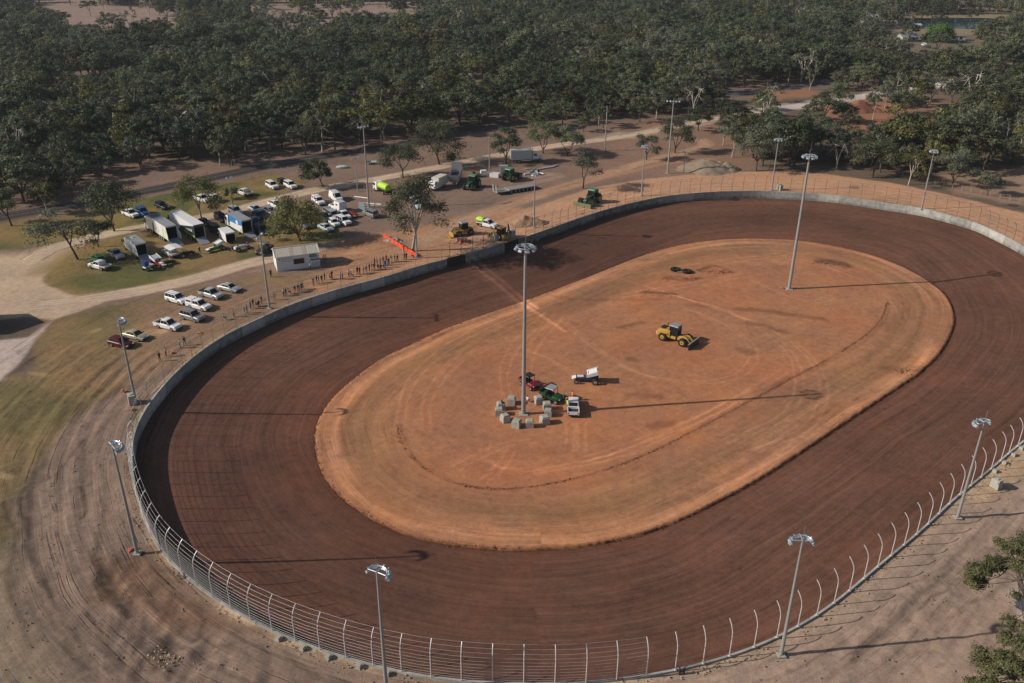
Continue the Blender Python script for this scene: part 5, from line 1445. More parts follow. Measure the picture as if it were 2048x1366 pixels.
# portable clutter near the low loader
o = thing('storage_cabinet', 'grey upright storage cabinet behind the green tractor', 'cabinet', G(1007, 348)); mb = MB(); mb.box((0, 0, 1.2), (2.4, 1.8, 2.4)); mb.build('cabinet_body', TRS, o); MB().box((0, 0, 2.45), (2.5, 1.9, .1)).build('cabinet_roof', TRG, o); MB().box((-.3, -.92, 1.2), (.9, .04, 1.9)).build('cabinet_door', GALV, o)
o = thing('feed_bin', 'white sided open bin left of the grey cabinet', 'bin', G(990, 354), -.3); mb = MB(); mb.box((0, -.9, .7), (2.6, .1, 1.3)); mb.box((0, .9, .6), (2.6, .1, 1.1)); mb.box((-1.3, 0, .6), (.1, 1.8, 1.1)); mb.box((1.3, 0, .6), (.1, 1.8, 1.1)); mb.build('bin_wall', TRW, o); MB().box((0, 0, .5), (2.5, 1.7, .7)).build('contents', paint('hay_green', (.14, .15, .08), .9), o)
o = thing('spray_unit', 'white tank implement behind the tractor nearest the tipper', 'implement', G(967, 352), .2); MB().box((0, 0, 1.1), (1.7, 1.3, 1.2), 0, 0, 0, (.9, .9)).build('tank', TRW, o); mb = MB(); mb.box((0, 0, .4), (2.2, .2, .2))
for k in range(6): mb.tube([(-1.6 + k * .6, -1.6, .3), (-1.4 + k * .6, .6, .5)], .06, 5)
mb.build('frame', GALV, o)
o = thing('mower_implement', 'red and brown implement standing behind the tractor bonnet', 'implement', G(948, 354), .1); MB().box((0, 0, .9), (1.1, .8, 1.6), 0, 0, 0, (.8, .7)).build('hopper', paint('faded_red', (.4, .08, .06), .6), o); MB().dome((1.3, .3, .5), (.9, .8, .6), 9, 4).build('straw_bundle', paint('straw', (.3, .22, .1), .9), o)
for k in range(9):
    a = .45 + .1 * (k % 3); g = G(1056 + (k % 5) * 6, 349 - (k // 5) * 4 - (k % 3))
    o = MB().tube([(-1.2, 0, 0), (1.2, 0, .02)], .22, 8).build('scrap_pipe', [WHITE, CONC, paint('scrap_pink', (.5, .36, .32), .8), GALV][k % 4]); o.location = (g[0], g[1], .24 + .4 * (k % 2)); o.rotation_euler.z = a + k * .5
    tag(o, 'short piece of scrap pipe in the loose heap right of the green tractor', 'pipe', 'scrap pipes in the heap')
for k in range(3):
    g = G(1090 + k * 5, 338 - k * 1.5); o = MB().tube([(-3.2, 0, 0), (3.2, 0, 0)], .2, 8).build('long_pipe', paint('pale_pipe', (.5, .47, .38), .8)); o.location = (g[0], g[1], .22); o.rotation_euler.z = .55 + .05 * k
    tag(o, 'long pale pipe lying at the end of the scrap heap', 'pipe', 'long pale pipes by the heap')
for k, (x, y) in enumerate([(722, 396), (738, 408), (748, 409), (757, 412), (733, 413)]):
    g = G(x, y); o = MB().tube([(-2, 0, 0), (2, 0, 0)], .16, 8).build('long_pipe', [TRW, WOOD, TRW, CONC, WOOD][k]); o.location = (g[0], g[1], .18); o.rotation_euler.z = -.35 + .06 * k
    tag(o, 'pale pipe or pole lying on brown ground behind the grey wagon', 'pipe', 'pipes lying behind the grey wagon')
o = thing('leaning_panel', 'blue-grey upturned panel leaning at the foot of the tall pit light pole', 'panel', G(724, 420), -.6); MB().box((0, 0, .9), (2.6, .12, 2.2), 0, 0, .1, (.7, 1)).build('panel_sheet', paint('bluegrey_sheet', (.24, .32, .36), .5, .2), o); MB().tube([(-1, .1, 0), (-.6, .6, 1.2)], .05, 5).build('prop', GALV, o)
o = thing('kart_trailer', 'small trailer loaded with a red covered kart behind the packed cars', 'trailer', G(704, 434), -.35); MB().box((0, 0, .6), (3.0, 1.7, .14)).build('trailer_bed', GALV, o); MB().loft([side_ring(-1.1, .6, .7, 1.0), side_ring(0, .7, .7, 1.5), side_ring(1.2, .5, .7, .95)]).build('red_cover', PAINTS['red'], o); axle(o, 0, 1.9, .33)
o = thing('flat_trailer', 'low empty trailer on pale ground above the gravel road', 'trailer', G(742, 328), .1); MB().box((0, 0, .7), (3.4, 1.9, .16)).build('trailer_bed', TRS, o); axle(o, 0, 2.1, .36); MB().tube([(1.7, 0, .7), (3.0, 0, .6)], .06, 5).build('drawbar', GALV, o); MB().box((-1.5, 0, 1.2), (.08, 1.8, .9)).build('headboard', DARKST, o)
o = thing('upturned_boat', 'pale blue upturned boat shape lying beside the fence at the tree line', 'boat', G(685, 336), .1); MB().dome((0, 0, .35), (1.9, .8, .5), 10, 5).build('hull', paint('pale_blue_hull', (.45, .52, .55), .5), o); MB().tube([(-1.9, 0, .25), (1.9, 0, .25)], .06, 5).build('keel', WHITE, o)
for k, (x, y) in enumerate([(918, 482), (924, 484), (930, 482), (935, 484)]):
    o = MB().box((0, 0, .4), (1.3, .4, .8), 0, 0, 0, (1, .4)).build('road_barrier', paint('barrier_red', (.5, .1, .08), .6) if k % 2 else paint('barrier_pale', (.55, .42, .36), .7)); o.location = G(x, y); o.rotation_euler.z = .5 + k * .4
    tag(o, ('red' if k % 2 else 'pale pink') + ' plastic barrier lying in the heap beside the dusty tool carrier', 'barrier', ('red' if k % 2 else 'pale') + ' plastic barriers')
o = MB(); 
for a in range(4): o.tube([(a * .5 - .8, 0, 0), (a * .5 - .8, .1, 1.1)], .04, 5)
o.tube([(-.9, .1, 1.1), (.9, .1, 1.1)], .05, 5); o.tube([(-.9, .05, .5), (.9, .05, .5)], .04, 5)
o = o.build('barrier_frame', TRS); o.location = G(950, 488); o.rotation_euler.z = .6; tag(o, 'pale metal barrier frame between the red barriers and the short wall', 'barrier')
# orange mesh barrier
g0, g1 = G(766, 474), G(832, 514); d = g1 - g0; L = np.linalg.norm(d)
o = thing('mesh_barrier', 'bright orange plastic mesh barrier running down to the track fence', 'barrier', g0, math.atan2(d[1], d[0]))
mb = MB(); nx = 60
for i in range(nx):
    for j in range(2):
        mb.box((L * (i + .5) / nx, .05 * math.sin(i * .9), .22 + j * .48 + .04 * math.sin(i * .5)), (L / nx * 1.02, .03, .46 - .0))
mb.build('mesh_sheet', ORANGE, o)['kind'] = 'stuff'
for k in range(9): MB().tube([(L * k / 8, .06, 0), (L * k / 8, .06, 1.25)], .035, 5).build('star_picket', DARKST, o)
# orange safety mesh wrapped at pole feet / small cones
for (x, y), zz, l in (((264, 1101), 0, 'orange safety mesh bundle beside the left near light pole'), ((1592, 578), ZI, 'reddish rubble lump right of the far infield pole'), ((1566, 577), ZI, 'reddish rubble lump left of the far infield pole'), ((249, 782), 0, 'orange safety mesh scrap above the grey concrete block'), ((263, 820), 0, 'red painted patch of rubble below the grey concrete block'), ((342, 705), 0, 'orange safety mesh scrap by two people on the dirt'), ((400, 667), 0, 'orange safety mesh scrap below the grey wagon')):
    mb = MB()
    for k in range(9): mb.box((random.uniform(-.5, .5), random.uniform(-.4, .4), random.uniform(.08, .45)), (random.uniform(.2, .6), random.uniform(.15, .4), random.uniform(.1, .35)), 0, random.uniform(0, 3), random.uniform(-.5, .5), (.8, .7))
    o = mb.build('safety_mesh' if zz == 0 else 'rubble', paint('faded_orange_mesh', (.6, .16, .09), .8) if 'orange' in l else paint('red_rubble', (.42, .14, .09), .9)); o.location = G(x, y, zz); o.scale = (.8, .8, .55); tag(o, l, 'mesh scrap' if 'mesh' in l else 'rubble')
for (x, y), l in (((360, 1157), 'pair of short pale posts standing on brown dirt behind the cabled fence'), ((1358, 1349), 'short dark survey post on the ground beside the near wall')):
    mb = MB(); mb.box((0, 0, .5), (.12, .16, 1.0)); mb.box((.5, .1, .4), (.12, .16, .8)); mb.box((.25, .05, .3), (.5, .06, .08)); o = mb.build('marker_post', GALV if 'pale' in l else DARKST); o.location = G(x, y); tag(o, l, 'post')


# ---------------------------------------------------------------- white shed
def shed():
    a = G(555, 543.5); b = G(640, 532.5); c = G(541.5, 527)
    ux = b - a; L = np.linalg.norm(ux); rz = math.atan2(ux[1], ux[0]); Wd = np.linalg.norm(c - a) * .95
    r = thing('white_shed', 'white metal shed with cream gable roof and green lettering beside the spectators', 'shed', a, rz)
    h, rg = 3.15, 4.15
    CREAM = paint('roof_cream', (.5, .47, .41), .6, 0, .07); WALLW = paint('shed_white', (.66, .69, .72), .55, 0, .04)
    mb = MB()
    V = [(0, 0, 0), (L, 0, 0), (L, Wd, 0), (0, Wd, 0), (0, 0, h), (L, 0, h), (L, Wd, h), (0, Wd, h), (0, Wd / 2, rg), (L, Wd / 2, rg)]
    mb.add(V, [(0, 1, 5, 4), (1, 2, 6, 9, 5), (2, 3, 7, 6), (3, 0, 4, 8, 7), (3, 2, 1, 0)]); mb.build('wall', WALLW, r)
    n = 36
    for s in (0, 1):
        mb = MB(); e = Wd * (1 + .04) if s else -Wd * .04; he = h - .04
        for k in range(n):
            x0, x1 = -.15 + (L + .3) * k / n, -.15 + (L + .3) * (k + 1) / n; up = .03 if k % 2 else 0
            q = [(x0, e, he + up), (x1, e, he + up), (x1, Wd / 2, rg + up + .02), (x0, Wd / 2, rg + up + .02)]
            mb.slab(q if not s else q[::-1], .05)
        mb.build('roof', CREAM, r)
    SKY_ = paint('roof_skylight', (.44, .36, .28), .4)
    for x in (L * .33, L * .63): MB().slab([(x, -.1, h + .06), (x + .75, -.1, h + .06), (x + .75, Wd / 2 - .1, rg + .07), (x, Wd / 2 - .1, rg + .07)], .03).build('skylight', SKY_, r)
    CRT = paint('trim_cream', (.62, .58, .46), .5)
    mb = MB(); mb.tube([(-.15, Wd / 2, rg + .12), (L + .15, Wd / 2, rg + .12)], .13, 6); mb.build('ridge_cap', CRT, r)
    for x in (-.16, L + .16):
        MB().tube([(x, -.1, h + .02), (x, Wd / 2, rg + .1), (x, Wd + .1, h + .02)], .1, 5).build('barge_board', CRT, r)
    wf = MB(); wf.box((L * .52, -.03, 1.75), (2.3, .08, 1.25)); wf = wf.build('window', GALV, r); MB().box((L * .52, -.08, 1.75), (2.1, .04, 1.05)).build('pane', GLASS, wf)
    GR = paint('sign_green', (.02, .13, .12), .5); BL = paint('sign_faded_blue', (.24, .33, .46), .6)
    # worn club lettering: two slanted dark green lines with a thin line below, faded blue marks at the left
    sg = MB()
    for row, (z, x0, x1) in enumerate(((2.78, .77, .93), (2.42, .765, .94))):
        x = L * x0; k = 0
        while x < L * x1:
            wd = (.34, .26, .4, .3, .22)[k % 5]
            sg.slab([(x, -.012, z - .14), (x + wd, -.012, z - .14), (x + wd + .08, -.012, z + .15), (x + .08, -.012, z + .15)], .012); x += wd + .035; k += 1
    for k in range(9): sg.slab([(L * .8 + k * .2, -.012, 1.93), (L * .8 + k * .2 + .15, -.012, 1.93), (L * .8 + k * .2 + .15, -.012, 2.02), (L * .8 + k * .2, -.012, 2.02)], .012)
    sg.build('green_lettering', GR, r)
    sg = MB(); sg.slab([(L * .06, -.012, 2.4), (L * .09, -.012, 2.4), (L * .09, -.012, 2.75), (L * .06, -.012, 2.75)], .012)
    for k in range(14): sg.slab([(L * .12 + (k % 7) * .33, -.012, 2.45 - .5 * (k // 7)), (L * .12 + (k % 7) * .33 + .2, -.012, 2.5 - .5 * (k // 7)), (L * .12 + (k % 7) * .33 + .22, -.012, 2.7 - .5 * (k // 7)), (L * .12 + (k % 7) * .33 + .03, -.012, 2.68 - .5 * (k // 7))], .012)
    sg.build('blue_lettering', BL, r)
    lw = MB(); lw.slab([(L * .78, -1.1, 1.62), (L * 1.0, -1.1, 1.62), (L * 1.0, 0, 1.75), (L * .78, 0, 1.75)], .05); lw.build('lean_to_roof', paint('lean_to_grey', (.2, .23, .24), .6), r)
    fr = MB()
    for k in range(6): fr.tube([(L * (.79 + .04 * k), -1.0, 0), (L * (.79 + .04 * k), -1.0, 1.62)], .06, 5)
    fr.build('lean_to_posts', TRS, r)
    MB().box((L + .03, Wd * .4, 1.05), (.06, 1.0, 2.1)).build('door', DKB, r)
    return r


shed()
o = thing('pole_pile', 'pile of grey poles lying in the shade right of the white shed', 'poles', G(668, 523), .3); mb = MB()
for k in range(10): mb.tube([(-1.8, -.6 + k * .13, .1 + .05 * (k % 3)), (1.6 + .3 * (k % 2), -.5 + k * .12, .15)], .05, 5)
mb.build('poles', GALV, o)
# hall whose gable shadow falls on the pale paving at the left edge
a = G(-30, 655); 
r_ = thing('white_hall', 'white gabled hall standing just beyond the paved corner at the left edge', 'hall', (a[0] - 7.2, a[1], 0), 0.13)
V = [(-7, -4.2, 0), (7, -4.2, 0), (7, 4.2, 0), (-7, 4.2, 0), (-7, -4.2, 3.3), (7, -4.2, 3.3), (7, 4.2, 3.3), (-7, 4.2, 3.3), (-7, 0, 5.6), (7, 0, 5.6)]
MB().add(V, [(0, 1, 5, 4), (1, 2, 6, 9, 5), (2, 3, 7, 6), (3, 0, 4, 8, 7), (3, 2, 1, 0)]).build('wall', WHITE, r_)
for s in (-1, 1): MB().slab([(-7.2, s * 4.5, 3.16), (7.1, s * 4.5, 3.16), (7.1, 0, 5.65), (-7.2, 0, 5.65)] if s < 0 else [(-7.2, 0, 5.65), (7.1, 0, 5.65), (7.1, s * 4.5, 3.16), (-7.2, s * 4.5, 3.16)], .08).build('roof', TRG, r_)


# ---------------------------------------------------------------- people
def person_mesh(pose):
    J = {'hip': (0, 0, .95), 'waist': (0, 0, 1.12), 'chest': (.01, 0, 1.36), 'neck': (.0, 0, 1.5), 'head': (.02, 0, 1.6), 'crown': (.02, 0, 1.75), 'nose': (.12, 0, 1.63)}
    R = {'hip': .145, 'waist': .13, 'chest': .16, 'neck': .06, 'head': .085, 'crown': .075, 'nose': .02}
    Ed = [('hip', 'waist'), ('waist', 'chest'), ('chest', 'neck'), ('neck', 'head'), ('head', 'crown'), ('head', 'nose')]
    for s, t in ((-1, 'l'), (1, 'r')):
        st = {'stand': (0, 0), 'walk': (.22 * s, .1), 'fold': (0, 0), 'sit': (.42, 0)}[pose][0]
        J['hipj' + t] = (0, s * .1, .9); R['hipj' + t] = .1
        if pose == 'sit': kn, an, to = (.42, s * .14, .5), (.4, s * .14, .09), (.56, s * .15, .04)
        else: kn, an, to = (st * .5 + .02, s * .11, .5), (st - .02, s * .12, .09), (st + .14, s * .14, .04)
        J['knee' + t] = kn; J['ank' + t] = an; J['toe' + t] = to; R['knee' + t] = .068; R['ank' + t] = .048; R['toe' + t] = .042
        J['sh' + t] = (0, s * .2, 1.42); R['sh' + t] = .068
        if pose == 'fold': el, wr, ha = (.06, s * .27, 1.15), (.24, s * .05, 1.2), (.23, -s * .06, 1.22)
        elif pose == 'walk': el, wr, ha = (-.1 * s, s * .26, 1.14), (-.02 * s + .1, s * .25, .9), (.0 - .02 * s + .12, s * .25, .8)
        else: el, wr, ha = (-.02, s * .27, 1.14), (.06, s * .27, .9), (.08, s * .26, .8)
        if pose == 'sit': wr, ha = (.22, s * .2, 1.0), (.32, s * .16, .98)
        J['el' + t] = el; J['wr' + t] = wr; J['ha' + t] = ha; R['el' + t] = .045; R['wr' + t] = .033; R['ha' + t] = .038
        Ed += [('hip', 'hipj' + t), ('hipj' + t, 'knee' + t), ('knee' + t, 'ank' + t), ('ank' + t, 'toe' + t), ('chest', 'sh' + t), ('sh' + t, 'el' + t), ('el' + t, 'wr' + t), ('wr' + t, 'ha' + t)]
    ks = list(J); me = bpy.data.meshes.new('body_frame')
    dz = -.42 if pose == 'sit' else 0
    me.from_pydata([(x, y, z + (dz if k not in [a + b for a in ('knee', 'ank', 'toe') for b in 'lr'] else 0)) for k, (x, y, z) in J.items()], [(ks.index(a), ks.index(b)) for a, b in Ed], [])
    o = bpy.data.objects.new('tmp', me); COL.objects.link(o); o.modifiers.new('s', 'SKIN'); sv = me.skin_vertices[0].data
    for i, k in enumerate(ks): sv[i].radius = (R[k] * (.8 if k in ('chest', 'waist', 'hip') else 1), R[k] * (1.15 if k in ('chest', 'waist', 'hip') else 1)); sv[i].use_root = (k == 'hip')
    sb = o.modifiers.new('u', 'SUBSURF'); sb.levels = 1
    bm = bpy.data.meshes.new_from_object(o.evaluated_get(bpy.context.evaluated_depsgraph_get())); bpy.data.objects.remove(o)
    for n in ('skin', 'shirt', 'trousers', 'shoes'): bm.materials.append(SK[n])
    for p in bm.polygons:
        c = p.center; z = c.z - dz
        if pose == 'sit': leg = c.z < .62 and (c.x > .1 or c.z < .5); z2 = c.z
        else: leg = z < 1.0 and abs(c.y) < .21; z2 = z
        if z > 1.47: m = 0
        elif leg: m = 3 if z2 < .1 else 2
        elif abs(c.y) > .22 and z < 1.2: m = 0
        else: m = 1
        p.material_index = m; p.use_smooth = True
    bm.name = 'person_body'
    hr = MB(); hr.dome((.0, 0, 1.665 + dz), (.105, .092, .11), 9, 5); hm = hr.mesh('hair', SK['hair'], 60)
    return bm, hm


SK = {'skin': paint('skin_tone', (.42, .25, .17), .6), 'shirt': paint('shirt_cloth', (.1, .1, .1), .9), 'trousers': paint('trouser_cloth', (.05, .05, .06), .9), 'shoes': paint('shoe', (.03, .03, .03), .8), 'hair': paint('hair_brown', (.04, .025, .018), .8)}
CL = {'black': (.012, .012, .014), 'navy': (.02, .025, .06), 'white': (.7, .7, .7), 'red': (.35, .03, .03), 'orange': (.7, .2, .03), 'hi-vis yellow': (.55, .7, .06), 'blue': (.05, .12, .35), 'purple': (.12, .06, .2), 'dark green': (.03, .06, .03), 'olive': (.12, .11, .05), 'grey': (.18, .18, .19), 'teal': (.03, .1, .12), 'light blue': (.3, .4, .5), 'pink': (.5, .22, .22), 'brown': (.1, .06, .04), 'maroon': (.15, .015, .03)}
CM = {k: paint('cloth_' + k.replace(' ', '_').replace('-', '_'), v, .9, 0, .15) for k, v in CL.items()}
POSES = {p: person_mesh(p) for p in ('stand', 'walk', 'fold', 'sit')}
HAIRS = [SK['hair'], paint('hair_dark', (.012, .01, .01), .8), paint('hair_fair', (.2, .13, .06), .8), paint('cap_black', (.01, .01, .012), .7)]
ORD = ['first', 'second', 'third', 'fourth', 'fifth', 'sixth', 'seventh', 'eighth', 'ninth', 'tenth', 'eleventh', 'twelfth', 'thirteenth', 'fourteenth', 'fifteenth', 'sixteenth', 'seventeenth', 'eighteenth', 'nineteenth', 'twentieth', 'twenty-first', 'twenty-second', 'twenty-third', 'twenty-fourth', 'twenty-fifth', 'twenty-sixth', 'twenty-seventh', 'twenty-eighth', 'twenty-ninth', 'thirtieth', 'thirty-first', 'thirty-second']
CROWD = {
    'near maroon hatchback': [(320, 721.6, 'black', 'black', 'fold'), (332.6, 712.3, 'white', 'black', 'stand'), (361, 696.5, 'grey', 'navy', 'stand'), (370, 691, 'navy', 'blue', 'walk')],
    'below silver cars': [(448, 640, 'light blue', 'grey', 'sit'), (468, 634, 'purple', 'brown', 'stand'), (489.4, 629.8, 'light blue', 'light blue', 'stand'), (494.5, 626.3, 'teal', 'navy', 'stand'), (502, 618, 'black', 'black', 'stand'), (506.6, 614.8, 'navy', 'grey', 'fold'), (512, 613, 'grey', 'black', 'sit'), (517.6, 612, 'black', 'red', 'sit'), (523.7, 607.8, 'brown', 'maroon', 'stand')],
    'below shed corner': [(549.2, 600.3, 'black', 'black', 'fold'), (568, 592.7, 'white', 'black', 'stand'), (572.3, 591, 'navy', 'navy', 'stand'), (577.6, 588.3, 'purple', 'black', 'sit'), (590.3, 586.6, 'black', 'orange', 'stand'), (595.6, 584.8, 'navy', 'pink', 'fold'), (598.7, 583, 'black', 'maroon', 'stand'), (603, 580.4, 'teal', 'navy', 'stand'), (606, 578.7, 'dark green', 'black', 'walk')],
    'below shed window': [(627.2, 570.3, 'brown', 'maroon', 'stand'), (633.8, 567.2, 'black', 'grey', 'fold'), (638.2, 566.8, 'black', 'teal', 'stand'), (644, 564.6, 'black', 'black', 'stand'), (649.6, 560.2, 'dark green', 'black', 'stand'), (659.8, 559.3, 'brown', 'maroon', 'sit'), (664, 557.6, 'black', 'navy', 'fold'), (681.8, 559.6, 'white', 'black', 'stand'), (685.5, 558, 'purple', 'black', 'stand')],
    'by orange mesh barrier': [(698, 553.5, 'white', 'black', 'stand'), (702.4, 554, 'brown', 'grey', 'sit'), (715, 548.4, 'maroon', 'black', 'stand'), (719.5, 549.4, 'maroon', 'red', 'stand'), (727.5, 547.3, 'black', 'dark green', 'stand'), (733, 546, 'purple', 'navy', 'fold'), (739, 542, 'black', 'black', 'stand'), (743.7, 540.3, 'black', 'grey', 'fold'), (749, 540.3, 'teal', 'teal', 'stand'), (749.6, 530.6, 'black', 'black', 'stand'), (754.4, 530.5, 'brown', 'black', 'stand'), (756, 538.5, 'olive', 'red', 'sit'), (760.8, 531.5, 'teal', 'navy', 'fold'), (761.6, 539.4, 'maroon', 'black', 'sit'), (766.6, 527, 'olive', 'grey', 'stand'), (767, 538.5, 'red', 'pink', 'sit'), (770.5, 535, 'blue', 'blue', 'stand'), (774.5, 535, 'grey', 'blue', 'stand'), (773, 524.5, 'red', 'black', 'stand'), (777.6, 529.8, 'teal', 'black', 'stand'), (782.4, 524.5, 'olive', 'white', 'stand'), (790, 523.6, 'black', 'navy', 'stand'), (795, 524.4, 'brown', 'maroon', 'walk'), (809, 519.4, 'olive', 'olive', 'stand'), (813, 520, 'black', 'black', 'fold'), (824, 516.2, 'purple', 'navy', 'sit'), (808, 504, 'black', 'black', 'stand')],
}
LONE = [(542.3, 554.5, 0, 'black', 'black', 'stand', 'person in black standing alone left of the white shed front'), (621, 540.5, 0, 'white', 'navy', 'fold', 'person in white top under the shed lean-to'), (652.5, 523.5, 0, 'hi-vis yellow', 'navy', 'stand', 'person in hi-vis yellow vest in shade right of the shed'), (648.3, 524.3, 0, 'white', 'grey', 'stand', 'person in white top beside the hi-vis vest in shed shade'),
        (1130, 801, ZI, 'white', 'black', 'stand', 'person in white shirt and black trousers on the infield'), (1134, 811, ZI, 'orange', 'hi-vis yellow', 'stand', 'person in orange hi-vis standing behind the infield pickup bonnet'), (1144.5, 801, ZI, 'orange', 'orange', 'fold', 'person in orange close to the infield pickup front'), (1055, 805, ZI, 'white', 'red', 'sit', 'person in red trousers sitting behind the infield pole'),
        (430, 498, 0, 'hi-vis yellow', 'black', 'fold', 'person in hi-vis top at the green and white race car'), (400, 508, 0, 'black', 'navy', 'walk', 'person in black by the ramp of the white roofed trailer'), (306, 529, 0, 'red', 'navy', 'stand', 'person in red top at the silver truck ramp'), (496, 494, 0, 'grey', 'black', 'sit', 'person in grey crouching behind the white wingless race car'), (1000, 812, ZI + 1.2, 'black', 'navy', 'sit', 'person in dark clothes sitting on a concrete block')]


def person(x, y, z, top, bot, pose, label, k, group):
    bm, hm = POSES[pose]; g = G(x, y, z)
    if z > ZI and z < -1: g = G(1004, 820, ZI); g[2] = z - .36
    o = link('person', bm); o.location = g
    f = CENTRE - g[:2]; o.rotation_euler.z = math.atan2(f[1], f[0]) + ((k * 37) % 11 - 5) * .16
    s = .96 + .02 * (k % 5); o.scale = (s, s, s)
    for i, m in ((1, CM[top]), (2, CM[bot])): o.material_slots[i].link = 'OBJECT'; o.material_slots[i].material = m
    h = link('hair', hm, o); h.material_slots[0].link = 'OBJECT'; h.material_slots[0].material = HAIRS[k % 4]
    return tag(o, label, 'person', group)


kk = 0
for where, L in CROWD.items():
    for i, (x, y, t, b, p) in enumerate(sorted(L)):
        person(x, y, 0, t, b, p, f'person in {t} top and {b} {"shorts" if b in ("red", "orange", "pink", "white") else "trousers"}, {ORD[i]} from left {where}', kk, 'spectators along the track fence'); kk += 1
for x, y, z, t, b, p, l in LONE: person(x, y, z, t, b, p, l, kk, None); kk += 1

HAZE = .0001
# ---------------------------------------------------------------- heaps and loose earth
def heap(px, rx, ry, h, mat, label, seed, name='earth_heap', rz=0.0, rough=.7):
    """tipped loads: overlapping cones at their angle of repose"""
    r = np.random.default_rng(seed); n = 70
    u = np.linspace(-1.15, 1.15, n); X, Y = np.meshgrid(u, u); X = X.ravel() * rx; Y = Y.ravel() * ry
    z = np.full(X.shape, -9.0)
    for k in range(7):
        a = r.uniform(0, 6.28); q = math.sqrt(r.random()) * .6 if k else 0
        cx, cy, ch = q * rx * math.cos(a), q * ry * math.sin(a), h * (1 if k == 0 else r.uniform(.45, .9))
        d = np.hypot((X - cx) / rx, (Y - cy) / ry) * (1 + .3 * (fbm(X + 40, Y + 40, rx * .5, seed + k) - .5))
        z = np.maximum(z, ch - d * h * (1.05 + .25 * r.random()))
    z = z + rough * (fbm(X + 60, Y + 60, rx * .22, seed + 5, 4) - .5)
    z = np.where(np.hypot(X / rx, Y / ry) > 1.08, np.minimum(z, -.1), z)
    i = np.arange(n * n).reshape(n, n); F = np.stack([i[:-1, :-1], i[:-1, 1:], i[1:, 1:], i[1:, :-1]], -1).reshape(-1, 4)
    F = F[(z[F] > -.15).any(1)]; us = np.zeros(n * n, bool); us[F.ravel()] = True; rm = np.cumsum(us) - 1
    o = link(name, np_mesh(name, np.stack([X, Y, np.maximum(z, -.3)], 1)[us], rm[F], mat)); o.location = G(*px); o.rotation_euler.z = rz
    return tag(o, label, 'heap')


GRAVEL = paint('grey_gravel', (.25, .195, .14), .95, 0, .35, .8); SAND = paint('pale_sand', (.4, .3, .2), .95, 0, .3, .8); REDD = paint('red_earth', (.24, .1, .062), .95, 0, .35, .8)
heap((1416, 339), 10.0, 6.5, 3.0, GRAVEL, 'grey gravel heap at the edge of the far orange banking', 3, 'gravel_heap')
heap((1452, 339), 6, 4.5, 2.4, GRAVEL, 'smaller dark end of the gravel heap, right of the main grey heap', 8, 'gravel_heap')
heap((1050, 447), 6, 3.6, 2.0, paint('orange_sand', (.33, .2, .12), .95, 0, .3, .8), 'low sandy heap behind the thin light pole beside the backhoe', 5, 'sand_heap', .4)
heap((1716, 222), 11, 6, 4.5, REDD, 'red earth mound in the clearing below the pale road', 12)
heap((1785, 255), 7, 5, 2.6, REDD, 'smaller dark red mound in front of the red clearing', 15)
heap((790, 482), 2.6, 1.4, .8, paint('pink_rubble', (.33, .25, .22), .95, 0, .3, 3), 'pinkish rubble heap behind the orange mesh barrier', 17, 'rubble_heap')
heap((655, 352), 1.2, 1.2, .4, DARKST, 'low dark stump mound at the foot of the lone dark tree', 21, 'stump_mound')


def clods(name, paths, mat, dens, spread, size, label):
    V = []; F = []; n = 0
    for P, z, off in paths:
        ln = np.linalg.norm(np.diff(P, axis=0), axis=1).sum(); k = int(ln * dens)
        s = np.concatenate([[0], np.cumsum(np.linalg.norm(np.diff(P, axis=0), axis=1))])
        q = np.sort(rng.random(k)) * s[-1]
        q = q[fbm(q, q * 0, 4, 17) > .3]
        x = np.interp(q, s, P[:, 0]) + rng.normal(0, spread, len(q)) + off[0]; y = np.interp(q, s, P[:, 1]) + rng.normal(0, spread, len(q))
        for a, b in zip(x, y):
            r = size * (.4 + rng.random() ** 3 * 1.8)
            d = rng.normal(0, 1, (6, 3)) * .25 + np.array([(1, 0, 0), (-1, 0, 0), (0, 1, 0), (0, -1, 0), (0, 0, .8), (0, 0, -.6)])
            V.append(d * r + np.array([a, b, z + r * .3])); F += [(n + 0, n + 2, n + 4), (n + 2, n + 1, n + 4), (n + 1, n + 3, n + 4), (n + 3, n + 0, n + 4), (n + 2, n, n + 5), (n + 1, n + 2, n + 5), (n + 3, n + 1, n + 5), (n, n + 3, n + 5)]; n += 6
    o = link(name, np_mesh(name, np.concatenate(V), np.array(F), mat, False)); return tag(o, label, kind='stuff')


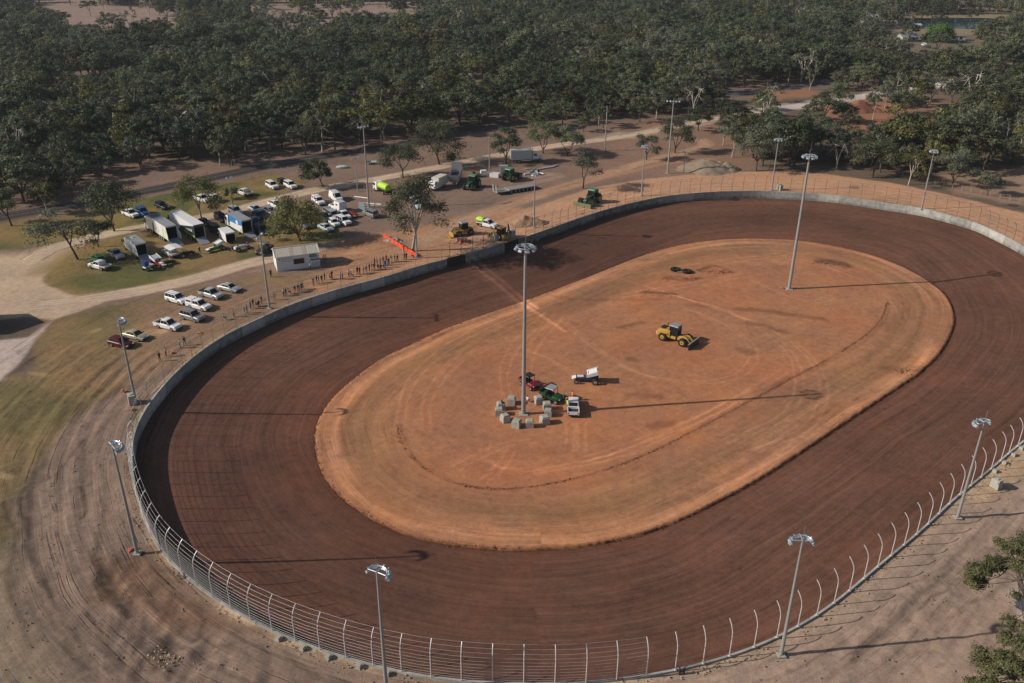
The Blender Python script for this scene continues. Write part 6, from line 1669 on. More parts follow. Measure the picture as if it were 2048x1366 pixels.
DIRTC = paint('clod_earth', srgb(112, 72, 52), .95, 0, .3); DIRTO = paint('clod_orange_earth', srgb(150, 98, 68), .95, 0, .3)
ring = np.vstack([EDGE, EDGE[:1]]); RIDGE = spline(GP([(795, 850), (800, 880), (830, 920), (880, 955), (940, 973), (1010, 978), (1100, 968), (1200, 943), (1300, 905), (1400, 855), (1500, 802), (1600, 748), (1700, 692), (1755, 648), (1775, 605)], ZI), 300)[0]
clods('dirt_clods', [(ring, edge_z() + .02, (0, 0)), (ring - np.vstack([EN, EN[:1]]) * .35, edge_z(), (0, 0)), (ring + np.vstack([EN, EN[:1]]) * .2, ZI, (0, 0))], DIRTC, 20, .2, .05, 'crumbly dark clods along the lip of the infield')
clods('dirt_clods', [(RIDGE, ZI, (0, 0))], DIRTC, 18, .16, .055, 'thin line of dark clods curving across the infield')
clods('dirt_clods', [(spline(GP([(1282, 585), (1345, 588)], ZI), 30)[0], ZI, (0, 0)), (spline(GP([(1395, 542), (1460, 545)], ZI), 30)[0], ZI, (0, 0)), (spline(GP([(1330, 556), (1400, 556)], ZI), 30)[0], ZI, (0, 0)), (spline(GP([(1620, 524), (1695, 530)], ZI), 30)[0], ZI, (0, 0)), (spline(GP([(1780, 742), (1830, 740)], ZI), 30)[0], ZI, (0, 0))], DIRTC, 26, .6, .08, 'scattered brown clods on the infield')
outr = np.vstack([WALL, WALL[:1]]) - np.vstack([WN, WN[:1]]) * .75
clods('sandy_rubble', [(spline(GP([(300, 1318), (318, 1308), (345, 1322), (330, 1330)]), 20)[0], .03, (0, 0))], SAND, 30, .5, .075, 'pale broken sandy rubble on the brown dirt at the bottom left')
clods('sandy_rubble', [(outr, 0.0, (0, 0))], SAND, 7, .32, .06, 'pale sandy rubble strewn behind the wall')


# ---------------------------------------------------------------- trees
def leaf_material(name, c0, c1):
    m = bpy.data.materials.new(name); m.use_nodes = True; nt = m.node_tree; L = nt.links; b = nt.nodes['Principled BSDF']
    b.inputs['Roughness'].default_value = .6; b.inputs['Specular IOR Level'].default_value = .25
    oi = N(nt, 'ShaderNodeObjectInfo'); t = N(nt, 'ShaderNodeAttribute', attribute_name='tint')
    mx = N(nt, 'ShaderNodeMix', data_type='RGBA'); mx.inputs['A'].default_value = (*c0, 1); mx.inputs['B'].default_value = (*c1, 1)
    L.new(math_(nt, 'ADD', math_(nt, 'MULTIPLY', oi.outputs['Random'], .75), math_(nt, 'MULTIPLY', t.outputs['Fac'], .3), True), mx.inputs['Factor'])
    sc = N(nt, 'ShaderNodeVectorMath', operation='SCALE'); L.new(mx.outputs['Result'], sc.inputs[0])
    w = N(nt, 'ShaderNodeTexWhiteNoise', noise_dimensions='1D'); L.new(math_(nt, 'MULTIPLY', oi.outputs['Random'], 91.7), w.inputs['W'])
    L.new(math_(nt, 'MULTIPLY', maprange(nt, t.outputs['Fac'], 0, 1, .65, 1.45), maprange(nt, w.outputs['Value'], 0, 1, .55, 1.4)), sc.inputs['Scale']); L.new(sc.outputs[0], b.inputs['Base Color'])
    tr = N(nt, 'ShaderNodeBsdfTranslucent'); L.new(sc.outputs[0], tr.inputs['Color']); ms = N(nt, 'ShaderNodeMixShader'); ms.inputs[0].default_value = .22
    L.new(b.outputs[0], ms.inputs[1]); L.new(tr.outputs[0], ms.inputs[2]); L.new(ms.outputs[0], nt.nodes['Material Output'].inputs['Surface'])
    return m


LEAF = leaf_material('gum_leaves', (.05, .066, .032), (.125, .138, .076)); LEAFG = leaf_material('grey_gum_leaves', (.077, .092, .058), (.152, .164, .108)); LEAFB = leaf_material('bright_leaves', (.05, .1, .025), (.085, .15, .04)); LEAFY = leaf_material('yellowish_gum_leaves', (.08, .09, .03), (.16, .155, .055))
LEAFN = leaf_material('near_gum_leaves', (.06, .068, .027), (.12, .118, .056))
BARK = paint('grey_bark', (.085, .07, .06), .9, 0, .35); BARKP = paint('pale_bark', (.36, .31, .26), .85, 0, .35); BARKD = paint('dark_bark', (.045, .035, .03), .9, 0, .3)


def tree_parts(seed, H=10.0, R=4.2, nst=3, ncl=16, nleaf=150, lsize=.42, cr=1.25, base=.38, lean=(0, 0), flat=.8, bole=.22, umb=.35):
    r = np.random.default_rng(seed); tk = MB(); cl = []
    fork = H * base * r.uniform(.25, .6) if nst > 1 else H * base
    top0 = np.array([lean[0] * .5, lean[1] * .5, fork])
    tk.tube([(0, 0, -.15), tuple(top0 * .5 + np.array([0, 0, 0])), tuple(top0)], [bole * 1.25, bole, bole * .85], 8)
    a0 = r.uniform(0, 6.28); per = max(1, ncl // nst)
    for s in range(nst):
        a = a0 + s * 2 * PI / nst + r.uniform(-.35, .35); rr = R * (r.uniform(.3, .5) if nst > 1 else .05)
        lim = np.array([lean[0] + rr * math.cos(a), lean[1] + rr * math.sin(a), H * (base + .2) * r.uniform(.9, 1.1)])
        mid = (top0 + lim) / 2 + np.array([r.normal(0, .25), r.normal(0, .25), -.3 + r.uniform(0, .3)])
        tk.tube([tuple(top0), tuple(mid), tuple(lim)], [bole * .75, bole * .55, bole * .4], 7)
        for c in range(per):
            b = a + r.uniform(-1.15, 1.15) * (1 if nst > 1 else 3); q = R * math.sqrt(r.uniform(.03, 1))
            z = H * (1 - umb * (q / R) ** 2 - r.uniform(.02, .36)); e = np.array([lean[0] + q * math.cos(b), lean[1] + q * math.sin(b), z])
            cl.append((e, cr * r.uniform(.7, 1.3)))
            m = lim + (e - lim) * .5 + np.array([r.normal(0, .3), r.normal(0, .3), -.25])
            tk.tube([tuple(lim), tuple(m), tuple(e + np.array([0, 0, -cr * .15]))], [bole * .32, bole * .2, bole * .08], 5)
    V = []; T = []
    for e, c in cl:
        n = int(nleaf * c / cr * r.uniform(.75, 1.25)); d = r.normal(0, 1, (n, 3)); d /= np.linalg.norm(d, axis=1)[:, None]
        d[:, 2] = np.where(d[:, 2] < -.3, -d[:, 2] * .5, d[:, 2]); rad = r.uniform(.45, 1.05, n)[:, None]
        lump = 1 + .35 * np.sin(d[:, :1] * 5 + seed) * np.cos(d[:, 1:2] * 4)
        p = e + d * rad * lump * c * np.array([1, 1, flat])
        nr = d * .9 + r.normal(0, .42, (n, 3)) + np.array([0, 0, .2]); nr /= np.linalg.norm(nr, axis=1)[:, None]
        u = np.cross(nr, r.normal(0, 1, (n, 3))); u /= np.linalg.norm(u, axis=1)[:, None] + 1e-9; v = np.cross(nr, u)
        s = lsize * r.uniform(.55, 1.25, (n, 1)); u = u * s * .5; v = v * s * .36
        V.append(np.stack([p - u - v * .4, p + u * .2 - v, p + u + v * .3, p - u * .3 + v], 1).reshape(-1, 3))
        T.append(np.repeat(np.clip(r.uniform(.2, .8) + r.normal(0, .13, n), 0, 1), 4))
    return tk, np.concatenate(V), np.concatenate(T)


def crown_mesh(V, T, mat):
    F = np.arange(len(V)).reshape(-1, 4); me = np_mesh('crown', V, F, mat, False)
    a = me.attributes.new('tint', 'FLOAT', 'POINT'); a.data.foreach_set('value', T.astype(np.float32)); return me


TP = []
for args, lm, bm in [((1, 10, 4.5, 4, 36, 120, .4, 1.1), LEAF, BARK), ((2, 10, 3.8, 3, 27, 130, .4, 1.1), LEAF, BARK), ((3, 10, 5.0, 5, 40, 90, .4, 1.0), LEAFG, BARK), ((4, 10, 3.5, 2, 20, 110, .4, 1.05), LEAFG, BARKP), ((5, 10, 4.3, 3, 33, 120, .4, 1.1), LEAFY, BARK), ((6, 10, 3.2, 2, 16, 95, .4, 1.0), LEAFG, BARKP), ((7, 10, 5.0, 4, 40, 120, .4, 1.1), LEAF, BARKD), ((8, 10, 4.4, 4, 20, 36, .42, 1.1), LEAFG, paint('dead_white_bark', (.5, .45, .4), .85, 0, .2))]:
    tk, V, T = tree_parts(*args, umb=.3 + .06 * (args[0] % 3), base=.34 + .05 * (args[0] % 3))
    TP.append((tk.mesh('trunk', bm, 60), crown_mesh(V, T, lm)))


def proj(p):
    v = np.asarray(p, float) - np.array([0, 0, HGT]); w = v @ _f
    return 1024 + FOC * (v @ _r) / w, 683 - FOC * (v @ _u) / w, w


def height_to(base, ytop, z=0.0):
    g = G(*base, z); lo, hi = 0, 60
    for _ in range(40):
        m = (lo + hi) / 2
        if proj((g[0], g[1], z + m))[1] > ytop: lo = m
        else: hi = m
    return lo


def put_tree(x, y, k, h, wid, rz, label, group, name='gum_tree', z=0.0, tp=None):
    t = thing(name, label, 'tree', (x, y, z), rz, group); s = h / 10.0; t.scale = (s * wid, s * wid, s)
    tm, cm = tp if tp else TP[k]
    link('trunk', tm, t); c = link('crown', cm, t); return t


def own_tree(at, ytop, label, seed, wpx, lm=LEAF, bm=BARKD, lean_px=0, group=None, **kw):
    """a tree that stands apart, with a shape of its own"""
    g = G(*at); h = height_to(at, ytop); w = proj((g[0], g[1], h * .6))[2]; R = wpx / 2 * w / FOC
    tk, V, T = tree_parts(seed, h, R * .84, lean=(lean_px * w / FOC, 0), cr=max(.7, R * .34), bole=kw.pop('bole', .02 * h), lsize=kw.pop('lsize', .38), nleaf=int(kw.pop('nleaf', 150) * 1.7), **kw)
    t = thing('gum_tree', label, 'tree', tuple(g), 0, group); tk.build('trunk', bm, t, 60); link('crown', crown_mesh(V, T, lm), t); return t


own_tree((156, 519), 418, 'open forked tree on the lawn tip, closest to the gravel road bend', 101, 128, LEAFG, BARK, -18, nst=4, ncl=22, nleaf=110, base=.5, umb=.35)
own_tree((197, 494), 432, 'slender tree behind the forked lawn tree, beside the gravel road', 102, 64, LEAFG, BARK, 0, nst=3, ncl=14, nleaf=120, base=.45)
own_tree((229, 462), 368, 'wide umbrella tree with many stems left of the upper lawn cars', 103, 118, LEAF, BARK, -6, nst=5, ncl=30, nleaf=170, base=.5, umb=.25)
own_tree((404, 441), 345, 'clumpy green tree standing behind the long white trailers', 104, 108, LEAFY, BARKP, -4, nst=3, ncl=22, nleaf=150, base=.45, umb=.5)
own_tree((601, 482), 389, 'broad leafy tree between parked cars and the white shed', 105, 118, LEAFY, BARKD, -8, nst=4, ncl=34, nleaf=170, base=.3, umb=.55, bole=.28)
own_tree((647, 373), 317, 'lone dark round tree above the gravel road and white wagons', 106, 70, LEAF, BARKD, -10, nst=3, ncl=22, nleaf=170, base=.35)
own_tree((825, 502), 350, 'tall leaning gum tree with bare pale trunk by the orange barrier', 107, 136, LEAF, BARKP, 14, nst=5, ncl=34, nleaf=150, base=.5, umb=.32, bole=.3)
own_tree((806, 356), 291, 'umbrella shaped tree right beside the gravel road above the tank truck', 108, 100, LEAF, BARKD, 0, nst=3, ncl=22, nleaf=150, base=.45)
own_tree((879, 329), 240, 'large dark tree leaning over the bare ground left of the power pole', 109, 120, LEAF, BARKD, -8, nst=3, ncl=28, nleaf=160, base=.45)
own_tree((902, 330), 305, 'dense dark shrub next to the trunk of the large leaning tree', 110, 16, LEAF, BARKD, 0, nst=2, ncl=10, nleaf=150, base=.1)
own_tree((1012, 327), 252, 'tree with bare trunk directly left of the white bonneted truck', 111, 66, LEAF, BARKD, 0, nst=3, ncl=20, nleaf=160, base=.45)
own_tree((1086, 307), 236, 'round dark tree behind the gravel road right of the bonneted truck', 112, 76, LEAF, BARKD, 0, nst=3, ncl=22, nleaf=160, base=.35)
own_tree((1135, 312), 252, 'bushy tree with low crown beside the gravel road, left of the pale power pole', 113, 70, LEAF, BARKD, 0, nst=3, ncl=22, nleaf=160, base=.25)
own_tree((1166, 377), 306, 'two-stemmed thin crowned tree in front of the far orange banking', 114, 84, LEAFG, BARKD, 2, nst=2, ncl=16, nleaf=100, base=.5, umb=.3)
own_tree((1293, 320), 262, 'small forked tree behind the thin light pole', 115, 50, LEAFG, BARKD, 0, nst=3, ncl=14, nleaf=120, base=.4)
own_tree((1350, 306), 236, 'dark tree immediately right of the tall far light pole', 116, 70, LEAF, BARKD, 0, nst=3, ncl=20, nleaf=150, base=.4)
own_tree((1396, 262), 215, 'dark tree with big fork beside the bend of the pale track', 117, 60, LEAF, BARKD, 0, nst=3, ncl=18, nleaf=150, base=.4)
own_tree((1446, 291), 230, 'pale trunked tree on open ground behind the gravel heap, farther one', 118, 52, LEAFG, BARKP, 2, nst=3, ncl=16, nleaf=130, base=.42)
own_tree((1464, 315), 248, 'pale trunked tree on open ground behind the gravel heap, nearer one', 119, 46, LEAFG, BARKP, 3, nst=2, ncl=14, nleaf=130, base=.42)
own_tree((1512, 342), 260, 'wide grey thin-leaved tree left of the far banking light pole', 120, 96, LEAFG, BARK, 0, nst=5, ncl=26, nleaf=100, base=.42)
own_tree((1745, 356), 275, 'large dark tree with thick trunk behind the far banking', 121, 88, LEAF, BARKD, 0, nst=4, ncl=26, nleaf=160, base=.32)
own_tree((1817, 370), 296, 'pale bare-limbed tree with sparse crown behind the far banking', 122, 66, LEAFY, BARKP, 2, nst=4, ncl=16, nleaf=70, base=.5)
own_tree((1905, 371), 300, 'bushy grey-green tree with several dark stems near the far right banking', 123, 84, LEAFG, BARKD, 0, nst=4, ncl=26, nleaf=150, base=.28)
own_tree((1974, 391), 343, 'small bushy tree standing by the wire fence at the far right', 124, 56, LEAFG, BARK, 0, nst=3, ncl=16, nleaf=130, base=.3)
own_tree((1530, 222), 186, 'bright edged tree leaning over the pale road junction', 125, 58, LEAFY, BARKD, -6, nst=2, ncl=16, nleaf=150, base=.4)
own_tree((1679, 210), 160, 'dark trunked tree standing on the pale road edge above the red mound', 126, 56, LEAF, BARKD, 0, nst=3, ncl=16, nleaf=140, base=.4)
own_tree((1805, 230), 183, 'low bushy many stemmed tree in the red dirt clearing', 127, 78, LEAF, BARKP, 0, nst=5, ncl=24, nleaf=150, base=.3)
own_tree((1852, 214), 148, 'tall white trunked gum beside the red dirt clearing', 128, 60, LEAFG, BARKP, 14, nst=2, ncl=14, nleaf=120, base=.55)
own_tree((1688, 246), 206, 'dense round green bush in front of the red earth mound', 129, 54, LEAF, BARKD, 0, nst=4, ncl=22, nleaf=170, base=.12)
own_tree((1876, 84), 48, 'bright green leafy tree in front of the far pond', 130, 62, LEAFB, BARKD, 0, nst=4, ncl=30, nleaf=200, base=.12, lsize=.8, umb=.85)
own_tree((2034, 112), 76, 'bright lime green round tree at the far right edge', 131, 78, LEAFB, BARKD, 0, nst=4, ncl=34, nleaf=200, base=.1, lsize=.8, umb=.85)
own_tree((464, 398), 372, 'dark rounded bush on the upper lawn beside an off-white pickup', 132, 28, LEAF, BARKD, 0, nst=3, ncl=14, nleaf=150, base=.1)
own_tree((97, 430), 352, 'tall thin tree with pale trunk crossing the railway at the left', 133, 60, LEAFY, BARKP, -4, nst=2, ncl=18, nleaf=150, base=.5)
own_tree((24, 452), 372, 'dark tree leaning beside the railway at the far left edge', 134, 70, LEAF, BARKD, -6, nst=3, ncl=20, nleaf=150, base=.4)
# the gum close to the viewer at the right edge
def near_gum():
    specs = [((2072, 1285), 14.0, 5.8, (-1.6, .6), 201, 'large leafy gum tree close by at the right edge, upper clumps over brown ground'), ((2085, 1490), 13, 5.2, (-1.2, 1.0), 202, 'nearest gum tree at the bottom right corner of the picture')]
    for b, h, R, ln, sd, l in specs:
        g = G(*b); tk, V, T = tree_parts(sd, h, R, 6, 84, 600, .2, .9, .36, ln, .8, .22, .5)
        t = thing('gum_tree', l, 'tree', tuple(g), 0, 'gum trees close by at the right edge'); tk.build('trunk', BARK, t, 60); link('crown', crown_mesh(V, T, LEAFN), t)


near_gum()

# the forest: the nearest trees one by one, the rest as one woodland
FOREST = GP([(-900, 480), (0, 441), (60, 447), (150, 421), (300, 366), (500, 328), (720, 293), (800, 277), (900, 262), (1000, 257), (1100, 268), (1200, 262), (1290, 246), (1380, 232), (1440, 245), (1478, 300), (1490, 330), (1520, 337), (1640, 334), (1760, 345), (1900, 357), (2048, 332), (2700, 335), (2700, -62), (-900, -62)])
CLEAR = [LAYW[i][1] for i, L in enumerate(LAYERS) if L[0] == 'p' and max(p[1] for p in L[1]) < 270 and min(p[1] for p in L[1]) < 215]
xs = np.arange(-900, 900, 7.0); ys = np.arange(200, 1330, 7.0)
X, Y = np.meshgrid(xs, ys); X = X.ravel() + rng.uniform(-3.2, 3.2, X.size); Y = Y.ravel() + rng.uniform(-3.2, 3.2, Y.size)
v = np.stack([X, Y, np.full(X.shape, -HGT)], 1); w = v @ _f; px = 1024 + FOC * (v @ _r) / w; py = 683 - FOC * (v @ _u) / w
ok = (px > -260) & (px < 2330) & inside(X, Y, FOREST)
ok &= rng.random(len(X)) < np.clip(1.02 - (Y - 350) / 1500, .42, .9)
ok &= (fbm(X, Y, 45, 66) > .22) & (fbm(X, Y, 14, 67, 2) > .3)
for P in CLEAR:
    sd = poly_sd(X, Y, P); ok &= (sd < 1.5) | (rng.random(len(X)) < (.06 if P[:, 1].min() > 480 else .03))
for P in (GP([(1465, 195), (1580, 180), (1700, 188), (1850, 176), (1900, 200), (1880, 240), (1700, 258), (1560, 262), (1475, 248)]), GP([(1960, 165), (2070, 150), (2070, 190), (1985, 190)]), GP([(1620, 255), (1900, 225), (1900, 262), (1850, 290), (1700, 296), (1630, 280)])):
    ok &= (poly_sd(X, Y, P) < 0) | (rng.random(len(X)) < .28)
for P, hw in ((GP(RAIL), 5.0), (GP(ROADB), 6), (GP(ROADC), 9), (GP(LOOP), 5)): ok &= seg_dist(X, Y, spline(P, 60)[0]) > hw
X, Y, px, py = X[ok], Y[ok], px[ok], py[ok]
hh = (7.4 + 5.4 * fbm(X, Y, 60, 88) * 1.3 + rng.normal(0, 2.4, len(X)) + np.clip((Y - 420) / 150, 0, 3.2)); hh = np.clip(hh, 5.5, 17)
sp = fbm(X, Y, 38, 71); kk_ = np.where(sp < .44, rng.choice([0, 1, 6, 6, 0, 3], len(X)), np.where(sp < .56, rng.choice([0, 2, 4, 6, 7, 1], len(X)), rng.choice([2, 3, 5, 7, 4, 2], len(X)))); kk_ = np.where((Y < 420) & (rng.random(len(X)) < .55), rng.choice([0, 1, 4, 6], len(X)), kk_)
wd = rng.uniform(.75, 1.3, len(X)); az = rng.uniform(0, 6.28, len(X))
size = hh / np.sqrt(X ** 2 + Y ** 2 + HGT ** 2) * np.where((px > -20) & (px < 2068), 1, .2)
order = np.argsort(-size); NI = 255
KINDS = {0: 'dark olive gum tree in the dense forest behind the railway and far banking', 1: 'compact dark gum tree in the dense forest behind the railway and far banking', 2: 'wide grey-green gum tree in the dense forest behind the railway and far banking', 3: 'pale trunked grey gum tree in the dense forest behind the railway and far banking', 4: 'yellowish olive gum tree in the dense forest behind the railway and far banking', 5: 'narrow pale trunked gum tree in the dense forest behind the railway and far banking', 6: 'broad dark gum tree in the dense forest behind the railway and far banking', 7: 'sparse pale limbed gum tree in the dense forest behind the railway and far banking'}
GRP = {k: v.split(' in the')[0] + 's at the forest front' for k, v in KINDS.items()}
src = {}
for i in order[:NI]:
    k = int(kk_[i]); t = put_tree(X[i], Y[i], k, hh[i], wd[i], az[i], KINDS[k], GRP[k], 'forest_tree')
    src.setdefault(k, t)
for k in range(len(TP)):
    if k not in src: src[k] = put_tree(X[order[NI + k]], Y[order[NI + k]], k, hh[order[NI + k]], 1, 0, KINDS[k], GRP[k], 'forest_tree')
rest = order[NI + 8:]
me = bpy.data.meshes.new('woodland'); me.vertices.add(len(rest)); me.vertices.foreach_set('co', np.stack([X[rest], Y[rest], 0 * X[rest]], 1).astype(np.float32).ravel())
for nm, ty, dat, key in (('pick', 'INT', kk_[rest].astype(np.int32), 'value'), ('turn', 'FLOAT_VECTOR', np.stack([0 * az[rest], 0 * az[rest], az[rest]], 1).astype(np.float32).ravel(), 'vector'), ('size', 'FLOAT_VECTOR', np.stack([hh[rest] * wd[rest] / 10, hh[rest] * wd[rest] / 10, hh[rest] / 10], 1).astype(np.float32).ravel(), 'vector')):
    a = me.attributes.new(nm, ty, 'POINT'); a.data.foreach_set(key, dat)
wl = tag(link('woodland', me), 'dense grey-green gum woodland stretching away to the top of the picture', kind='stuff')
ng = bpy.data.node_groups.new('woodland', 'GeometryNodeTree')
ng.interface.new_socket('Geometry', in_out='INPUT', socket_type='NodeSocketGeometry'); ng.interface.new_socket('Geometry', in_out='OUTPUT', socket_type='NodeSocketGeometry')
gi = N(ng, 'NodeGroupInput'); go = N(ng, 'NodeGroupOutput'); fin = N(ng, 'GeometryNodeJoinGeometry')


def named(nm, ty):
    n = N(ng, 'GeometryNodeInputNamedAttribute'); n.data_type = ty; n.inputs['Name'].default_value = nm; return n.outputs['Attribute']


for part in ('trunk', 'crown'):
    jn = N(ng, 'GeometryNodeJoinGeometry')
    for k in reversed(range(len(TP))):
        oi = N(ng, 'GeometryNodeObjectInfo'); oi.transform_space = 'ORIGINAL'; oi.inputs['As Instance'].default_value = True
        oi.inputs['Object'].default_value = [c for c in src[k].children if c.name.startswith(part)][0]
        ng.links.new(oi.outputs['Geometry'], jn.inputs[0])
    ip = N(ng, 'GeometryNodeInstanceOnPoints'); ip.inputs['Pick Instance'].default_value = True
    ng.links.new(gi.outputs[0], ip.inputs['Points']); ng.links.new(jn.outputs[0], ip.inputs['Instance'])
    ng.links.new(named('pick', 'INT'), ip.inputs['Instance Index']); ng.links.new(named('turn', 'FLOAT_VECTOR'), ip.inputs['Rotation']); ng.links.new(named('size', 'FLOAT_VECTOR'), ip.inputs['Scale'])
    ng.links.new(ip.outputs[0], fin.inputs[0])
ng.links.new(fin.outputs[0], go.inputs[0])
wl.modifiers.new('woodland', 'NODES').node_group = ng
print('forest', len(X), 'rest', len(rest))

# tufts on the lawn, pebbles on the bare ground
def scatter(name, polys, n, mat, hgt, label, blades=True):
    V = []; F = []; m = 0
    for P in polys:
        P = GP(P); x0, y0 = P.min(0); x1, y1 = P.max(0); x0 = max(x0, -95); y0 = max(y0, 50)
        x = rng.uniform(x0, x1, n); y = rng.uniform(y0, y1, n); D = curve_sd(x, y, WALL, WT, WN, WLEN)[0]
        k = inside(x, y, P) & (fbm(x, y, 7, 19) > .42) & (D > 1.5)
        for L, hw in ((LOOP, 3.2), (PITR, 3.2)): k &= seg_dist(x, y, spline(GP(L), 60)[0]) > hw
        for a, b in zip(x[k], y[k]):
            h = hgt * rng.uniform(.4, 1.5)
            if blades:
                for q in range(3):
                    t = rng.uniform(0, 6.28); c, s_ = math.cos(t) * h, math.sin(t) * h
                    V += [(a - s_ * .4, b + c * .4, 0), (a + s_ * .4, b - c * .4, 0), (a + c * .8 + s_ * .2, b + s_ * .8 - c * .2, h), (a + c * .8 - s_ * .2, b + s_ * .8 + c * .2, h)]; F.append((m, m + 1, m + 2, m + 3)); m += 4
            else:
                d = rng.normal(0, .3, 3) * h; V += [(a - h, b, 0), (a, b - h, 0), (a + h, b + d[0], 0), (a + d[1], b + h, 0), (a + d[2] * .5, b, h * .9)]
                F += [(m, m + 1, m + 4, m + 4), (m + 1, m + 2, m + 4, m + 4), (m + 2, m + 3, m + 4, m + 4), (m + 3, m, m + 4, m + 4)]; m += 5
    me = bpy.data.meshes.new(name); me.from_pydata(V, [], [f if f[2] != f[3] else f[:3] for f in F]); me.materials.append(mat)
    return tag(link(name, me), label, kind='stuff')


scatter('grass_tufts', [LAYERS[2][1], LAYERS[3][1], LAYERS[4][1]], 16000, paint('dry_tufts', (.2, .18, .08), .9, 0, .4, 30), .06, 'short dry grass tufts on the lawns')
scatter('loose_stones', [LAYERS[8][1], LAYERS[11][1], LAYERS[6][1]], 2600, paint('field_stone', (.24, .2, .16), .9, 0, .4, 9), .09, 'loose stones and crumbs on the bare ground', False)

# undergrowth at the forest edge and wire fence
def wire_fence(px_, label, n):
    P, ln = spline(GP(px_), n); r = thing('wire_fence', label, 'fence', (P[0, 0], P[0, 1], 0), 0, 'old wire fences'); o0 = np.array([P[0, 0], P[0, 1]])
    for p in P: MB().tube([(p[0] - o0[0], p[1] - o0[1], 0), (p[0] - o0[0], p[1] - o0[1], 1.4)], .07, 5).build('post', WOOD, r)
    for z in (.4, .8, 1.2): MB().tube([(p[0] - o0[0], p[1] - o0[1], z) for p in P], .02, 4).build('wire', CABLED, r)


wire_fence([(1790, 348), (1860, 366), (1920, 380), (1990, 395), (2060, 410)], 'old post and wire fence below the far right banking', 16)
wire_fence([(430, 372), (530, 350), (620, 333), (700, 318)], 'old post and wire fence along the railway above the lawn', 20)

# pond, house and vehicles far off at the right
P = GP([(1800, 39), (1880, 36), (1985, 37), (2000, 46), (1990, 58), (1900, 57), (1810, 56)])
P = spline(P, 40, True)[0]; mb = MB(); mb.add([(x, y, .05) for x, y in P], [tuple(range(len(P)))])
WAT = bpy.data.materials.new('pond_water'); WAT.use_nodes = True; b = WAT.node_tree.nodes['Principled BSDF']; b.inputs['Base Color'].default_value = (.03, .06, .075, 1); b.inputs['Roughness'].default_value = .08
tag(mb.build('pond', WAT), 'blue-grey pond between far trees at the upper right', kind='structure')


def house(px_, L, W, H, rz, roofm, label):
    r = thing('house', label, 'house', G(*px_), rz); V = [(-L / 2, -W / 2, 0), (L / 2, -W / 2, 0), (L / 2, W / 2, 0), (-L / 2, W / 2, 0), (-L / 2, -W / 2, H), (L / 2, -W / 2, H), (L / 2, W / 2, H), (-L / 2, W / 2, H), (-L / 2, 0, H + W * .25), (L / 2, 0, H + W * .25)]
    MB().add(V, [(0, 1, 5, 4), (1, 2, 6, 9, 5), (2, 3, 7, 6), (3, 0, 4, 8, 7)]).build('wall', paint('house_wall', (.42, .41, .38), .7), r)
    for s in (-1, 1): MB().slab([(-L / 2 - .4, s * (W / 2 + .4), H - .1), (L / 2 + .4, s * (W / 2 + .4), H - .1), (L / 2 + .4, 0, H + W * .25 + .06), (-L / 2 - .4, 0, H + W * .25 + .06)] if s < 0 else [(-L / 2 - .4, 0, H + W * .25 + .06), (L / 2 + .4, 0, H + W * .25 + .06), (L / 2 + .4, s * (W / 2 + .4), H - .1), (-L / 2 - .4, s * (W / 2 + .4), H - .1)], .1).build('roof', roofm, r)
    for k in (-.25, .2): MB().box((L * k, -W / 2 - .02, 1.5), (1.4, .06, 1.1)).build('window', GLASS, r)


house((1812, 82), 11, 7, 2.6, .3, paint('house_roof', (.3, .32, .34), .5), 'pale roofed house glimpsed between trees below the far pond')
house((1912, 80), 9, 6, 2.6, -.2, paint('shed_brown', (.2, .17, .15), .7), 'brown roofed shed beside the bright green far tree')
house((1832, 57), 5, 3.5, 2.2, .1, TRS, 'small white shelter at the near bank of the pond')
for k, ((x, y), kd, l) in enumerate([((1799, 96), 'van', 'white van parked beside the pale roofed far house'), ((1847, 92), 'ute_canopy', 'white canopy pickup parked right of the pale roofed far house'), ((1882, 171), 'wagon', 'white wagon parked among trees above the red clearing, left one'), ((1899, 168), 'wagon', 'white wagon parked among trees above the red clearing, middle one'), ((1921, 166), 'van', 'white van parked among trees above the red clearing'), ((1996, 160), 'van', 'white van parked at the bend of the far pale road')]):
    g = G(x, y); dup(protos[kd], (g[0], g[1], 0), .4 + k, l, 'vehicles seen between far trees', None, {'paint_proto': PAINTS['white'], protos[kd + '_p']: PAINTS['white']})
o = thing('road_sign', 'orange diamond road sign by the pale road at the right edge', 'sign', G(2042, 180), -1.4); MB().tube([(0, 0, 0), (0, 0, 2.6)], .05, 6).build('post', GALV, o); MB().box((0, -.05, 2.6), (1.3, .05, 1.3), 0, 0, PI / 4).build('sign_plate', paint('sign_orange', (.6, .2, .02), .5), o)

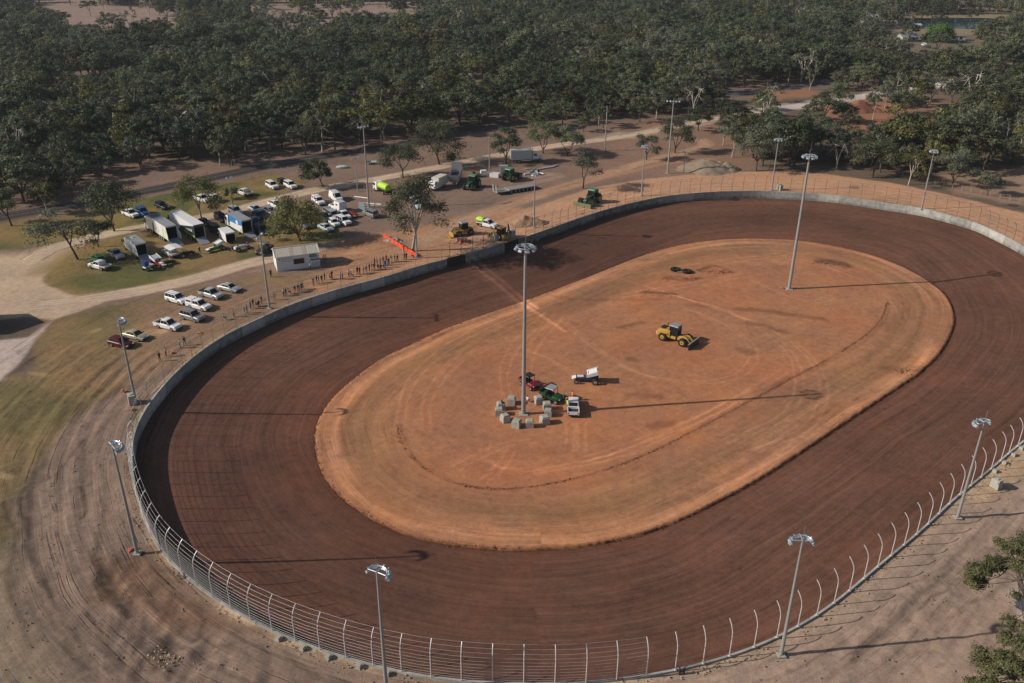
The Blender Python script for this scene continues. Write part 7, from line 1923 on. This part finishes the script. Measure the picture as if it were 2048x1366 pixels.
# ---------------------------------------------------------------- light, air, camera
hz = MB().box((0, 800, 38.0), (2600, 1760, 82.0)).build('haze', [])
hm = bpy.data.materials.new('pale_air'); hm.use_nodes = True; nt = hm.node_tree
nt.nodes.remove(nt.nodes['Principled BSDF']); pv = nt.nodes.new('ShaderNodeVolumePrincipled')
pv.inputs['Density'].default_value = HAZE; pv.inputs['Color'].default_value = (.75, .82, .9, 1); pv.inputs['Anisotropy'].default_value = .2
nt.links.new(pv.outputs[0], nt.nodes['Material Output'].inputs['Volume']); hz.data.materials.append(hm)
tag(hz, 'faint pale haze over the distant woodland', kind='stuff')
EL = math.radians(30); SD = Vector((.99 * math.cos(EL), .139 * math.cos(EL), -math.sin(EL)))
su = bpy.data.lights.new('sun', 'SUN'); su.energy = 4.3; su.angle = math.radians(.55); su.color = (1.0, .9, .78)
so = bpy.data.objects.new('sun', su); COL.objects.link(so); so.rotation_euler = SD.to_track_quat('-Z', 'Y').to_euler()
wd_ = bpy.data.worlds.new('World'); scene.world = wd_; wd_.use_nodes = True; nt = wd_.node_tree; bg = nt.nodes['Background']
sky = nt.nodes.new('ShaderNodeTexSky'); sky.sky_type = 'NISHITA'; sky.sun_disc = False; sky.sun_elevation = EL; sky.sun_rotation = math.atan2(-SD.x, -SD.y); sky.air_density = 1.0; sky.dust_density = 1.5
nt.links.new(sky.outputs[0], bg.inputs['Color']); bg.inputs['Strength'].default_value = .07

cam = bpy.data.cameras.new('camera'); co = bpy.data.objects.new('camera', cam); COL.objects.link(co)
cam.sensor_fit = 'HORIZONTAL'; cam.sensor_width = 36; cam.lens = FOC / 2048 * 36; cam.clip_start = 1; cam.clip_end = 30000
M = Matrix(((_r[0], _u[0], -_f[0]), (_r[1], _u[1], -_f[1]), (_r[2], _u[2], -_f[2]))).to_4x4(); M.translation = (0, 0, HGT)
co.matrix_world = M
scene.camera = co
vs = scene.view_settings; scene.display_settings.display_device = 'sRGB'; vs.view_transform = 'Standard'; vs.look = 'None'; vs.exposure = 0; vs.gamma = 1
cy = scene.cycles; cy.use_denoising = True; cy.max_bounces = 5; cy.diffuse_bounces = 2; cy.glossy_bounces = 2; cy.transmission_bounces = 2; cy.transparent_max_bounces = 4; cy.volume_bounces = 0
